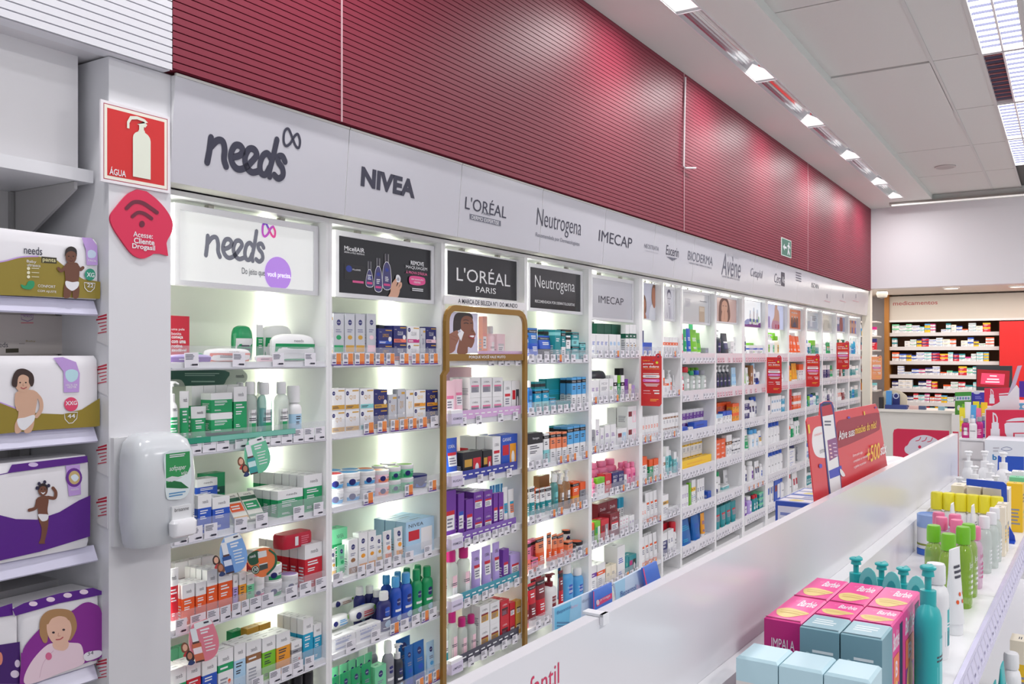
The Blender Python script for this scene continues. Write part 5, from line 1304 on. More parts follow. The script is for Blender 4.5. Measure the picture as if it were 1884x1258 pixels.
def dr(b):
    b.blob([(456, 1022), (470, 1013), (478, 1016), (476, 1034), (464, 1040), (457, 1034)], M(26, 78, 54)); b.art([(474, 1015), (490, 1012), (493, 1045), (478, 1050)], M(210, 214, 216)); b.art([(475, 1027), (491, 1023), (492, 1034), (477, 1038)], M(226, 110, 50)); b.art([(477, 1040), (492.5, 1036), (493, 1045), (478, 1050)], M(60, 70, 66))
    b.stroke([(496, 1012), (507, 1022), (506, 1040), (492, 1056)], 4, M(30, 92, 64)); b.ell(470, 1048, 7.5, 8, M(30, 70, 52)); b.ell(470, 1048, 6, 6.4, M(214, 226, 214)); b.ell(470, 1048, 5, 5.4, M(30, 70, 52)); px_text(b, '30', 2.267, 466.5, 473.5, 1045.5, 1051, WHITE); px_text(b, 'needs', 2.2669, 459, 470, 1021, 1027, WHITE)
card('shelf_talker', 2.268, catmull([(456, 1024), (470, 1012), (488, 1007), (503, 1012), (508, 1026), (500, 1048), (486, 1061), (470, 1058), (464, 1046), (457, 1038)], True, 4), M(222, 118, 66, rough=.3), 'round orange and dark green talker beside the red cartons', 'shelf talker', 'hanging paper talkers on the first bay', draw=dr)
def dr(b):
    for j, w_ in enumerate(('uma pele', 'bonita', 'começa', 'com uma', 'rotina', 'saudável')):
        px_text(b, w_, 2.4795, 315.5, 315.5 + (0, 24, 18, 21, 26, 20, 27)[j + 1], 603 + j * 7.6, 608.5 + j * 7.6, WHITE, .006 if j < 2 else .025)
card('shelf_card', 2.48, [(311, 580), (348.5, 582), (348.5, 669), (311, 669)], M(196, 34, 56, rough=.35), 'red card with white words standing on the top shelf of first bay', 'card', draw=dr, thick=.004)
def dr(b):
    b.blob([(300, 681.5), (414, 681.5), (415.5, 700), (409, 709), (396, 711), (346, 711), (338, 704), (330, 698), (300, 697)], M(46, 92, 82)); b.lines(340, 692, 408, 685, 2, M(150, 180, 172)); b.lines(352, 704, 404, 699, 1, M(150, 180, 172)); px_text(b, 'needs', 2.5585, 434, 449, 688, 695, INK)
card('shelf_card', 2.56, [(300, 679.5), (440, 679.5)] + catmull([(446, 679.5), (455, 690), (452, 702), (440, 707)], False, 4) + [(300, 712)], M(176, 182, 178), 'dark green and grey card under the top shelf of first bay', 'card', draw=dr, thick=.004)
# teal tray strips and folded display of the first bay
b = MB(); zz = shelf_z(1, 2); a, e = onY(316, 800, D).x, onY(542, 800, D).x
b.loft([[(a + (.03 if z > .02 else 0), D - .004, zz + z), (e, D - .004, zz + z), (e, D - .001, zz + z), (a + (.03 if z > .02 else 0), D - .001, zz + z)] for z in (.016, .034)], M(40, 150, 120, rough=.3), M(40, 150, 120), M(40, 150, 120), False)
b.box(a + .14, e, D - .0046, D - .0041, zz + .017, zz + .033, M(122, 192, 176)); tag(b.build('tray_strip'), 'teal green strip along the second shelf edge of first bay', 'shelf strip')
b = MB(); a, e = onY(387, 790, D + .04).x, onY(455, 790, D + .04).x
b.loft([[(a, D + .02, zz + .0005), (e, D + .02, zz + .0005), (e, D + .02, zz + .008), (a, D + .02, zz + .008)], [(a + .01, D + .085, zz + .0005), (e + .01, D + .085, zz + .0005), (e + .01, D + .085, zz + .039), (a + .01, D + .085, zz + .039)]], M(54, 136, 120), M(54, 136, 120), M(54, 136, 120), False)
for p in OCC[1, 2]: pass
tag(b.build('display_wedge'), 'teal sloping cardboard display under the soap cartons, first bay', 'display')
zz = shelf_z(1, 3)
for k, (x0, x1, c1, nm) in enumerate(((426, 452, 'o', 'orange'), (454, 481, 'g', 'green'))):
    a, e = onY(x0, 930, D + .05).x, onY(x1, 930, D + .05).x
    b = MB(); b.tf = Matrix.Translation(((a + e) / 2, D + .03, zz + .012)) @ Matrix.Rotation(radians(-38), 4, 'X'); w2 = (e - a) / 2
    b.box(-w2, w2, 0, .012, 0, .105, M(226, 226, 214)); b.P = lambda x, y, l: Vector((-w2 + 2 * w2 * x, -l, .105 * y))
    b.rect(0, .7, 1, .84, M(30, 96, 66)); b.rect(.05, .32, .95, .64, K(c1)); b.lines(.15, .4, .8, .58, 2, WHITE); b.text('needs', .3, .87, .8, .95, INK); b.ell(.85, .78, .1, .06, M(26, 76, 54)); b.rect(0, .08, 1, .16, M(206, 160, 90) if k == 0 else M(120, 150, 130))
    tag(b.build('mask_sachet'), 'leaning white sachet with %s label on the third shelf, first bay' % nm, 'sachet', 'leaning mask sachets')
q = [onY(x, y, D + .055) for x, y in ((516, 1002), (570, 1002), (570, 970), (516, 966))]
b = MB(); zr = max(p['o'].location.z for p in PROD if p['where'] == (1, 4) and 'red carton' in p['desc']); zr = onY(599, 998, D + .016).z + .002
b.loft([rr((q[0].x + q[1].x) / 2, D + .07, (q[1].x - q[0].x) / 2 * s, .035 * s, zr + z, 20, 5) for z, s in ((0, .96), (.012, 1), (.042, 1), (.05, .94))], M(198, 30, 58, rough=.3), M(198, 30, 58), M(198, 30, 58)); b.P = rawP(D + .0345); b.rect(q[0].x + .05, zr + .008, q[0].x + .066, zr + .04, WHITE); b.lines(q[0].x + .08, zr + .01, q[0].x + .12, zr + .04, 4, M(230, 120, 140)); tag(b.build('refill_pack'), 'glossy red pack lying on top of the red cartons, first bay', 'refill pack')

# ---------------------------------------------------------------- red blade posters on the posts between bays
def blade(X, y0, xl, xr, yt, yb, col, label, faded=0):
    P0, P1 = onX(xl, yb, X), onX(xr, yt, X)
    w, h = P0.y - P1.y, P1.z - P0.z
    y0 = min(P0.y, 2.2985)
    o = root('promo_poster', (X, y0 - w / 2, P0.z), label, 'poster', 'promotional blade posters on the shelving posts')
    m = M(col, rough=.35)
    b = MB(); pts = [(0, 0), (.9, 0), (1, .05), (1, 1), (0, 1)]
    f = lambda x, y, l: Vector((X - l, y0 - w * x, P0.z + h * y))
    b.loft([[f(x, y, -.003) for x, y in pts], [f(x, y, 0) for x, y in pts]], m, m, m, False); b.build('board', o)
    b = MB(); b.P = f; wt = M(244, 240, 240); ye = M(250, 200, 70)
    for k in range(8): b.ell(.84 + .11 * cos(k * pi / 4), .985 + .05 * sin(k * pi / 4), .05, .022, M(200, 30, 50) if not faded else m)
    b.ell(.84, .985, .05, .02, M(120, 20, 50)); b.ell(.78, .87, .06, .025, M(210, 220, 60)); b.ell(.62, .915, .03, .014, M(90, 60, 170)); b.text('Ganhe os', .1, .9, .42, .925, ye); b.text('pontos', .1, .825, .6, .862, wt, .03); b.text('em dobro', .1, .77, .88, .81, wt, .03); b.text('e desconto exclusivo', .1, .74, .9, .757, ye)
    b.rect(.1, .645, .88, .657, wt)
    for yy, cc in ((.565, wt), (.48, M(222, 120, 200))):
        b.rect(.14, yy, .86, yy + .06, cc); b.ell(.14, yy + .03, .05, .03, cc); b.ell(.86, yy + .03, .05, .03, cc); b.rect(.22, yy + .025, .76, yy + .036, M(120, 110, 150) if cc is wt else wt)
    for j in range(3): b.rect(.14 + .05 * j, .44 - .022 * j, .9 - .05 * j, .45 - .022 * j, wt)
    b.rect(.12, .3, .44, .31, wt); b.rect(.6, .3, .9, .32, wt); b.rect(.12, .25, .5, .255, wt); b.rect(.66, .245, .9, .27, wt); b.rect(.46, .13, .86, .14, ye); b.rect(.46, .1, .76, .11, ye)
    b.build('print', o)
blade(5.19, 2.29, 1175.5, 1213, 655, 746, (204, 38, 40), 'red blade poster with white words, nearest one, after the fifth bay')
blade(7.925, 2.29, 1410, 1437, 657, 723, (204, 38, 40), 'red blade poster with white words, before the eleventh bay')
blade(9.3, 2.29, 1483, 1508, 654, 711, (204, 38, 40), 'red blade poster with white words, before the thirteenth bay')
blade(10.705, 2.29, 1537, 1560, 630, 679, (204, 38, 40), 'red blade poster with white words, farthest red one, before fifteenth bay')
blade(12.115, 2.29, 1603.5, 1622.5, 656, 698, (240, 160, 112), 'faded orange blade poster on the cream column', 1)

# ================================================================ nappy shelving at the left
o = root('nappy_shelving', (.6, 2.45, 0), 'white shelving unit of nappy packs left of the pillar', 'shelving unit')
b = MB(); b.box(-1.2, 1.468, 2.6, 2.615, 0, 2.412, M(214, 212, 212, rough=.6)); b.build('back_panel', o)
SH = [1.745, 1.4, 1.075, .752, .43]
for z in SH:
    b = MB(); b.box(-1.2, 1.462, 2.285, 2.599, z - .022, z, BOARD); s = b.build('shelf', o)
    b = MB(); b.loft([[(x, 2.272, z + .004), (x, 2.252, z - .034), (x, 2.256, z - .038), (x, 2.28, z - .03), (x, 2.28, z + .004)] for x in (-1.2, 1.46)], M(216, 214, 236, rough=.25), M(216, 214, 236), M(216, 214, 236), False); b.build('label_rail', s)
zb, ztp = onY(163, 318, 2.313).z, onY(163, 96, 2.313).z
b = MB(); b.box(-1.2, 1.44, 2.313, 2.599, zb + .001, ztp, M(242, 240, 242, rough=.45)); b.build('header_box', o)
b = MB(); b.box(-1.2, 1.462, 2.276, 2.599, zb - .034, zb, M(226, 226, 230, rough=.3)); b.build('ledge', o)
b = MB(); b.loft([[(x, 2.58, zb - .035), (x, 2.29, zb - .035), (x, 2.29, zb - .055), (x, 2.58, zb - .2)] for x in (1.415, 1.424)], M(176, 174, 176), M(186, 184, 184), M(186, 184, 184), False); b.build('bracket', o)
b = MB(); b.box(1.405, 1.43, 2.585, 2.5995, .3, zb - .035, M(168, 166, 166)); b.build('slotted_upright', o)
GO = M(150, 132, 48, rough=.3); PUR = M(92, 36, 140, rough=.3); LIL = M(196, 160, 224, rough=.35); PKW = M(240, 238, 242, rough=.28)
def nappy(Y, xl, xr, yt, zs, depth, label, draw, base=PKW, name='nappy_pack', squash=1.0):
    p0, p1 = onY(xl, 650, Y), onY(xr, 650, Y)
    h = onY(xr - 20, yt, Y).z - zs - .001
    cx, hw = (p0.x + min(p1.x, 1.4675)) / 2, (min(p1.x, 1.4675) - p0.x) / 2
    o = root(name, (cx, Y + depth / 2, zs), label, 'nappy pack', 'nappy packs on the left shelving')
    b = MB(); b.loft([rr(cx, Y + depth / 2 + .0015, hw * s, depth / 2 * s2, zs + .0006 + h * z, 48, 14) for z, s, s2 in ((0, .985, .95), (.06, 1, .985), (.2, 1, .995), (.8, 1, .995), (.94, .995, .97), (1, .97, .9))], base, base, base)
    b.build('wrapper', o)
    b = MB(); b.P = wallP(Y)
    draw(b, Y)
    b.build('print', o)
q2 = lambda L: [(x / 2.859, 400 + y / 2.859) for x, y in L]
q3 = lambda L: [(x / 2.747, 800 + y / 2.747) for x, y in L]
def ptext(b, st, Y, q, xl, xr, yt, yb, mat, bold=0):
    (a, t), (c, u) = q([(xl, yt), (xr, yb)])
    px_text(b, st, Y, a, c, t, u, mat, bold)
def d1(b, Y):
    b.art(q2([(-60, 235), (20, 232), (110, 208), (200, 205), (300, 225), (380, 290), (440, 325), (528, 338), (527, 425), (520, 428), (300, 418), (0, 408), (-60, 405)]), GO)
    b.stroke(q2([(-60, 240), (20, 230), (110, 208), (200, 204)]), 2.4, LIL)
    ptext(b, 'needs', Y, q2, 126, 222, 148, 190, INK, .006); b.art(q2([(218, 205), (298, 212), (298, 243), (218, 238)]), M(60, 54, 30)); ptext(b, 'pants', Y, q2, 224, 292, 212, 236, M(232, 226, 170), .01)
    ptext(b, 'Baby', Y, q2, 140, 190, 222, 240, WHITE); ptext(b, 'ultraseca', Y, q2, 142, 212, 240, 256, WHITE)
    for y in (268, 290, 312): b.ell(*q2([(150, y)])[0], 3, 3, M(232, 228, 200)); b.art(q2([(166, y - 3), (206, y - 1), (206, y + 3), (166, y + 1)]), M(216, 210, 180))
    b.blob(q2([(110, 352), (135, 358), (150, 335), (178, 335), (180, 360), (160, 378), (120, 372)]), M(40, 150, 100)); ptext(b, 'CONFORT', Y, q2, 198, 290, 352, 366, WHITE); ptext(b, 'COM AJUSTE', Y, q2, 196, 294, 380, 394, WHITE)
    b.art(q2([(430, 104), (482, 108), (512, 150), (514, 250), (456, 250), (452, 170)]), LIL); b.blob(q2([(462, 180), (480, 170), (505, 185), (498, 210), (466, 210)]), M(206, 222, 244)); ptext(b, 'FÁCIL', Y, q2, 462, 506, 218, 230, WHITE, .01)
    b.ell(*q2([(474, 300)])[0], 9.8, 11, M(40, 150, 120)); ptext(b, 'XG', Y, q2, 454, 494, 288, 312, WHITE, .02); b.stroke(q2([(443, 342), (500, 346), (496, 372), (478, 390), (462, 388), (446, 370)]), 1.2, WHITE, False, True); ptext(b, '22', Y, q2, 456, 488, 346, 366, WHITE, .01)
    s = M(112, 70, 52); b.blob(q2([(336, 420), (336, 370), (344, 330), (340, 270), (350, 240), (380, 236), (412, 245), (418, 300), (412, 340), (418, 380), (410, 422), (384, 422), (380, 385), (366, 420)]), s)
    b.stroke(q2([(352, 252), (325, 280), (308, 268)]), 6, s); b.stroke(q2([(406, 254), (422, 274), (436, 264)]), 6, s); b.blob(q2([(346, 334), (380, 340), (414, 338), (410, 366), (386, 384), (370, 382), (348, 362)]), WHITE)
    b.ell(*q2([(374, 205)])[0], 10.2, 13.5, s); b.blob(q2([(342, 205), (346, 168), (374, 152), (402, 168), (404, 205), (396, 185), (374, 176), (352, 186)]), HAIR)
    for x in (362, 386): b.ell(*q2([(x, 204)])[0], 1.4, 1.1, M(30, 22, 20))
    b.stroke(q2([(366, 226), (375, 229), (384, 226)]), 1.2, M(90, 40, 40)); b.stroke(q2([(374, 206), (372, 215), (378, 215)]), .8, M(84, 50, 38))
nappy(2.252, -150, 188, 438, SH[0] + .0055, .13, 'white and gold nappy pack with a baby, marked XG and 22', d1)
def d2(b, Y):
    b.art(q2([(-60, 960), (0, 975), (90, 1010), (200, 1030), (330, 1035), (430, 1010), (525, 950), (525, 1095), (500, 1100), (200, 1118), (0, 1138), (-60, 1142)]), GO); b.stroke(q2([(-60, 955), (0, 972), (90, 1006)]), 2, LIL)
    b.art(q2([(280, 738), (330, 734), (400, 760), (420, 820), (416, 918), (336, 920), (334, 810)]), LIL); b.blob(q2([(346, 810), (378, 798), (410, 812), (404, 850), (372, 866), (348, 845)]), M(190, 226, 236)); ptext(b, 'FÁCIL DE', Y, q2, 346, 406, 874, 886, WHITE, .01); ptext(b, 'VESTIR', Y, q2, 352, 402, 888, 899, WHITE, .01)
    b.ell(*q2([(374, 982)])[0], 12.8, 13, M(226, 70, 110)); ptext(b, 'XXG', Y, q2, 344, 404, 966, 988, WHITE, .02); b.stroke(q2([(338, 1026), (408, 1024), (404, 1056), (382, 1080), (362, 1082), (342, 1060)]), 1.3, WHITE, False, True); ptext(b, '44', Y, q2, 354, 394, 1034, 1056, WHITE, .01)
    s = M(214, 172, 146); b.blob(q2([(80, 1132), (78, 1090), (96, 1040), (92, 960), (80, 930), (100, 912), (150, 906), (190, 916), (196, 960), (186, 1020), (182, 1060), (176, 1100), (160, 1130), (130, 1132), (124, 1108), (104, 1132)]), s)
    b.stroke(q2([(186, 924), (214, 960), (216, 1010), (192, 1046)]), 7, s); b.stroke(q2([(88, 930), (86, 975), (96, 1010)]), 6, s); b.blob(q2([(92, 1060), (130, 1052), (180, 1038), (178, 1070), (140, 1110), (118, 1118), (96, 1096)]), WHITE)
    b.ell(*q2([(120, 870)])[0], 14.5, 17.5, s); b.blob(q2([(62, 880), (70, 830), (92, 800), (130, 796), (170, 820), (180, 860), (168, 890), (152, 868), (150, 840), (120, 826), (96, 842), (88, 890)]), M(58, 40, 36))
    for x in (106, 136): b.ell(*q2([(x, 868)])[0], 1.6, 1.3, HAIR)
    b.stroke(q2([(110, 894), (124, 900), (140, 892)]), 1.6, M(180, 70, 80)); b.stroke(q2([(122, 872), (120, 884), (126, 884)]), .9, M(180, 130, 110))
nappy(2.253, -150, 187, 654, SH[1] + .0055, .13, 'white and gold nappy pack with curly haired baby, marked XXG and 44', d2)
def d3(b, Y):
    b.art(q2([(-60, 400), (0, 400), (355, 420), (350, 325), (0, 300), (-60, 300)][:0] or [(-60, 508), (340, 518), (352, 600), (348, 716), (-60, 726)]), M(206, 198, 194)); ptext(b, 'needs', Y, q2, -40, 42, 655, 682, INK); b.art(q2([(30, 690), (98, 688), (98, 710), (30, 712)]), M(60, 54, 34)); ptext(b, 'Baby', Y, q2, 136, 186, 645, 656, M(150, 130, 60)); b.stroke(q2([(110, 512), (176, 512), (172, 535), (146, 546), (114, 536)]), 1.2, M(140, 90, 160), False, True); ptext(b, 'XXG', Y, q2, 120, 168, 514, 524, M(140, 90, 160)); b.art(q2([(110, 552), (176, 552), (176, 556), (110, 556)]), M(220, 90, 100)); b.art(q2([(100, 662), (130, 662), (130, 665), (100, 665)]), M(150, 140, 140))
nappy(2.44, -150, 122, 574, SH[1] + .0045, .13, 'grey beige nappy pack standing behind the curly haired baby pack', d3, M(206, 198, 194))
def d4(b, Y):
    b.art(q3([(-60, 400), (0, 405), (80, 425), (190, 428), (300, 390), (400, 330), (457, 305), (455, 512), (200, 590), (0, 635), (-60, 645)]), PUR); b.art(q3([(-60, 210), (40, 190), (60, 150), (440, 105), (445, 138), (240, 165), (60, 190), (-60, 215)]), PUR); b.ell(*q3([(168, 150)])[0], 9, 4, M(220, 200, 236))
    b.art(q3([(332, 155), (404, 148), (410, 300), (348, 310)]), LIL); b.ell(*q3([(374, 215)])[0], 15, 17.5, M(110, 50, 150)); b.ell(*q3([(376, 215)])[0], 10.5, 12.5, M(206, 180, 120)); b.blob(q3([(358, 212), (380, 198), (398, 216), (378, 236)]), M(226, 236, 246)); ptext(b, 'needs', Y, q3, 358, 396, 270, 282, WHITE)
    s = M(120, 76, 58); b.blob(q3([(196, 545), (206, 520), (210, 470), (194, 425), (192, 380), (184, 330), (200, 312), (236, 308), (246, 330), (240, 380), (246, 420), (240, 480), (226, 540), (232, 548), (205, 550)]), s); b.stroke(q3([(190, 330), (180, 368), (148, 380)]), 6, s); b.stroke(q3([(242, 315), (276, 318), (282, 290), (268, 268)]), 6, s)
    b.blob(q3([(192, 402), (220, 400), (244, 404), (240, 428), (220, 436), (206, 430)]), WHITE); b.ell(*q3([(217, 278)])[0], 9, 11, s); b.blob(q3([(194, 280), (194, 258), (216, 244), (240, 256), (240, 280), (230, 262), (216, 258), (204, 264)]), HAIR)
    for x, y in ((188, 268), (198, 246), (226, 238), (246, 256)): b.ell(*q3([(x, y)])[0], 3, 3.4, M(44, 40, 70))
    b.blob(q3([(206, 288), (217, 292), (230, 287), (218, 300)]), WHITE)
    for x in (210, 227): b.ell(*q3([(x, 274)])[0], 1.2, 1, M(20, 16, 16))
nappy(2.256, -150, 168, 838, SH[2] + .0055, .13, 'white and purple nappy pack with a dancing child in white nappy', d4)
def d6(b, Y):
    b.art(q3([(-60, 880), (0, 870), (62, 850), (66, 910), (0, 920), (-60, 930)]), PUR); b.art(q3([(-60, 1100), (0, 1060), (100, 1045), (104, 1258), (-60, 1258)]), M(70, 30, 110)); b.ell(*q3([(88, 1155)])[0], 5, 7, M(226, 210, 230)); b.ell(*q3([(75, 1208)])[0], 8, 7, M(226, 210, 230)); b.ell(*q3([(0, 1130)])[0], 5, 12, M(226, 140, 120))
nappy(2.256, -150, 36, 1122, SH[3] + .0055, .13, 'purple and white nappy pack at the bottom left edge', d6)
def d5(b, Y):
    b.art(q3([(62, 880), (120, 850), (300, 800), (470, 772), (518, 790), (520, 806), (300, 850), (78, 914)]), PUR)
    for x, y in ((168, 853), (256, 831), (342, 810), (424, 793)): b.ell(*q3([(x, y)])[0], 8, 4.5, M(240, 220, 236))
    b.blob(q3([(110, 1130), (130, 1060), (220, 960), (300, 900), (360, 890), (420, 850), (470, 850), (515, 900), (516, 1110), (420, 1150), (260, 1200), (130, 1258), (100, 1258)]), M(140, 44, 150)); b.art(q3([(106, 1100), (516, 1100), (514, 1122), (330, 1190), (190, 1240), (106, 1258)]), M(140, 44, 150))
    b.blob(q3([(128, 1258), (126, 1210), (170, 1130), (240, 1060), (300, 1050), (370, 1050), (410, 1060), (424, 1120), (416, 1160), (300, 1205), (200, 1245)]), M(240, 214, 226)); b.stroke(q3([(200, 1225), (220, 1150), (270, 1090)]), 1, M(216, 180, 200)); b.ell(*q3([(246, 1118)])[0], 6, 7, M(222, 110, 150))
    s = M(236, 192, 170); b.blob(q3([(270, 1050), (276, 1080), (320, 1090), (345, 1070), (340, 1040)]), s); b.blob(q3([(200, 1000), (205, 930), (240, 890), (300, 878), (360, 890), (386, 940), (384, 990), (350, 1040), (340, 960), (300, 920), (250, 950), (240, 1040), (222, 1050), (210, 1030)]), M(176, 134, 92)); b.blob(q3([(236, 960), (250, 930), (300, 915), (345, 930), (362, 980), (345, 1040), (310, 1064), (268, 1050), (242, 1010)]), s)
    b.stroke(q3([(240, 950), (262, 920), (320, 905), (350, 930)]), 5, M(176, 134, 92))
    for x, y in ((270, 998), (322, 984)): b.ell(*q3([(x, y)])[0], 2.6, 2, M(60, 50, 60))
    b.stroke(q3([(284, 1034), (304, 1032), (318, 1022)]), 2, M(190, 80, 90)); b.stroke(q3([(296, 1000), (294, 1016), (304, 1014)]), 1.1, M(206, 150, 130)); b.blob(q3([(422, 1120), (440, 1098), (500, 1088), (516, 1100), (500, 1122), (440, 1142)]), M(240, 236, 244)); ptext(b, '34', Y, q3, 440, 470, 1098, 1116, INK)
nappy(2.252, 38, 190, 1088, SH[3] + .0055, .14, 'purple nappy pack with a fair haired girl in pink, marked 34', d5)
b = MB(); p0, p1 = onY(-60, 1080, 2.44), onY(140, 1080, 2.44); zz = SH[3]; hz = onY(120, 1062, 2.46).z
b.loft([rr((p0.x + p1.x) / 2, 2.52, (p1.x - p0.x) / 2 * s, .065 * s, z, 30, 6) for z, s in ((zz + .002, .97), (zz + .02, 1), (hz - .02, 1), (hz, .95))], M(206, 204, 206), M(206, 204, 206), M(206, 204, 206)); b.P = rawP(2.4545)
b.text('needs', p1.x - .05, hz - .03, p1.x - .13, hz - .055, INK); tag(b.build('nappy_pack'), 'grey white nappy pack lying upside down behind the purple packs', 'nappy pack', 'nappy packs on the left shelving')
# ================================================================ foreground gondola (turned 1.7 degrees from the wall)
DG = radians(1.74)
E1 = Vector((cos(DG), -sin(DG), 0)); E2 = Vector((sin(DG), cos(DG), 0))
GM = Matrix(((E1.x, E2.x, 0, 0), (E1.y, E2.y, 0, 0), (0, 0, 1, 0), (0, 0, 0, 1)))
def gv(a, l, z):
    return E1 * a + E2 * l + Vector((0, 0, z))
def onG(px, py, l):                                         # plane along the gondola at side distance l
    r = ray(px, py)
    return CAM + r * (l / r.dot(E2))
def lat(px, a):                                             # side distance of photo column px at run a
    r = ray(px, 0)
    return a * r.dot(E2) / r.dot(E1)
def GB(*boxes):
    b = MB(); b.tf = GM
    for q in boxes:
        b.box(*q)
    return b
PAN = M(226, 225, 230, rough=.22)
SHZ = .977
EN = 4.3
o = root('gondola', gv(2.2, .56, 0), 'long white gondola with low back panel in the foreground', 'gondola')
g = GB((-1, EN, .55, .57, .05, 1.26, PAN)); pp = g.build('back_panel', o)
GB((EN + .001, EN + .012, .549, .571, .05, 1.266, M(196, 40, 70, rough=.3))).build('edge_trim', o)
GB((-1, EN, .517, .5495, SHZ + .0005, 1.073, M(236, 236, 238, rough=.3))).build('bracket_bar', o)
s1 = GB((-1, 2.6, .247, .5495, SHZ - .022, SHZ, BOARD)).build('shelf', o); GB((2.602, EN, .247, .5495, SHZ - .022, SHZ, BOARD)).build('shelf', o)
RAILM = M(202, 198, 228, rough=.2)
b = MB(); b.tf = GM
b.loft([[(a, .247, SHZ + .002), (a, .238, SHZ + .001), (a, .224, SHZ - .05), (a, .232, SHZ - .054), (a, .247, SHZ - .03)] for a in (-1, EN)], RAILM, RAILM, RAILM, False)
rl = b.build('label_rail', o)
b = MB(); b.tf = GM; b.P = lambda a, t, l: Vector((a, .2375 - .0135 * t - l, SHZ + .001 - .05 * t))
for k in range(7): b.rect(1.5 + .02 * k, .2, 1.507 + .02 * k, .8, M((206, 120, 100) if k % 2 else (226, 190, 110)), True)
b.build('price_print', o)
b = MB(); b.tf = GM; b.P = lambda a, t, l: Vector((a, .2378 - .0135 * t - l, SHZ + .001 - .05 * t))
b.layer = 1
for k in range(46):
    b.rect(1.75 + .055 * k, .15, 1.79 + .055 * k, .85, M(214, 210, 236), True); 
    b.rect(1.755 + .055 * k, .6, 1.775 + .055 * k, .7, M(176, 170, 206), True)
b.build('price_print', o)
for zz, lo in ((.66, .16), (.34, .1)):
    GB((-1, EN, lo, .5495, zz - .022, zz, BOARD)).build('shelf', o)
    b = MB(); b.tf = GM; b.loft([[(a, lo, zz + .002), (a, lo - .009, zz + .001), (a, lo - .023, zz - .05), (a, lo, zz - .03)] for a in (-1, EN)], RAILM, RAILM, RAILM, False); b.build('label_rail', o)
GB((-1, EN, .1, .5495, 0, .08, PAN)).build('plinth', o)
GB((-1, EN, .5705, .95, .99, 1.012, BOARD)).build('shelf', o); GB((-1, EN, .5705, .95, .2, .222, BOARD)).build('shelf', o)
for a in (.2, 1.2, 2.2, 3.2):
    GB((a, a + .02, .5705, .94, .222, .9895, PAN)).build('bracket', o)
# red word on the panel, its clip
p = onG(1029, 1256, .5495); hgt = onG(1029, 1217, .5495).z - p.z
b = MB(); a1 = p.dot(E1)
b.P = lambda x, z, l: gv(x, .5497 - l, z)
b.text('infantil', a1 - hgt * 3.5, p.z, a1, p.z + hgt, M(206, 40, 90)); b.build('lettering', o)
p = onG(1108, 1143, .55)
a1 = p.dot(E1)
GB((a1 - .008, a1 + .008, .545, .575, 1.2605, 1.264, WHITE), (a1 - .008, a1 + .008, .544, .5495, 1.25, 1.264, WHITE)).build('clip', o)

def gcard(name, l, pts, mat, label, cat, draw, thick=.003, group=None):
    b = MB(); f = [onG(x, y, l) for x, y in pts]
    b.loft([[q + E2 * thick for q in f], f], mat, mat, mat, False)
    b.P = lambda x, y, h: onG(x, y, l - h)
    draw(b)
    return tag(b.build(name), label, cat, group)
def gtext(b, st, l, xl, xr, yb, hpx, mat, bold=0):
    p, q, t = onG(xl, yb, l), onG(xr, yb - 20, l), onG(xl, yb - hpx, l)
    a0, a1 = p.dot(E1), q.dot(E1)
    P0 = b.P
    b.P = lambda x, z, h: gv(x, l - h, z)
    b.text(st, a0, p.z, a1, t.z, mat, bold)
    b.P = P0
BLU = M(70, 120, 214, rough=.3); PB = M(206, 222, 240, rough=.3)
def dr(b):
    b.art([(1020, 1119), (1050, 1106), (1044, 1190), (1021, 1200)], M(120, 196, 230)); b.art([(1050, 1106), (1070, 1096), (1068, 1190), (1044, 1190)], M(160, 210, 236)); gtext(b, 'Bepantol', .596, 1025, 1050, 1132, 8, M(70, 110, 160)); gtext(b, 'Baby', .596, 1051, 1063, 1121, 6, M(226, 180, 206)); b.lines(1025, 1160, 1050, 1142, 3, M(90, 140, 180)); gtext(b, 'Bayer', .596, 1072, 1085, 1110, 7, M(150, 160, 180))
gcard('promo_card', .597, [(1019, 1118), (1091, 1086), (1093, 1190), (1020, 1220)], PB, 'pale blue and white card standing behind the gondola panel, nearest one', 'card', dr, group='cards along the gondola panel')
def dr(b):
    b.art([(1093, 1088), (1093.6, 1150), (1092, 1150), (1091.6, 1088)], M(230, 60, 110)); b.art([(1097, 1106), (1126, 1090), (1126, 1100), (1098, 1116)], M(230, 70, 120)); b.ell(1100, 1108, 3, 5, M(240, 210, 220)); gtext(b, 'protege', .588, 1104, 1122, 1107, 5, WHITE)
gcard('promo_card', .589, [(1092.5, 1087), (1125.6, 1071.5), (1128, 1150), (1093, 1165)], BLU, 'bright blue card with a pink stripe behind the gondola panel', 'card', dr, group='cards along the gondola panel')
def dr(b):
    b.art([(1131, 1072), (1150, 1063), (1150, 1140), (1139, 1150)], M(170, 212, 236)); gtext(b, 'Bepantol', .598, 1142, 1170, 1101, 13, M(60, 90, 160)); gtext(b, 'Baby', .598, 1171, 1184, 1086, 10, M(226, 190, 214))
gcard('promo_card', .599, [(1130, 1073), (1182, 1045), (1196, 1100), (1141, 1140)], PB, 'pale blue and white card with large blue word, second along panel', 'card', dr, group='cards along the gondola panel')
gcard('promo_card', .589, [(1182.6, 1045), (1208, 1032), (1222, 1090), (1194, 1110)], BLU, 'plain blue card with pink edge, leaning behind the gondola panel', 'card', lambda b: b.art([(1182.6, 1046), (1184.5, 1045), (1196, 1100), (1194, 1102)], M(230, 80, 130)), group='cards along the gondola panel')
gcard('promo_card', .589, [(1233, 1060), (1259.6, 1045), (1261, 1070), (1234, 1085)], BLU, 'sliver of a blue card just showing above the gondola panel', 'card', lambda b: None, group='cards along the gondola panel')
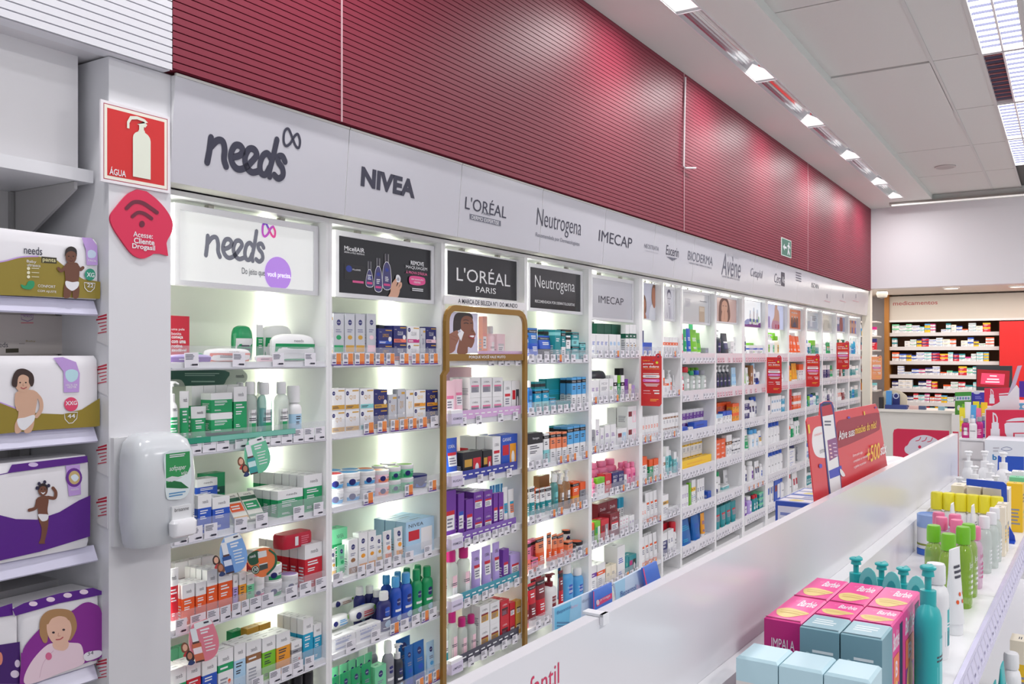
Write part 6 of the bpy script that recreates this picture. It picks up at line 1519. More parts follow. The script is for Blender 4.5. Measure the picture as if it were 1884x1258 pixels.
gcard('promo_card', .65, [(1306, 1024), (1350, 998), (1350, 1030), (1306, 1050)], M(206, 190, 50), 'mustard yellow card showing above the panel below the shelves', 'card', lambda b: None, group='cards along the gondola panel')
# the big red promotion board
L = .592
RED = M(226, 66, 74, rough=.35)
out = [(1487, 768), (1508, 764), (1510, 742), (1516, 738.5), (1526, 737), (1532, 740), (1535, 758), (1611, 742.5), (1617, 756), (1634, 866), (1638, 900), (1506, 968), (1500, 930), (1484, 775)]
def dr(b):
    wt, ye = M(244, 240, 240), M(250, 206, 70)
    b.blob([(1497, 790), (1510, 784), (1522, 790), (1522, 836), (1512, 842), (1500, 836), (1494, 814)], wt); gtext(b, 'CONQUISTE', L - .002, 1498, 1512, 803, 4, M(226, 80, 90)); gtext(b, 'STIX', L - .002, 1509, 1519, 834, 6, INK)
    b.blob([(1540, 778), (1560, 770), (1612, 759), (1618, 765), (1619, 785), (1610, 795), (1545, 824), (1540, 815)], M(164, 44, 62), 3)
    gtext(b, 'Ative suas', L - .002, 1543, 1572, 810, 17, wt, .01); gtext(b, 'missões do mês!', L - .002, 1573, 1612, 799, 15, ye, .01)
    b.art([(1508.5, 744), (1516, 739), (1530, 739), (1534, 748), (1550, 908), (1546, 914), (1532, 919), (1526, 912)], M(52, 56, 130)); b.art([(1511, 748), (1529, 743.5), (1533, 762), (1513, 766)], M(190, 34, 56)); b.art([(1513, 743), (1527, 741), (1527, 744), (1514, 746.5)], M(36, 36, 50))
    b.art([(1513, 766), (1533, 762), (1548, 900), (1543, 908), (1529, 912)], wt); b.art([(1522, 810), (1539, 804), (1543, 838), (1526, 848)], M(150, 90, 140)); b.art([(1525, 866), (1548, 856), (1550, 872), (1527, 881)], M(70, 80, 190)); b.lines(1517, 784, 1531, 772, 2, INK2)
    for j in range(4): b.rect(1525 + j, 818 + 7 * j, 1529 + j, 821 + 7 * j, M(244, 200, 200), True); b.rect(1532 + j, 815 + 7 * j, 1538 + j, 817 + 7 * j, M(226, 200, 226), True)
    gtext(b, '+500', L - .003, 1594, 1618, 853, 31, ye, .01); gtext(b, 'stix', L - .003, 1619, 1630, 838, 19, wt, .02)
    for j, (s_, x1) in enumerate((('Entre pelo app,', 1586), ('complete as missões', 1595), ('e ganhe os pontos', 1592))): gtext(b, s_, L - .003, 1568 + j, x1, 842 + 10.5 * j, 6.5, wt)
    b.ell(1510, 857, 3, 4, M(90, 80, 190)); b.ell(1562, 768, 2.4, 2, M(90, 80, 190)); b.ell(1611, 749.5, 1.5, 1.6, M(90, 60, 160)); b.art([(1486, 782), (1489, 780), (1491, 796), (1488, 798)], ye); b.art([(1589, 757), (1591, 756), (1592, 763), (1590, 764)], ye)
    b.blob([(1546, 862), (1552, 868), (1555, 875), (1550, 876), (1546, 870)], wt)
gcard('promo_board', L, out, RED, 'large red promotion board with a phone picture and yellow plus 500', 'promotion board', dr)
# packs behind the panel on its wall side
def gput(kind, a, l, z, w, d, h, style, label, rz=0, name=None, group=None, cat=None):
    o = place(kind, w, d, h, style, gv(a, l, z + .0004), -DG + rz, name or NAMES.get(kind if kind != 'box' else 'x', 'product_carton'), 'x', 'g', 'g')
    PROD.pop()
    o['label'] = label
    if group: o['group'] = group
    if cat: o['category'] = cat
    return o
f = None
for j, (px, c, w_) in enumerate(((1650, 'two W pb', 'upper'), (1660, 'two W b', 'lower'))):
    gput('pack', 3.62, .7, 1.012 + .1 * (1 - j), .3, .14, .098, c, '%s white wipes pack in the stack beside the baby sign' % w_, name='wipes_pack', group='wipes packs beside the baby sign')
gput('box', 3.3, .64, 1.012, .16, .1, .17, 'pl bu W', 'blue carton behind the red board next to white packs', name='milk_carton')
# baby face sign across the end of the gondola
a0 = 4.2
o = root('baby_sign', gv(a0, .7, 1.012), 'crimson sign with a white baby face outline at gondola end', 'sign')
l0, l1 = lat(1643, a0), .572
zt_ = 1.6 - (790 - 653) / FPX * (a0 / (ray(1690, 0).dot(E1)))
b = MB(); S_ = lambda x, z, h: gv(a0 - h, l0 - x * (l0 - l1), 1.013 + z * (zt_ - 1.013))
crm = M(206, 34, 76, rough=.35)
op = [(0, 0), (1, 0), (1, 1), (.08, 1), (.02, .98), (0, .92)]
b.loft([[S_(x, z, -.008) for x, z in op], [S_(x, z, 0) for x, z in op]], crm, crm, crm, False); b.build('board', o)
def SA(px, py, h):
    r = ray(px, py)
    return CAM + r * ((a0 - h) / r.dot(E1))
b = MB(); b.P = SA; wg = M(214, 212, 222)
b.blob([(1671.5, 836), (1666, 832), (1664, 826), (1666, 821), (1670, 818.5), (1675, 810), (1684, 804), (1695, 800.5), (1707, 801), (1720, 806), (1727, 812), (1735, 826), (1737, 850), (1700, 862), (1680, 850), (1674, 842)], wg); b.ell(1692, 822, 2.9, 2.9, crm)
for x, y in ((1685, 811), (1696, 811.5), (1706.5, 812.5)):
    b.stroke([(x, y), (x + 6, y - 1.5), (x + 9, y - 7)], 1.4, crm)
b.stroke([(1666, 834), (1671, 836), (1673, 841)], 1.2, crm)
b.build('print', o)

# ---------------------------------------------------------------- goods on the gondola shelf
def gbox(a0, a1, l0, l1, h, side, top, label, cat, group, draws, name, z=SHZ, lid=None):
    """box with faces towards the camera end (side), the aisle (front) and up (top)"""
    b = MB(); b.tf = GM
    a, A, l, L_ = a0 + .0006, a1 - .0006, l0 + .0006, l1 - .0006
    z0 = z + .0004
    bv = .003
    if lid:
        b.box(a, A, l, L_, z0, z0 + h * .74, side)
        b.loft([[(a, l, z0 + h * .74), (A, l, z0 + h * .74), (A, L_, z0 + h * .74), (a, L_, z0 + h * .74)], [(a, l, z0 + h - .004), (A, l, z0 + h - .004), (A, L_, z0 + h - .004), (a, L_, z0 + h - .004)], [(a + .004, l + .004, z0 + h), (A - .004, l + .004, z0 + h), (A - .004, L_ - .004, z0 + h), (a + .004, L_ - .004, z0 + h)]], lid, None, lid, False)
    else:
        b.box(a, A, l, L_, z0, z0 + h - .003, side)
        b.loft([[(a, l, z0 + h - .003), (A, l, z0 + h - .003), (A, L_, z0 + h - .003), (a, L_, z0 + h - .003)], [(a + bv, l + bv, z0 + h), (A - bv, l + bv, z0 + h), (A - bv, L_ - bv, z0 + h), (a + bv, L_ - bv, z0 + h)]], top, None, top, False)
    for f, d in draws:
        b.layer = 1
        b.P = {'side': lambda x, y, q: Vector((a - q, L_ - x * (L_ - l), z0 + y * h)), 'front': lambda x, y, q: Vector((a + x * (A - a), l - q, z0 + y * h)), 'top': lambda x, y, q: Vector((a + y * (A - a), L_ - x * (L_ - l), z0 + h + q))}[f]
        d(b)
    return tag(b.build(name), label, cat, group)
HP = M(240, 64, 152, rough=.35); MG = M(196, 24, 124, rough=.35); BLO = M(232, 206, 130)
def top_d(b):
    b.text('Barbie', .42, .6, .9, .86, WHITE, .02, .2); b.text('KIT', .28, .76, .4, .82, M(250, 170, 210)); b.blob([(.1, .36), (.3, .46), (.6, .44), (.95, .36), (.8, .24), (.55, .1), (.3, .12), (.16, .22)], BLO); b.stroke([(.2, .34), (.5, .36), (.85, .33)], .02, M(206, 170, 90)); b.stroke([(.24, .26), (.5, .28), (.76, .26)], .02, M(206, 170, 90)); b.rect(.02, .01, .98, .03, M(170, 20, 100))
def side_d(b):
    b.text('IMPALA', .2, .7, .82, .8, WHITE)
    for j in range(3):
        b.ell(.22 + .25 * j, .54, .1, .05, M(246, 190, 220)); b.ell(.22 + .25 * j, .54, .08, .04, MG); b.stroke([(.18 + .25 * j, .54), (.22 + .25 * j, .55), (.26 + .25 * j, .535)], .012, WHITE)
    b.lines(.2, .2, .8, .44, 5, M(240, 150, 200))
def front_d(b):
    b.text('Barbie', .1, .72, .62, .9, WHITE, .02, .2); b.rect(.66, .05, .93, .92, M(30, 34, 74)); b.rect(.12, .06, .58, .66, M(150, 60, 150)); b.rect(.12, .36, .58, .66, M(244, 130, 80)); b.blob([(.2, .1), (.2, .3), (.35, .4), (.52, .3), (.5, .1)], M(236, 190, 120)); b.text('B', .26, .44, .46, .6, M(250, 220, 230), .03)
cols = [(.4335, .4985), (.368, .433), (.3025, .3675)]
for r, (a0, a1) in enumerate(((1.525, 1.69), (1.6905, 1.8555))):
    for c, (l0, l1) in enumerate(cols):
        if r == 0 and c > 0: a0 = 1.592
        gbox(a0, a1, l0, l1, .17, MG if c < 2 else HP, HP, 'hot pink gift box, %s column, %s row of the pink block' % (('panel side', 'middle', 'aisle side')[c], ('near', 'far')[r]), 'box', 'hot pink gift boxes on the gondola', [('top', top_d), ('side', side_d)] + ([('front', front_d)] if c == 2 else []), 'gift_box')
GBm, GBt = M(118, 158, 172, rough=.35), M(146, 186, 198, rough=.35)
def gb_d(b):
    b.ell(.2, .72, .07, .035, M(170, 206, 214)); b.lines(.32, .64, .86, .8, 3, M(226, 236, 240)); b.ell(.2, .5, .07, .035, M(170, 206, 214)); b.lines(.32, .42, .86, .58, 3, M(226, 236, 240)); b.lines(.12, .1, .86, .34, 4, M(206, 222, 228))
def gb_t(b):
    b.lines(.2, .3, .8, .74, 3, M(226, 238, 240)); b.rect(.02, .02, .98, .06, M(80, 116, 130))
for k, (l0, l1) in enumerate(((.3675, .4325), (.3015, .3665))):
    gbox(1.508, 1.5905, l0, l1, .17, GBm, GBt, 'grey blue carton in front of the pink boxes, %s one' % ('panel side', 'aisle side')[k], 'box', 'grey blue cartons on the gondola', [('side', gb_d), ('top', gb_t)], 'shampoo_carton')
def lb_d(b):
    for j in range(6):
        for k in range(7):
            b.ell(.12 + .15 * j, .08 + .085 * k, .03, .012, M(206, 208, 212), 6)
            b.layer -= 1
for k in range(3):
    l1 = .49 - .0675 * k
    gbox(1.362, 1.441, l1 - .067, l1, .15, M(226, 222, 220, rough=.4), WHITE, 'white carton with pale blue lid, %s of the three at the front' % ('panel side one', 'middle one', 'aisle side one')[k], 'box', 'white cartons with pale blue lids', [('side', lb_d)], 'cream_carton', lid=M(190, 222, 232, rough=.35))
def mk_d(b):
    b.rect(0, 0, 1, 1, M(44, 80, 180)); b.rect(.07, .06, .93, .92, M(214, 220, 236)); b.lines(.14, .12, .9, .84, 7, M(120, 136, 196), .15)
def mk_t(b):
    b.rect(0, 0, 1, 1, M(60, 104, 196)); b.rect(.05, .1, .95, .46, M(226, 230, 240)); b.rect(.05, .54, .95, .9, M(226, 230, 240)); b.blob([(.3, .18), (.6, .16), (.7, .3), (.4, .38)], M(220, 210, 110)); b.lines(.5, .6, .9, .84, 3, M(80, 110, 190)); b.rect(.05, .495, .95, .515, M(40, 50, 90))
pq = onG(1446, 950, .68).dot(E1) + .32
for j in range(2):
    for k in range(2):
        gbox(pq + .15 * j, pq + .15 * j + .148, .6 + .105 * k, .703 + .105 * k, .165, WHITE, WHITE, 'blue edged white carton behind the panel, %s row, %s' % (('near', 'far')[j], ('panel side', 'wall side')[k]), 'box', 'blue edged cartons behind the gondola panel', [('side', mk_d), ('top', mk_t)], 'milk_carton', z=1.012)
TQ = 'lab tq W tq lt'
gput('pump', 1.76, .274, SHZ, .068, .045, .25, 'lab tq lt tq lt', 'tall turquoise pump bottle beside the pink boxes, nearest aisle', group='turquoise pump bottles')
for k, px in enumerate((1575, 1622, 1662)):
    gput('pump', 2.03 - .02 * k, lat(px, 2.03 - .02 * k), SHZ, .06, .045, .188, 'lab tq lt tq lt', 'turquoise pump bottle behind the pink boxes, %s from the panel' % ('first', 'second', 'third')[k], group='turquoise pump bottles')
for k, px in enumerate((1597, 1640, 1685)):
    # clear oval neck tags standing up between the pumps
    a_ = 1.93 - .01 * k; l_ = lat(px, a_)
    b = MB(); ctr = gv(a_, l_, SHZ + .150)
    b.loft([[ctr + E2 * (-x * .85) + E1 * (x * .5) + Vector((0, 0, z)) + E1 * t for x, z in [(.019 * cos(q), .036 * sin(q)) for q in [2 * pi * j / 16 for j in range(16)]]] for t in (0, .004)], M(110, 206, 204, rough=.2), M(110, 206, 204, rough=.2), M(110, 206, 204, rough=.2), False)
    b.loft([[ctr + E2 * (-x * .85) + E1 * (x * .5) + Vector((0, 0, z)) + E1 * t for x, z in [(.009 * cos(q), .018 * sin(q)) for q in [2 * pi * j / 12 for j in range(12)]]] for t in (-.001, .0)], M(40, 160, 164), M(40, 160, 164), M(40, 160, 164), False)
    b.tube([ctr + Vector((0, 0, -.149)), ctr + Vector((0, 0, -.034))], .008, M(60, 180, 180), 8)
    tag(b.build('neck_tag'), 'turquoise oval neck tag standing among the pump bottles, %s from panel' % ('first', 'second', 'third')[k], 'neck tag', 'turquoise neck tags')
gput('bot', 2.02, .30, SHZ, .062, .05, .192, 'lab W tq W t', 'white bottle with round white cap and teal label', rz=0)
gput('tube', 2.21, .29, SHZ, .058, .04, .19, 'dots W o', 'white tube with orange fruit picture beside green bottles', rz=-.25)
for k, (px, a_, h_) in enumerate(((1718, 2.47, .192), (1745, 2.40, .187), (1772, 2.46, .197), (1782, 2.58, .185))):
    gput('bot', a_, lat(px, a_), SHZ, .062, .042, h_, 'pl cg W L @Johnson', 'yellow green bottle with bright green cap, %s from the panel' % ordi(k + 1), group='yellow green bottles')
for k, (px, a_) in enumerate(((1792, 2.68), (1732, 2.78), (1760, 2.76), (1727, 2.86), (1757, 2.85))):
    gput('bot', a_, lat(px, a_), SHZ, .06, .042, .163, 'pl cp m pk @Johnson', ['clear pink bottle with pink cap nearest the aisle', 'pink capped bottle behind the green caps, front one on panel side', 'pink capped bottle behind the green caps, front one in the middle', 'pink capped bottle in the back row, panel side', 'pink capped bottle in the back row, middle'][k], group='pink capped bottles')
b = MB(); cx_ = gv(3.05, lat(1713, 3.05), SHZ + .0005)
ring = lambda r, z: [(cx_.x + r * cos(q), cx_.y + r * sin(q), cx_.z + z) for q in [2 * pi * j / 28 for j in range(28)]]
o = root('powder_tin', cx_, 'white round powder tin with pale blue lid by the panel', 'tin')
b.loft([ring(.04, .02), ring(.04, .085)], WHITE, WHITE, WHITE); b.loft([ring(.0405, .03), ring(.0405, .036)], M(140, 150, 60), None, None); b.build('tin_body', o)
b = MB(); b.loft([ring(.041, 0), ring(.041, .019)], M(60, 110, 206, rough=.3), M(60, 110, 206, rough=.3), M(60, 110, 206, rough=.3)); b.build('base_band', o)
b = MB(); b.loft([ring(.041, .0855), ring(.041, .124), ring(.037, .126), ring(.036, .122)], M(150, 178, 226, rough=.3), M(150, 178, 226, rough=.3), M(132, 162, 216, rough=.3)); b.build('lid', o)
for k in range(6):
    px = 1724 + 22 * k
    gput('stick', 3.34, lat(px, 3.34), SHZ, .04, .04, .155, 'x W W Y', 'white bottle with bright yellow cap, %s from the panel' % ordi(k + 1), group='yellow capped bottles')
for k, px in enumerate((1752, 1790)):
    gput('tube', 3.14, lat(px, 3.14), SHZ, .06, .04, .15, 'pl W gy', 'plain white tube before the yellow caps, %s' % ('panel side', 'aisle side')[k], group='plain white tubes')
for k, (px, a_) in enumerate(((1811, 2.88), (1824, 2.96), (1830, 3.06))):
    gput('bot', a_, lat(px, a_), SHZ, .046, .038, .16, 'pl cl W W', 'clear slim bottle near the aisle edge, %s from camera' % ordi(k + 1), group='clear slim bottles')
for k, px in enumerate((1765, 1795, 1823, 1846)):
    gput('box', 3.48, lat(px, 3.48), SHZ, .04, .09, .168, 'pl cr am', 'cream carton behind the yellow caps, %s from the panel' % ordi(k + 1), rz=-pi / 2, name='cereal_carton', group='cream cartons behind the yellow caps')
for k, a_ in enumerate((3.16, 3.24)):
    gput('box', a_, .285, SHZ, .05, .03, .15, 'lab cr y gy', 'slim cream and yellow carton by the aisle edge, %s' % ('nearer', 'farther')[k], name='cereal_carton', group='slim cream cartons')
# blue shelf divider: a bent flat frame
b = MB(); BL = M(34, 78, 196, rough=.3)
lx = lambda px: lat(px, 3.4)
b.tf = GM
zt_ = SHZ + .2
b.loft([[(3.40 + t, l_, z_) for l_, z_ in ((lx(1778), zt_), (lx(1846), zt_ - .003), (lx(1852), zt_ - .012), (.285, SHZ + .06), (.265, SHZ + .02), (.262, SHZ + .0005), (.282, SHZ + .0005), (.30, SHZ + .05), (lx(1842), zt_ - .028), (lx(1778), zt_ - .022))] for t in (0, .006)], BL, BL, BL, False)
b.box(3.36, 3.405, .262, .282, SHZ + .0005, SHZ + .004, BL)
tag(b.build('shelf_divider'), 'bright blue plastic shelf divider arching over cream cartons', 'shelf divider')
for k, (px, a_, h_) in enumerate(((1765, 3.86, .15), (1782, 4.1, .235), (1793, 3.95, .19), (1812, 4.14, .235), (1822, 3.98, .2), (1846, 4.12, .235), (1856, 3.9, .18), (1832, 3.84, .17), (1778, 3.76, .15), (1806, 3.78, .16))):
    gput('pump', a_, lat(px, a_), SHZ, .062, .05, h_, 'x W pb W', 'white pump bottle of the far group, %s from the panel' % ordi(sorted((1765, 1782, 1793, 1812, 1822, 1846, 1856, 1832, 1778, 1806)).index(px) + 1), group='white pump bottles')
for k, (a_, st) in enumerate(((3.62, 'dots y lg'), (3.72, 'two lg W'), (3.82, 'dots W lt'))):
    gput('box', a_, .28, SHZ, .055, .05, .17 + .01 * k, st, ['yellow', 'mint and white', 'white dotted'][k] + ' carton by the aisle edge before the white pumps', name='cereal_carton', group='cartons at the aisle edge')
# lower shelf at the right edge
for k, (a_, l_, kd, h_, st, lb) in enumerate(((2.02, .24, 'bot', .17, 'lab cr W y y', 'cream bottle with gold label on the lower shelf, nearest'), (2.12, .23, 'bot', .18, 'lab cr go W', 'cream bottle with white cap on the lower shelf'), (2.3, .22, 'pouch', .19, 'dots tq y', 'turquoise pouch with yellow dots on the lower shelf'), (2.42, .215, 'pouch', .2, 'dots tq W', 'turquoise pouch farther along the lower shelf'), (2.6, .21, 'bot', .18, 'lab W am W', 'white bottle with amber label on lower shelf'), (2.75, .2, 'box', .18, 'two cr y', 'cream carton on the lower shelf'), (1.9, .25, 'bot', .15, 'lab W gy W', 'white bottle on the lower shelf at the picture corner'))):
    gput(kd, a_, l_, .66, .07, .045, h_, st, lb)
# ================================================================ beyond: counters, signs and the medicine shelves
def xb(b, X0, X1, xl, xr, yt, yb, mat, X=None):
    """box between depths X0 and X1 whose near face fills these photo columns and rows"""
    p, q = onX(xl, yb, X0), onX(xr, yt, X0)
    b.box(X0, X1, q.y, p.y, p.z, q.z, mat)
    return p.y, q.y, p.z, q.z
def faceP(X):
    return lambda px, py, l: onX(px, py, X - l)
def x_text(b, st, X, xl, xr, yt, yb, mat, bold=0):
    p, q = onX(xl, yb, X), onX(xr, yt, X)
    P0 = b.P
    b.P = lambda x, z, l: Vector((X - l, x, z))
    b.text(st, p.y, p.z, q.y, q.z, mat, bold)
    b.P = P0
# white service counter
b = MB(); p = onX(1617, 752, 11.75); b.box(11.75, 12.25, -4, p.y, 0, p.z - .03, M(222, 220, 214, rough=.35)); o = root('service_counter', (12, 0, 0), 'long white service counter before the medicine shelves', 'counter'); b.build('counter_body', o)
CT = p.z
b = MB(); b.box(11.72, 12.28, -4, p.y + .02, CT - .0295, CT, M(232, 228, 220, rough=.3)); b.build('counter_top', o)
# medicine cabinet
WD = M(176, 116, 48, rough=.5, noise=.1, scale=12); WDD = M(116, 70, 34, rough=.6, noise=.1, scale=12)
XF = 13.6
yl, yr_ = onX(1637, 650, XF).y, onX(1838, 650, XF).y
o = root('medicine_cabinet', (13.75, (yl + yr_) / 2, 0), 'tall brown backed cabinet of medicine boxes on the back wall', 'cabinet')
b = MB(); b.box(13.92, 13.94, yr_, yl, 0, 2.449, WDD); b.build('back_panel', o)
b = MB(); b.box(13.52, 13.92, yl + .001, yl + .06, 0, 2.449, WD); b.build('side_panel', o)
b = MB(); b.box(13.6, 13.92, yr_ - .02, yr_ - .001, 0, 2.08, WDD); b.build('side_panel', o)
b = MB(); z0, z1 = onX(1640, 589, 13.58).z, 2.449; b.box(13.58, 13.6, -3.6, yl, z0, z1 - .02, M(206, 198, 188, rough=.5)); x_text(b, 'medicamentos', 13.5795, 1643, 1725, 552, 562, M(176, 84, 84), .012); hd = b.build('header', o)
b = MB(); b.box(13.56, 13.6, -3.6, yl, z0 - .03, z0 - .0005, M(226, 224, 224, rough=.4)); b.build('light_rail', o)
SZ = []
for s, y in enumerate((611.5, 637.5, 664, 689.5, 715, 740)):
    z = onX(1700, y, XF).z
    SZ.append(z)
    b = MB(); b.box(XF, 13.919, yr_, yl, z - .05, z, M(216, 212, 212, rough=.4)); b.build('shelf', o)
b = MB(); b.box(XF, 13.919, yr_, yl, .78, .83, M(216, 212, 212, rough=.4)); b.build('shelf', o); SZ.append(.83)
rg = random.Random(11)
PAL = [('W', 'g'), ('W', 'lb'), ('b', 'W'), ('r', 'W'), ('o', 'W'), ('W', 't'), ('t', 'W'), ('n', 'r'), ('y', 'r'), ('W', 'cr'), ('lb', 'y'), ('p', 'W'), ('W', 'b'), ('cr', 'W'), ('lg', 'W'), ('m', 'W'), ('lt', 'W'), ('n', 'W'), ('n', 'y')]
MC = {}
for s in range(7):
    y = yl - .03
    cnt = 0
    while y > yr_ + .12:
        c1, c2 = rg.choice(PAL)
        w = rg.uniform(.055, .1)
        hgt = round(rg.uniform(.036, .064), 2)
        st = rg.choice((1, 2, 2, 2, 3, 3, 3)) if s < 6 else 1
        while hgt * st > .135:
            st -= 1
        if s == 6: hgt = min(hgt, .05)
        key = (c1, c2, round(w, 2), round(hgt, 2))
        if key not in MC:
            MC[key] = g_box(key[2], .1, key[3], 'band' if c1 == 'W' else 'two', (c1, c2) if c1 == 'W' else (c1, c2), None)[0][1]
        if rg.random() > .03:
            cnt += 1
            for l in range(st):
                ob = bpy.data.objects.new('medicine_box', MC[key])
                ob.location = (XF + .058, y - key[2] / 2, SZ[s] + .0005 + l * (key[3] + .0003))
                ob.rotation_euler = (0, 0, -pi / 2)
                COL.objects.link(ob)
                tag(ob, '%s%s and %s medicine box, %s stack from left, %s cabinet shelf' % ({0: '', 1: 'second up '}.get(l, ordi(l + 1) + ' up ') if st > 1 and l else ('bottom ' if st > 1 else ''), CC[c1][1], CC[c2][1], ordi(cnt), ORD[s + 1]), 'medicine box', 'medicine boxes, %s shelf of brown cabinet' % ORD[s + 1])
        y -= key[2] + rg.choice((.002, .002, .003, .006))
b = MB(); p, q = onX(1839, 780, 13.5), onX(1900, 590, 13.5); b.box(13.5, 13.56, q.y - 1.2, p.y, 0, q.z, M(214, 34, 34, rough=.4)); tag(b.build('red_panel'), 'plain bright red panel standing right of the medicine shelves', 'panel')
# narrow side shelf at the corner
o = root('corner_shelving', (13.2, 2.45, 0), 'narrow shelving in the corner behind the cream column', 'shelving unit')
b = MB(); b.box(12.9, 13.5, 2.6, 2.639, 0, 2.449, M(210, 202, 192)); b.build('back_panel', o)
XS = 13.0
for k, y in enumerate((590, 617, 643, 669, 695, 718)):
    z = onX(1622, y, XS).z
    b = MB(); b.box(XS, XS + .4, 2.27, 2.599, z - .02, z, M(206, 200, 196)); b.build('shelf', o)
    if k == 0: continue
    yy = 2.5; n_ = 0
    while yy > 2.3:
        c1, c2 = rg.choice(PAL)
        ob = place('box', .06, .06, rg.choice((.1, .12, .15)), 'two %s %s' % (c1, c2), (XS + .05, yy, z + .0005), -pi / 2, 'remedy_carton', 'x', 'c', 'c'); PROD.pop()
        n_ += 1
        ob['label'] = '%s and %s carton, %s from left, %s shelf of the corner shelving' % (CC[c1][1], CC[c2][1], ORD[n_], ORD[k + 1]); ob['group'] = 'cartons of the corner shelving'
        yy -= .066
b = MB(); c = onX(1623, 540, 12.6); b.loft([[(c.x + r * cos(t) , c.y + r * sin(t), c.z + z) for t in [2 * pi * k / 16 for k in range(16)]] for r, z in ((.02, .055), (.06, .04), (.075, .0), (.06, -.05), (.02, -.06))], M(176, 172, 164, rough=.5), M(222, 216, 206), M(222, 216, 206)); b.box(c.x - .03, c.x + .03, c.y - .03, c.y + .03, c.z + .05, 2.4499, M(222, 216, 206)); tag(b.build('ceiling_sensor'), 'cream motion sensor under the low ceiling beside the column', 'sensor')
# goods on the counter
def xcard(name, X, pts, mat, label, cat, draw=None, thick=.01, group=None):
    b = MB(); f = [onX(x, y, X) for x, y in pts]
    b.loft([[q + Vector((thick, 0, 0)) for q in f], f], mat, mat, mat, False)
    b.P = faceP(X)
    if draw: draw(b)
    return tag(b.build(name), label, cat, group)
o = root('device_display', onX(1642, 752, 11.9), 'cream arched display with blue devices on the service counter', 'display')
b = MB(); f = [onX(x, y, 11.95) for x, y in [(1626, 751.5), (1669, 751.5), (1669, 731)] + catmull([(1667, 727), (1655, 719), (1640, 716.5), (1625, 720)], False, 3) + [(1624, 726), (1626, 730)]]; f = [Vector((q.x, q.y, max(q.z, CT + .0005))) for q in f]
b.loft([[q + Vector((.02, 0, 0)) for q in f], f], M(232, 222, 196), M(232, 222, 196), M(226, 214, 186), False); b.build('backboard', o)
b = MB(); xb(b, 11.85, 11.9, 1630, 1640, 719, 745, M(80, 150, 214)); b.build('blue_box', o)
b = MB(); b.P = faceP(11.9); q = xb(b, 11.9, 11.93, 1642, 1655, 725, 745, M(34, 42, 110)); b.ell(1648.5, 728, 5.6, 5.6, M(206, 212, 226)); b.ell(1648.5, 728, 3.8, 3.8, M(34, 42, 110)); b.build('device', o)
b = MB(); q = onX(1628, 751, 11.8); r_ = onX(1668, 746, 11.8); b.box(11.8, 11.94, r_.y, q.y, CT + .0005, CT + .05, M(50, 66, 130)); b.build('base', o)
for k, (xl, xr, yt, col, nm) in enumerate(((1617, 1624, 731, (40, 40, 46), 'small black pen cup'), (1672, 1690, 747, (214, 180, 176), 'low pink grey tray'), (1690, 1703, 747, (70, 84, 120), 'small blue box'), (1726, 1737, 748, (130, 170, 190), 'small pale blue box'))):
    b = MB(); p, q = onX(xl, 752, 11.85), onX(xr, yt, 11.85); b.box(11.85, 11.93, q.y, p.y, CT + .0005, max(q.z, CT + .03), M(col)); tag(b.build('counter_box'), nm + ' on the service counter', 'box', 'small things on the service counter')
def dr(b):
    b.art([(1757, 722), (1787, 721), (1787, 728), (1757, 729)], M(60, 150, 60)); b.art([(1758, 729), (1786, 728), (1786, 736), (1758, 737)], M(206, 214, 226))
    for j in range(5): b.ell(1762 + 5 * j, 732.5, 1.8, 2.4, M((120, 110, 190) if j % 2 else (90, 150, 170)))
    for j in range(3): b.ell(1764 + 8 * j, 750, 3, 5, M(206, 216, 206))
xcard('poster_stand', 11.6, [(1757, 721.5), (1787, 720.5), (1787, 762), (1757, 763)], M(74, 140, 44), 'green vitamin poster stand at the counter end', 'poster', dr, .03)
q = onX(1772, 762, 11.6)
b = MB(); b.box(11.6, 11.72, q.y - .12, q.y + .12, 0, q.z - .001, M(226, 224, 220)); tag(b.build('poster_plinth'), 'white plinth under the green poster stand', 'plinth')
xcard('gift_carton', 11.8, [(1787, 722), (1812, 722), (1812, 755.2), (1787, 754.2)], M(64, 54, 170), 'violet blue carton beside the green poster stand', 'box', lambda b: (b.ell(1797, 722, 6, 3, M(206, 206, 230)), b.lines(1794, 734, 1808, 728, 2, M(130, 130, 210))), .08)
# till monitor
o = root('till_monitor', onX(1825, 720, 10.6), 'dark till monitor showing a red and pink screen', 'monitor')
b = MB(); xb(b, 10.6, 10.66, 1796, 1862, 673, 718, M(54, 56, 60, rough=.4)); b.build('casing', o)
b = MB(); b.P = faceP(10.599); b.art([(1798, 679), (1858, 682), (1856, 713), (1797, 711)], M(150, 16, 28, emit=.5)); b.art([(1806, 686), (1849, 688), (1847, 708), (1804, 706)], M(226, 70, 104, emit=.5))
for (x0, x1, y) in ((1821, 1834, 690), (1816, 1838, 696), (1813, 1839, 701)): b.art([(x0, y), (x1, y + .6), (x1, y + 3), (x0, y + 2.4)], M(250, 220, 226, emit=.5))
b.build('screen', o)
b = MB(); xb(b, 10.62, 10.65, 1824, 1832, 718, 758, M(54, 56, 60)); b.build('stand', o)
q = onX(1828, 758.3, 10.6); b = MB(); b.box(10.45, 11.0, q.y - .5, q.y + .25, 0, q.z, PAN); tag(b.build('till_desk'), 'white till desk under the dark monitor', 'desk')
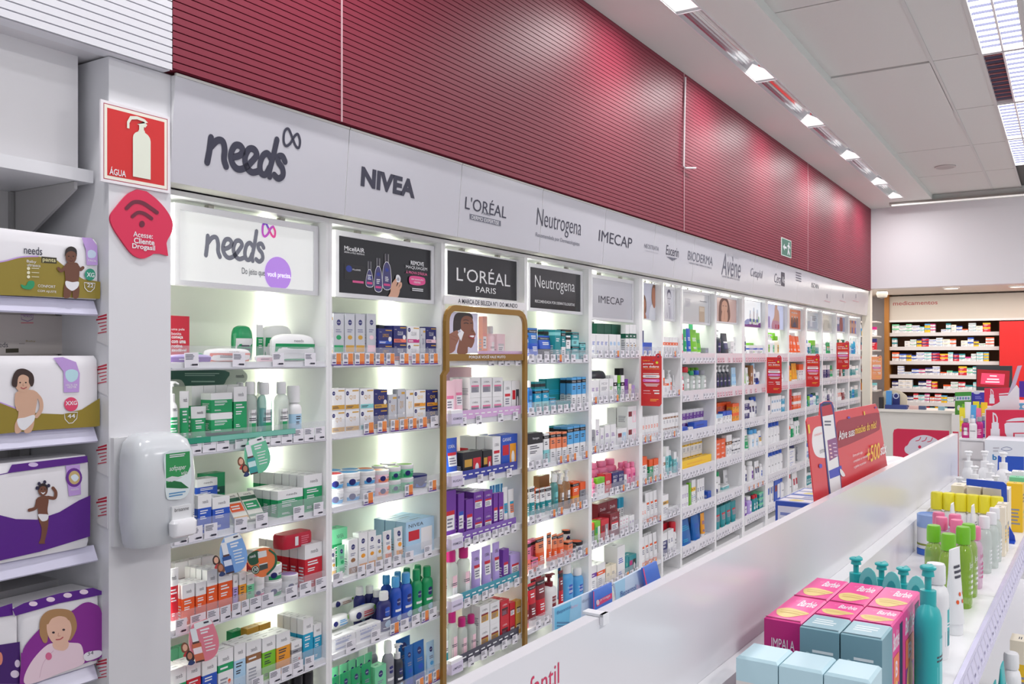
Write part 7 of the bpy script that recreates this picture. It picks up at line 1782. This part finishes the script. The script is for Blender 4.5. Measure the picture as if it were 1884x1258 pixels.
# second gondola with the cosmetics signs
def lipstick(b, x, y, s):
    wt = M(222, 218, 226)
    T = lambda u, v: (x + u * s, y + v * s)
    b.art([T(-.16, -1.0), T(.04, -.9), T(.16, -.66), T(.16, -.32), T(-.16, -.32)], wt); b.art([T(-.09, -.86), T(.02, -.78), T(.08, -.62), T(.08, -.4), T(-.04, -.4)], M(214, 40, 76)); b.art([T(-.22, -.34), T(.22, -.34), T(.22, .05), T(-.22, .05)], wt); b.art([T(-.28, .02), T(.28, .02), T(.28, .6), T(-.28, .6)], wt)
CRM = M(212, 38, 74, rough=.4)
def dr(b):
    lipstick(b, 1831, 788, 30); wt = M(222, 218, 226)
    b.blob([(1852, 774), (1866, 769), (1884, 768), (1900, 770), (1900, 773), (1856, 775)], wt, 3); b.art([(1848, 780), (1852, 777), (1930, 777), (1930, 805), (1860, 805), (1852, 802), (1849, 796)], wt); b.art([(1864, 796), (1930, 795), (1930, 805), (1864, 806)], CRM); b.art([(1867, 798), (1930, 797.5), (1930, 804), (1867, 805)], wt)
xcard('cosmetics_sign', 5.6, [(1814, 754), (1960, 754), (1960, 809), (1814, 807)], CRM, 'crimson sign with white lipstick and compact, nearer larger one', 'sign', dr, .02, 'crimson cosmetics signs')
def dr(b):
    lipstick(b, 1825, 732, 17); b.art([(1838, 728), (1862, 727), (1862, 743), (1840, 743)], M(222, 218, 226)); b.art([(1838, 724), (1862, 722), (1862, 724.5), (1838, 726)], M(222, 218, 226))
xcard('cosmetics_sign', 8.6, [(1811, 714), (1870, 713), (1870, 748), (1811, 746)], CRM, 'smaller crimson lipstick sign below the till monitor', 'sign', dr, .02, 'crimson cosmetics signs')
q = onX(1811, 747, 8.6); b = MB(); b.box(8.59, 10.2, q.y - .6, q.y + .0, 0, onX(1811, 748.6, 8.6).z - .001, PAN); tag(b.build('makeup_gondola'), 'white gondola carrying the smaller lipstick sign, mostly hidden', 'gondola')
o = root('cosmetics_gondola', onX(1860, 900, 5.7), 'white gondola end carrying the larger lipstick sign', 'gondola')
p, q = onX(1812, 808, 5.62), onX(1960, 808, 5.62)
b = MB(); b.box(5.62, 7.6, q.y, p.y, 0, p.z - .012, PAN); b.build('carcass', o)
b = MB(); b.box(5.6, 7.62, q.y, p.y + .01, p.z - .0115, p.z - .004, WHITE); b.build('top_board', o)
f = [Vector((6.4, 0, 0))]
b = MB(); pts = [(1812, 753), (1835, 742), (1853, 729), (1870, 708), (1875, 715), (1875, 754)]; f = [onX(x, y, 5.66) for x, y in pts]; f += [Vector((5.66, f[-1].y, p.z - .0035)), Vector((5.66, f[0].y, p.z - .0035))]
b.loft([[v + Vector((.02, 0, 0)) for v in f], f], M(226, 224, 230), M(226, 224, 230), M(226, 224, 230), False); b.build('curved_divider', o)
b = MB(); b.P = faceP(5.3); xb(b, 5.3, 5.58, 1812, 1884, 812, 905, M(226, 230, 238)); b.art([(1836, 838), (1884, 840), (1884, 905), (1834, 905)], M(38, 84, 190)); x_text(b, 'b', 5.299, 1826, 1834, 836, 846, M(50, 130, 190), .03); b.stroke([(1842, 826), (1852, 822), (1862, 826), (1852, 829)], 1, M(120, 130, 170), True, True); b.lines(1827, 832, 1840, 821, 2, M(190, 190, 200)); tag(b.build('display_carton'), 'big white and blue display carton below the lipstick sign', 'box')
def dr(b): pass
xcard('price_card', 6.2, [(1875, 701), (1900, 701), (1900, 732), (1875, 730)], M(76, 36, 150), 'purple card at the right edge above the lipstick sign', 'card', None, .01)
b = MB(); f = [onX(x, y, 6.0) for x, y in ((1853, 731), (1861, 732), (1877, 680), (1880, 672), (1872, 673))]; b.loft([[v + Vector((.05, 0, 0)) for v in f], f], M(196, 206, 230, rough=.1, alpha=.55), M(196, 206, 230, rough=.1, alpha=.55), M(196, 206, 230, rough=.1, alpha=.55), False)
b.tube([onX(1865, 732, 6.02), Vector((6.02, onX(1865, 732, 6.02).y, p.z - .003))], .01, M(196, 206, 230)); tag(b.build('acrylic_slide'), 'clear slanted acrylic holder at the right edge', 'holder')
xcard('mint_carton', 5.7, [(1865, 742), (1900, 742), (1900, 753), (1865, 753)], M(110, 176, 216), 'pale blue carton behind the lipstick sign at right edge', 'box', lambda b: (b.ell(1873, 748, 4, 3, WHITE), b.ell(1884, 748, 4, 3, WHITE)), .06)
# drawer unit with purple bottles
X = 6.6
o = root('drawer_unit', onX(1790, 880, X), 'white drawer unit carrying purple bottles past the gondola end', 'drawer unit')
p, q = onX(1766, 806, X), onX(1812.5, 806, X)
b = MB(); b.box(X, X + .5, q.y, p.y, 0, p.z - .012, PAN); b.build('carcass', o)
b = MB(); b.box(X - .01, X + .5, q.y - .0, p.y + .005, p.z - .0115, p.z, WHITE); b.build('top_board', o)
DZ = p.z
zz = p.z - .02
for k in range(3):
    b = MB(); b.box(X - .012, X - .0005, q.y + .01, p.y - .01, zz - .11 - .125 * k, zz - .125 * k, M(226, 225, 228, rough=.3)); d_ = b.build('drawer', o)
for k, (px, X_, kd, w, h_, st) in enumerate(((1748, 6.8, 'bot', .05, .115, 'lab m W gy'), (1760, 6.74, 'bot', .045, .11, 'lab p W W'), (1769, 6.66, 'bot', .05, .13, 'lab m W gy'), (1790, 6.66, 'bot', .05, .13, 'lab W W W'), (1802, 6.68, 'bot', .045, .14, 'pl m lp gy'), (1810, 6.78, 'bot', .045, .14, 'pl p lp gy'))):
    c = onX(px, 700, X_)
    if c.y > p.y - .03: c.y = p.y - .03 - .0 * k
    ob = place(kd, w, w * .8, h_, st, (X_ + (.09 if k < 2 else .0) , c.y, DZ + .0005), -pi / 2, 'syrup_bottle', 'x', 'c', 'c'); PROD.pop()
    ob['label'] = '%s syrup bottle with %s cap on the drawer unit, %s from left' % (CC[st.split()[1]][1], CC[st.split()[3]][1], ordi(k + 1)); ob['group'] = 'syrup bottles on the drawer unit'
rg = random.Random(3)
for k in range(9):
    px = 1770 + 5 * k
    X_ = 6.83 + .1 * (k % 2)
    c = onX(px, 700, X_)
    col = ('Y', 'L', 'W', 'Y', 'lb', 'Y', 'pk', 'L', 'y')[k]
    ob = place('tube', .04, .03, .19 + .02 * (k % 3), 'pl %s %s' % (col, 'g' if k % 2 else 'W'), (X_ + .03, c.y, DZ + .0005), -pi / 2, 'toothpaste_tube', 'x', 'c', 'c'); PROD.pop()
    ob['label'] = '%s tube standing at the back of the drawer unit, %s from left' % (CC[col][1], ordi(k + 1)); ob['group'] = 'bright tubes on the drawer unit'
finish_labels()
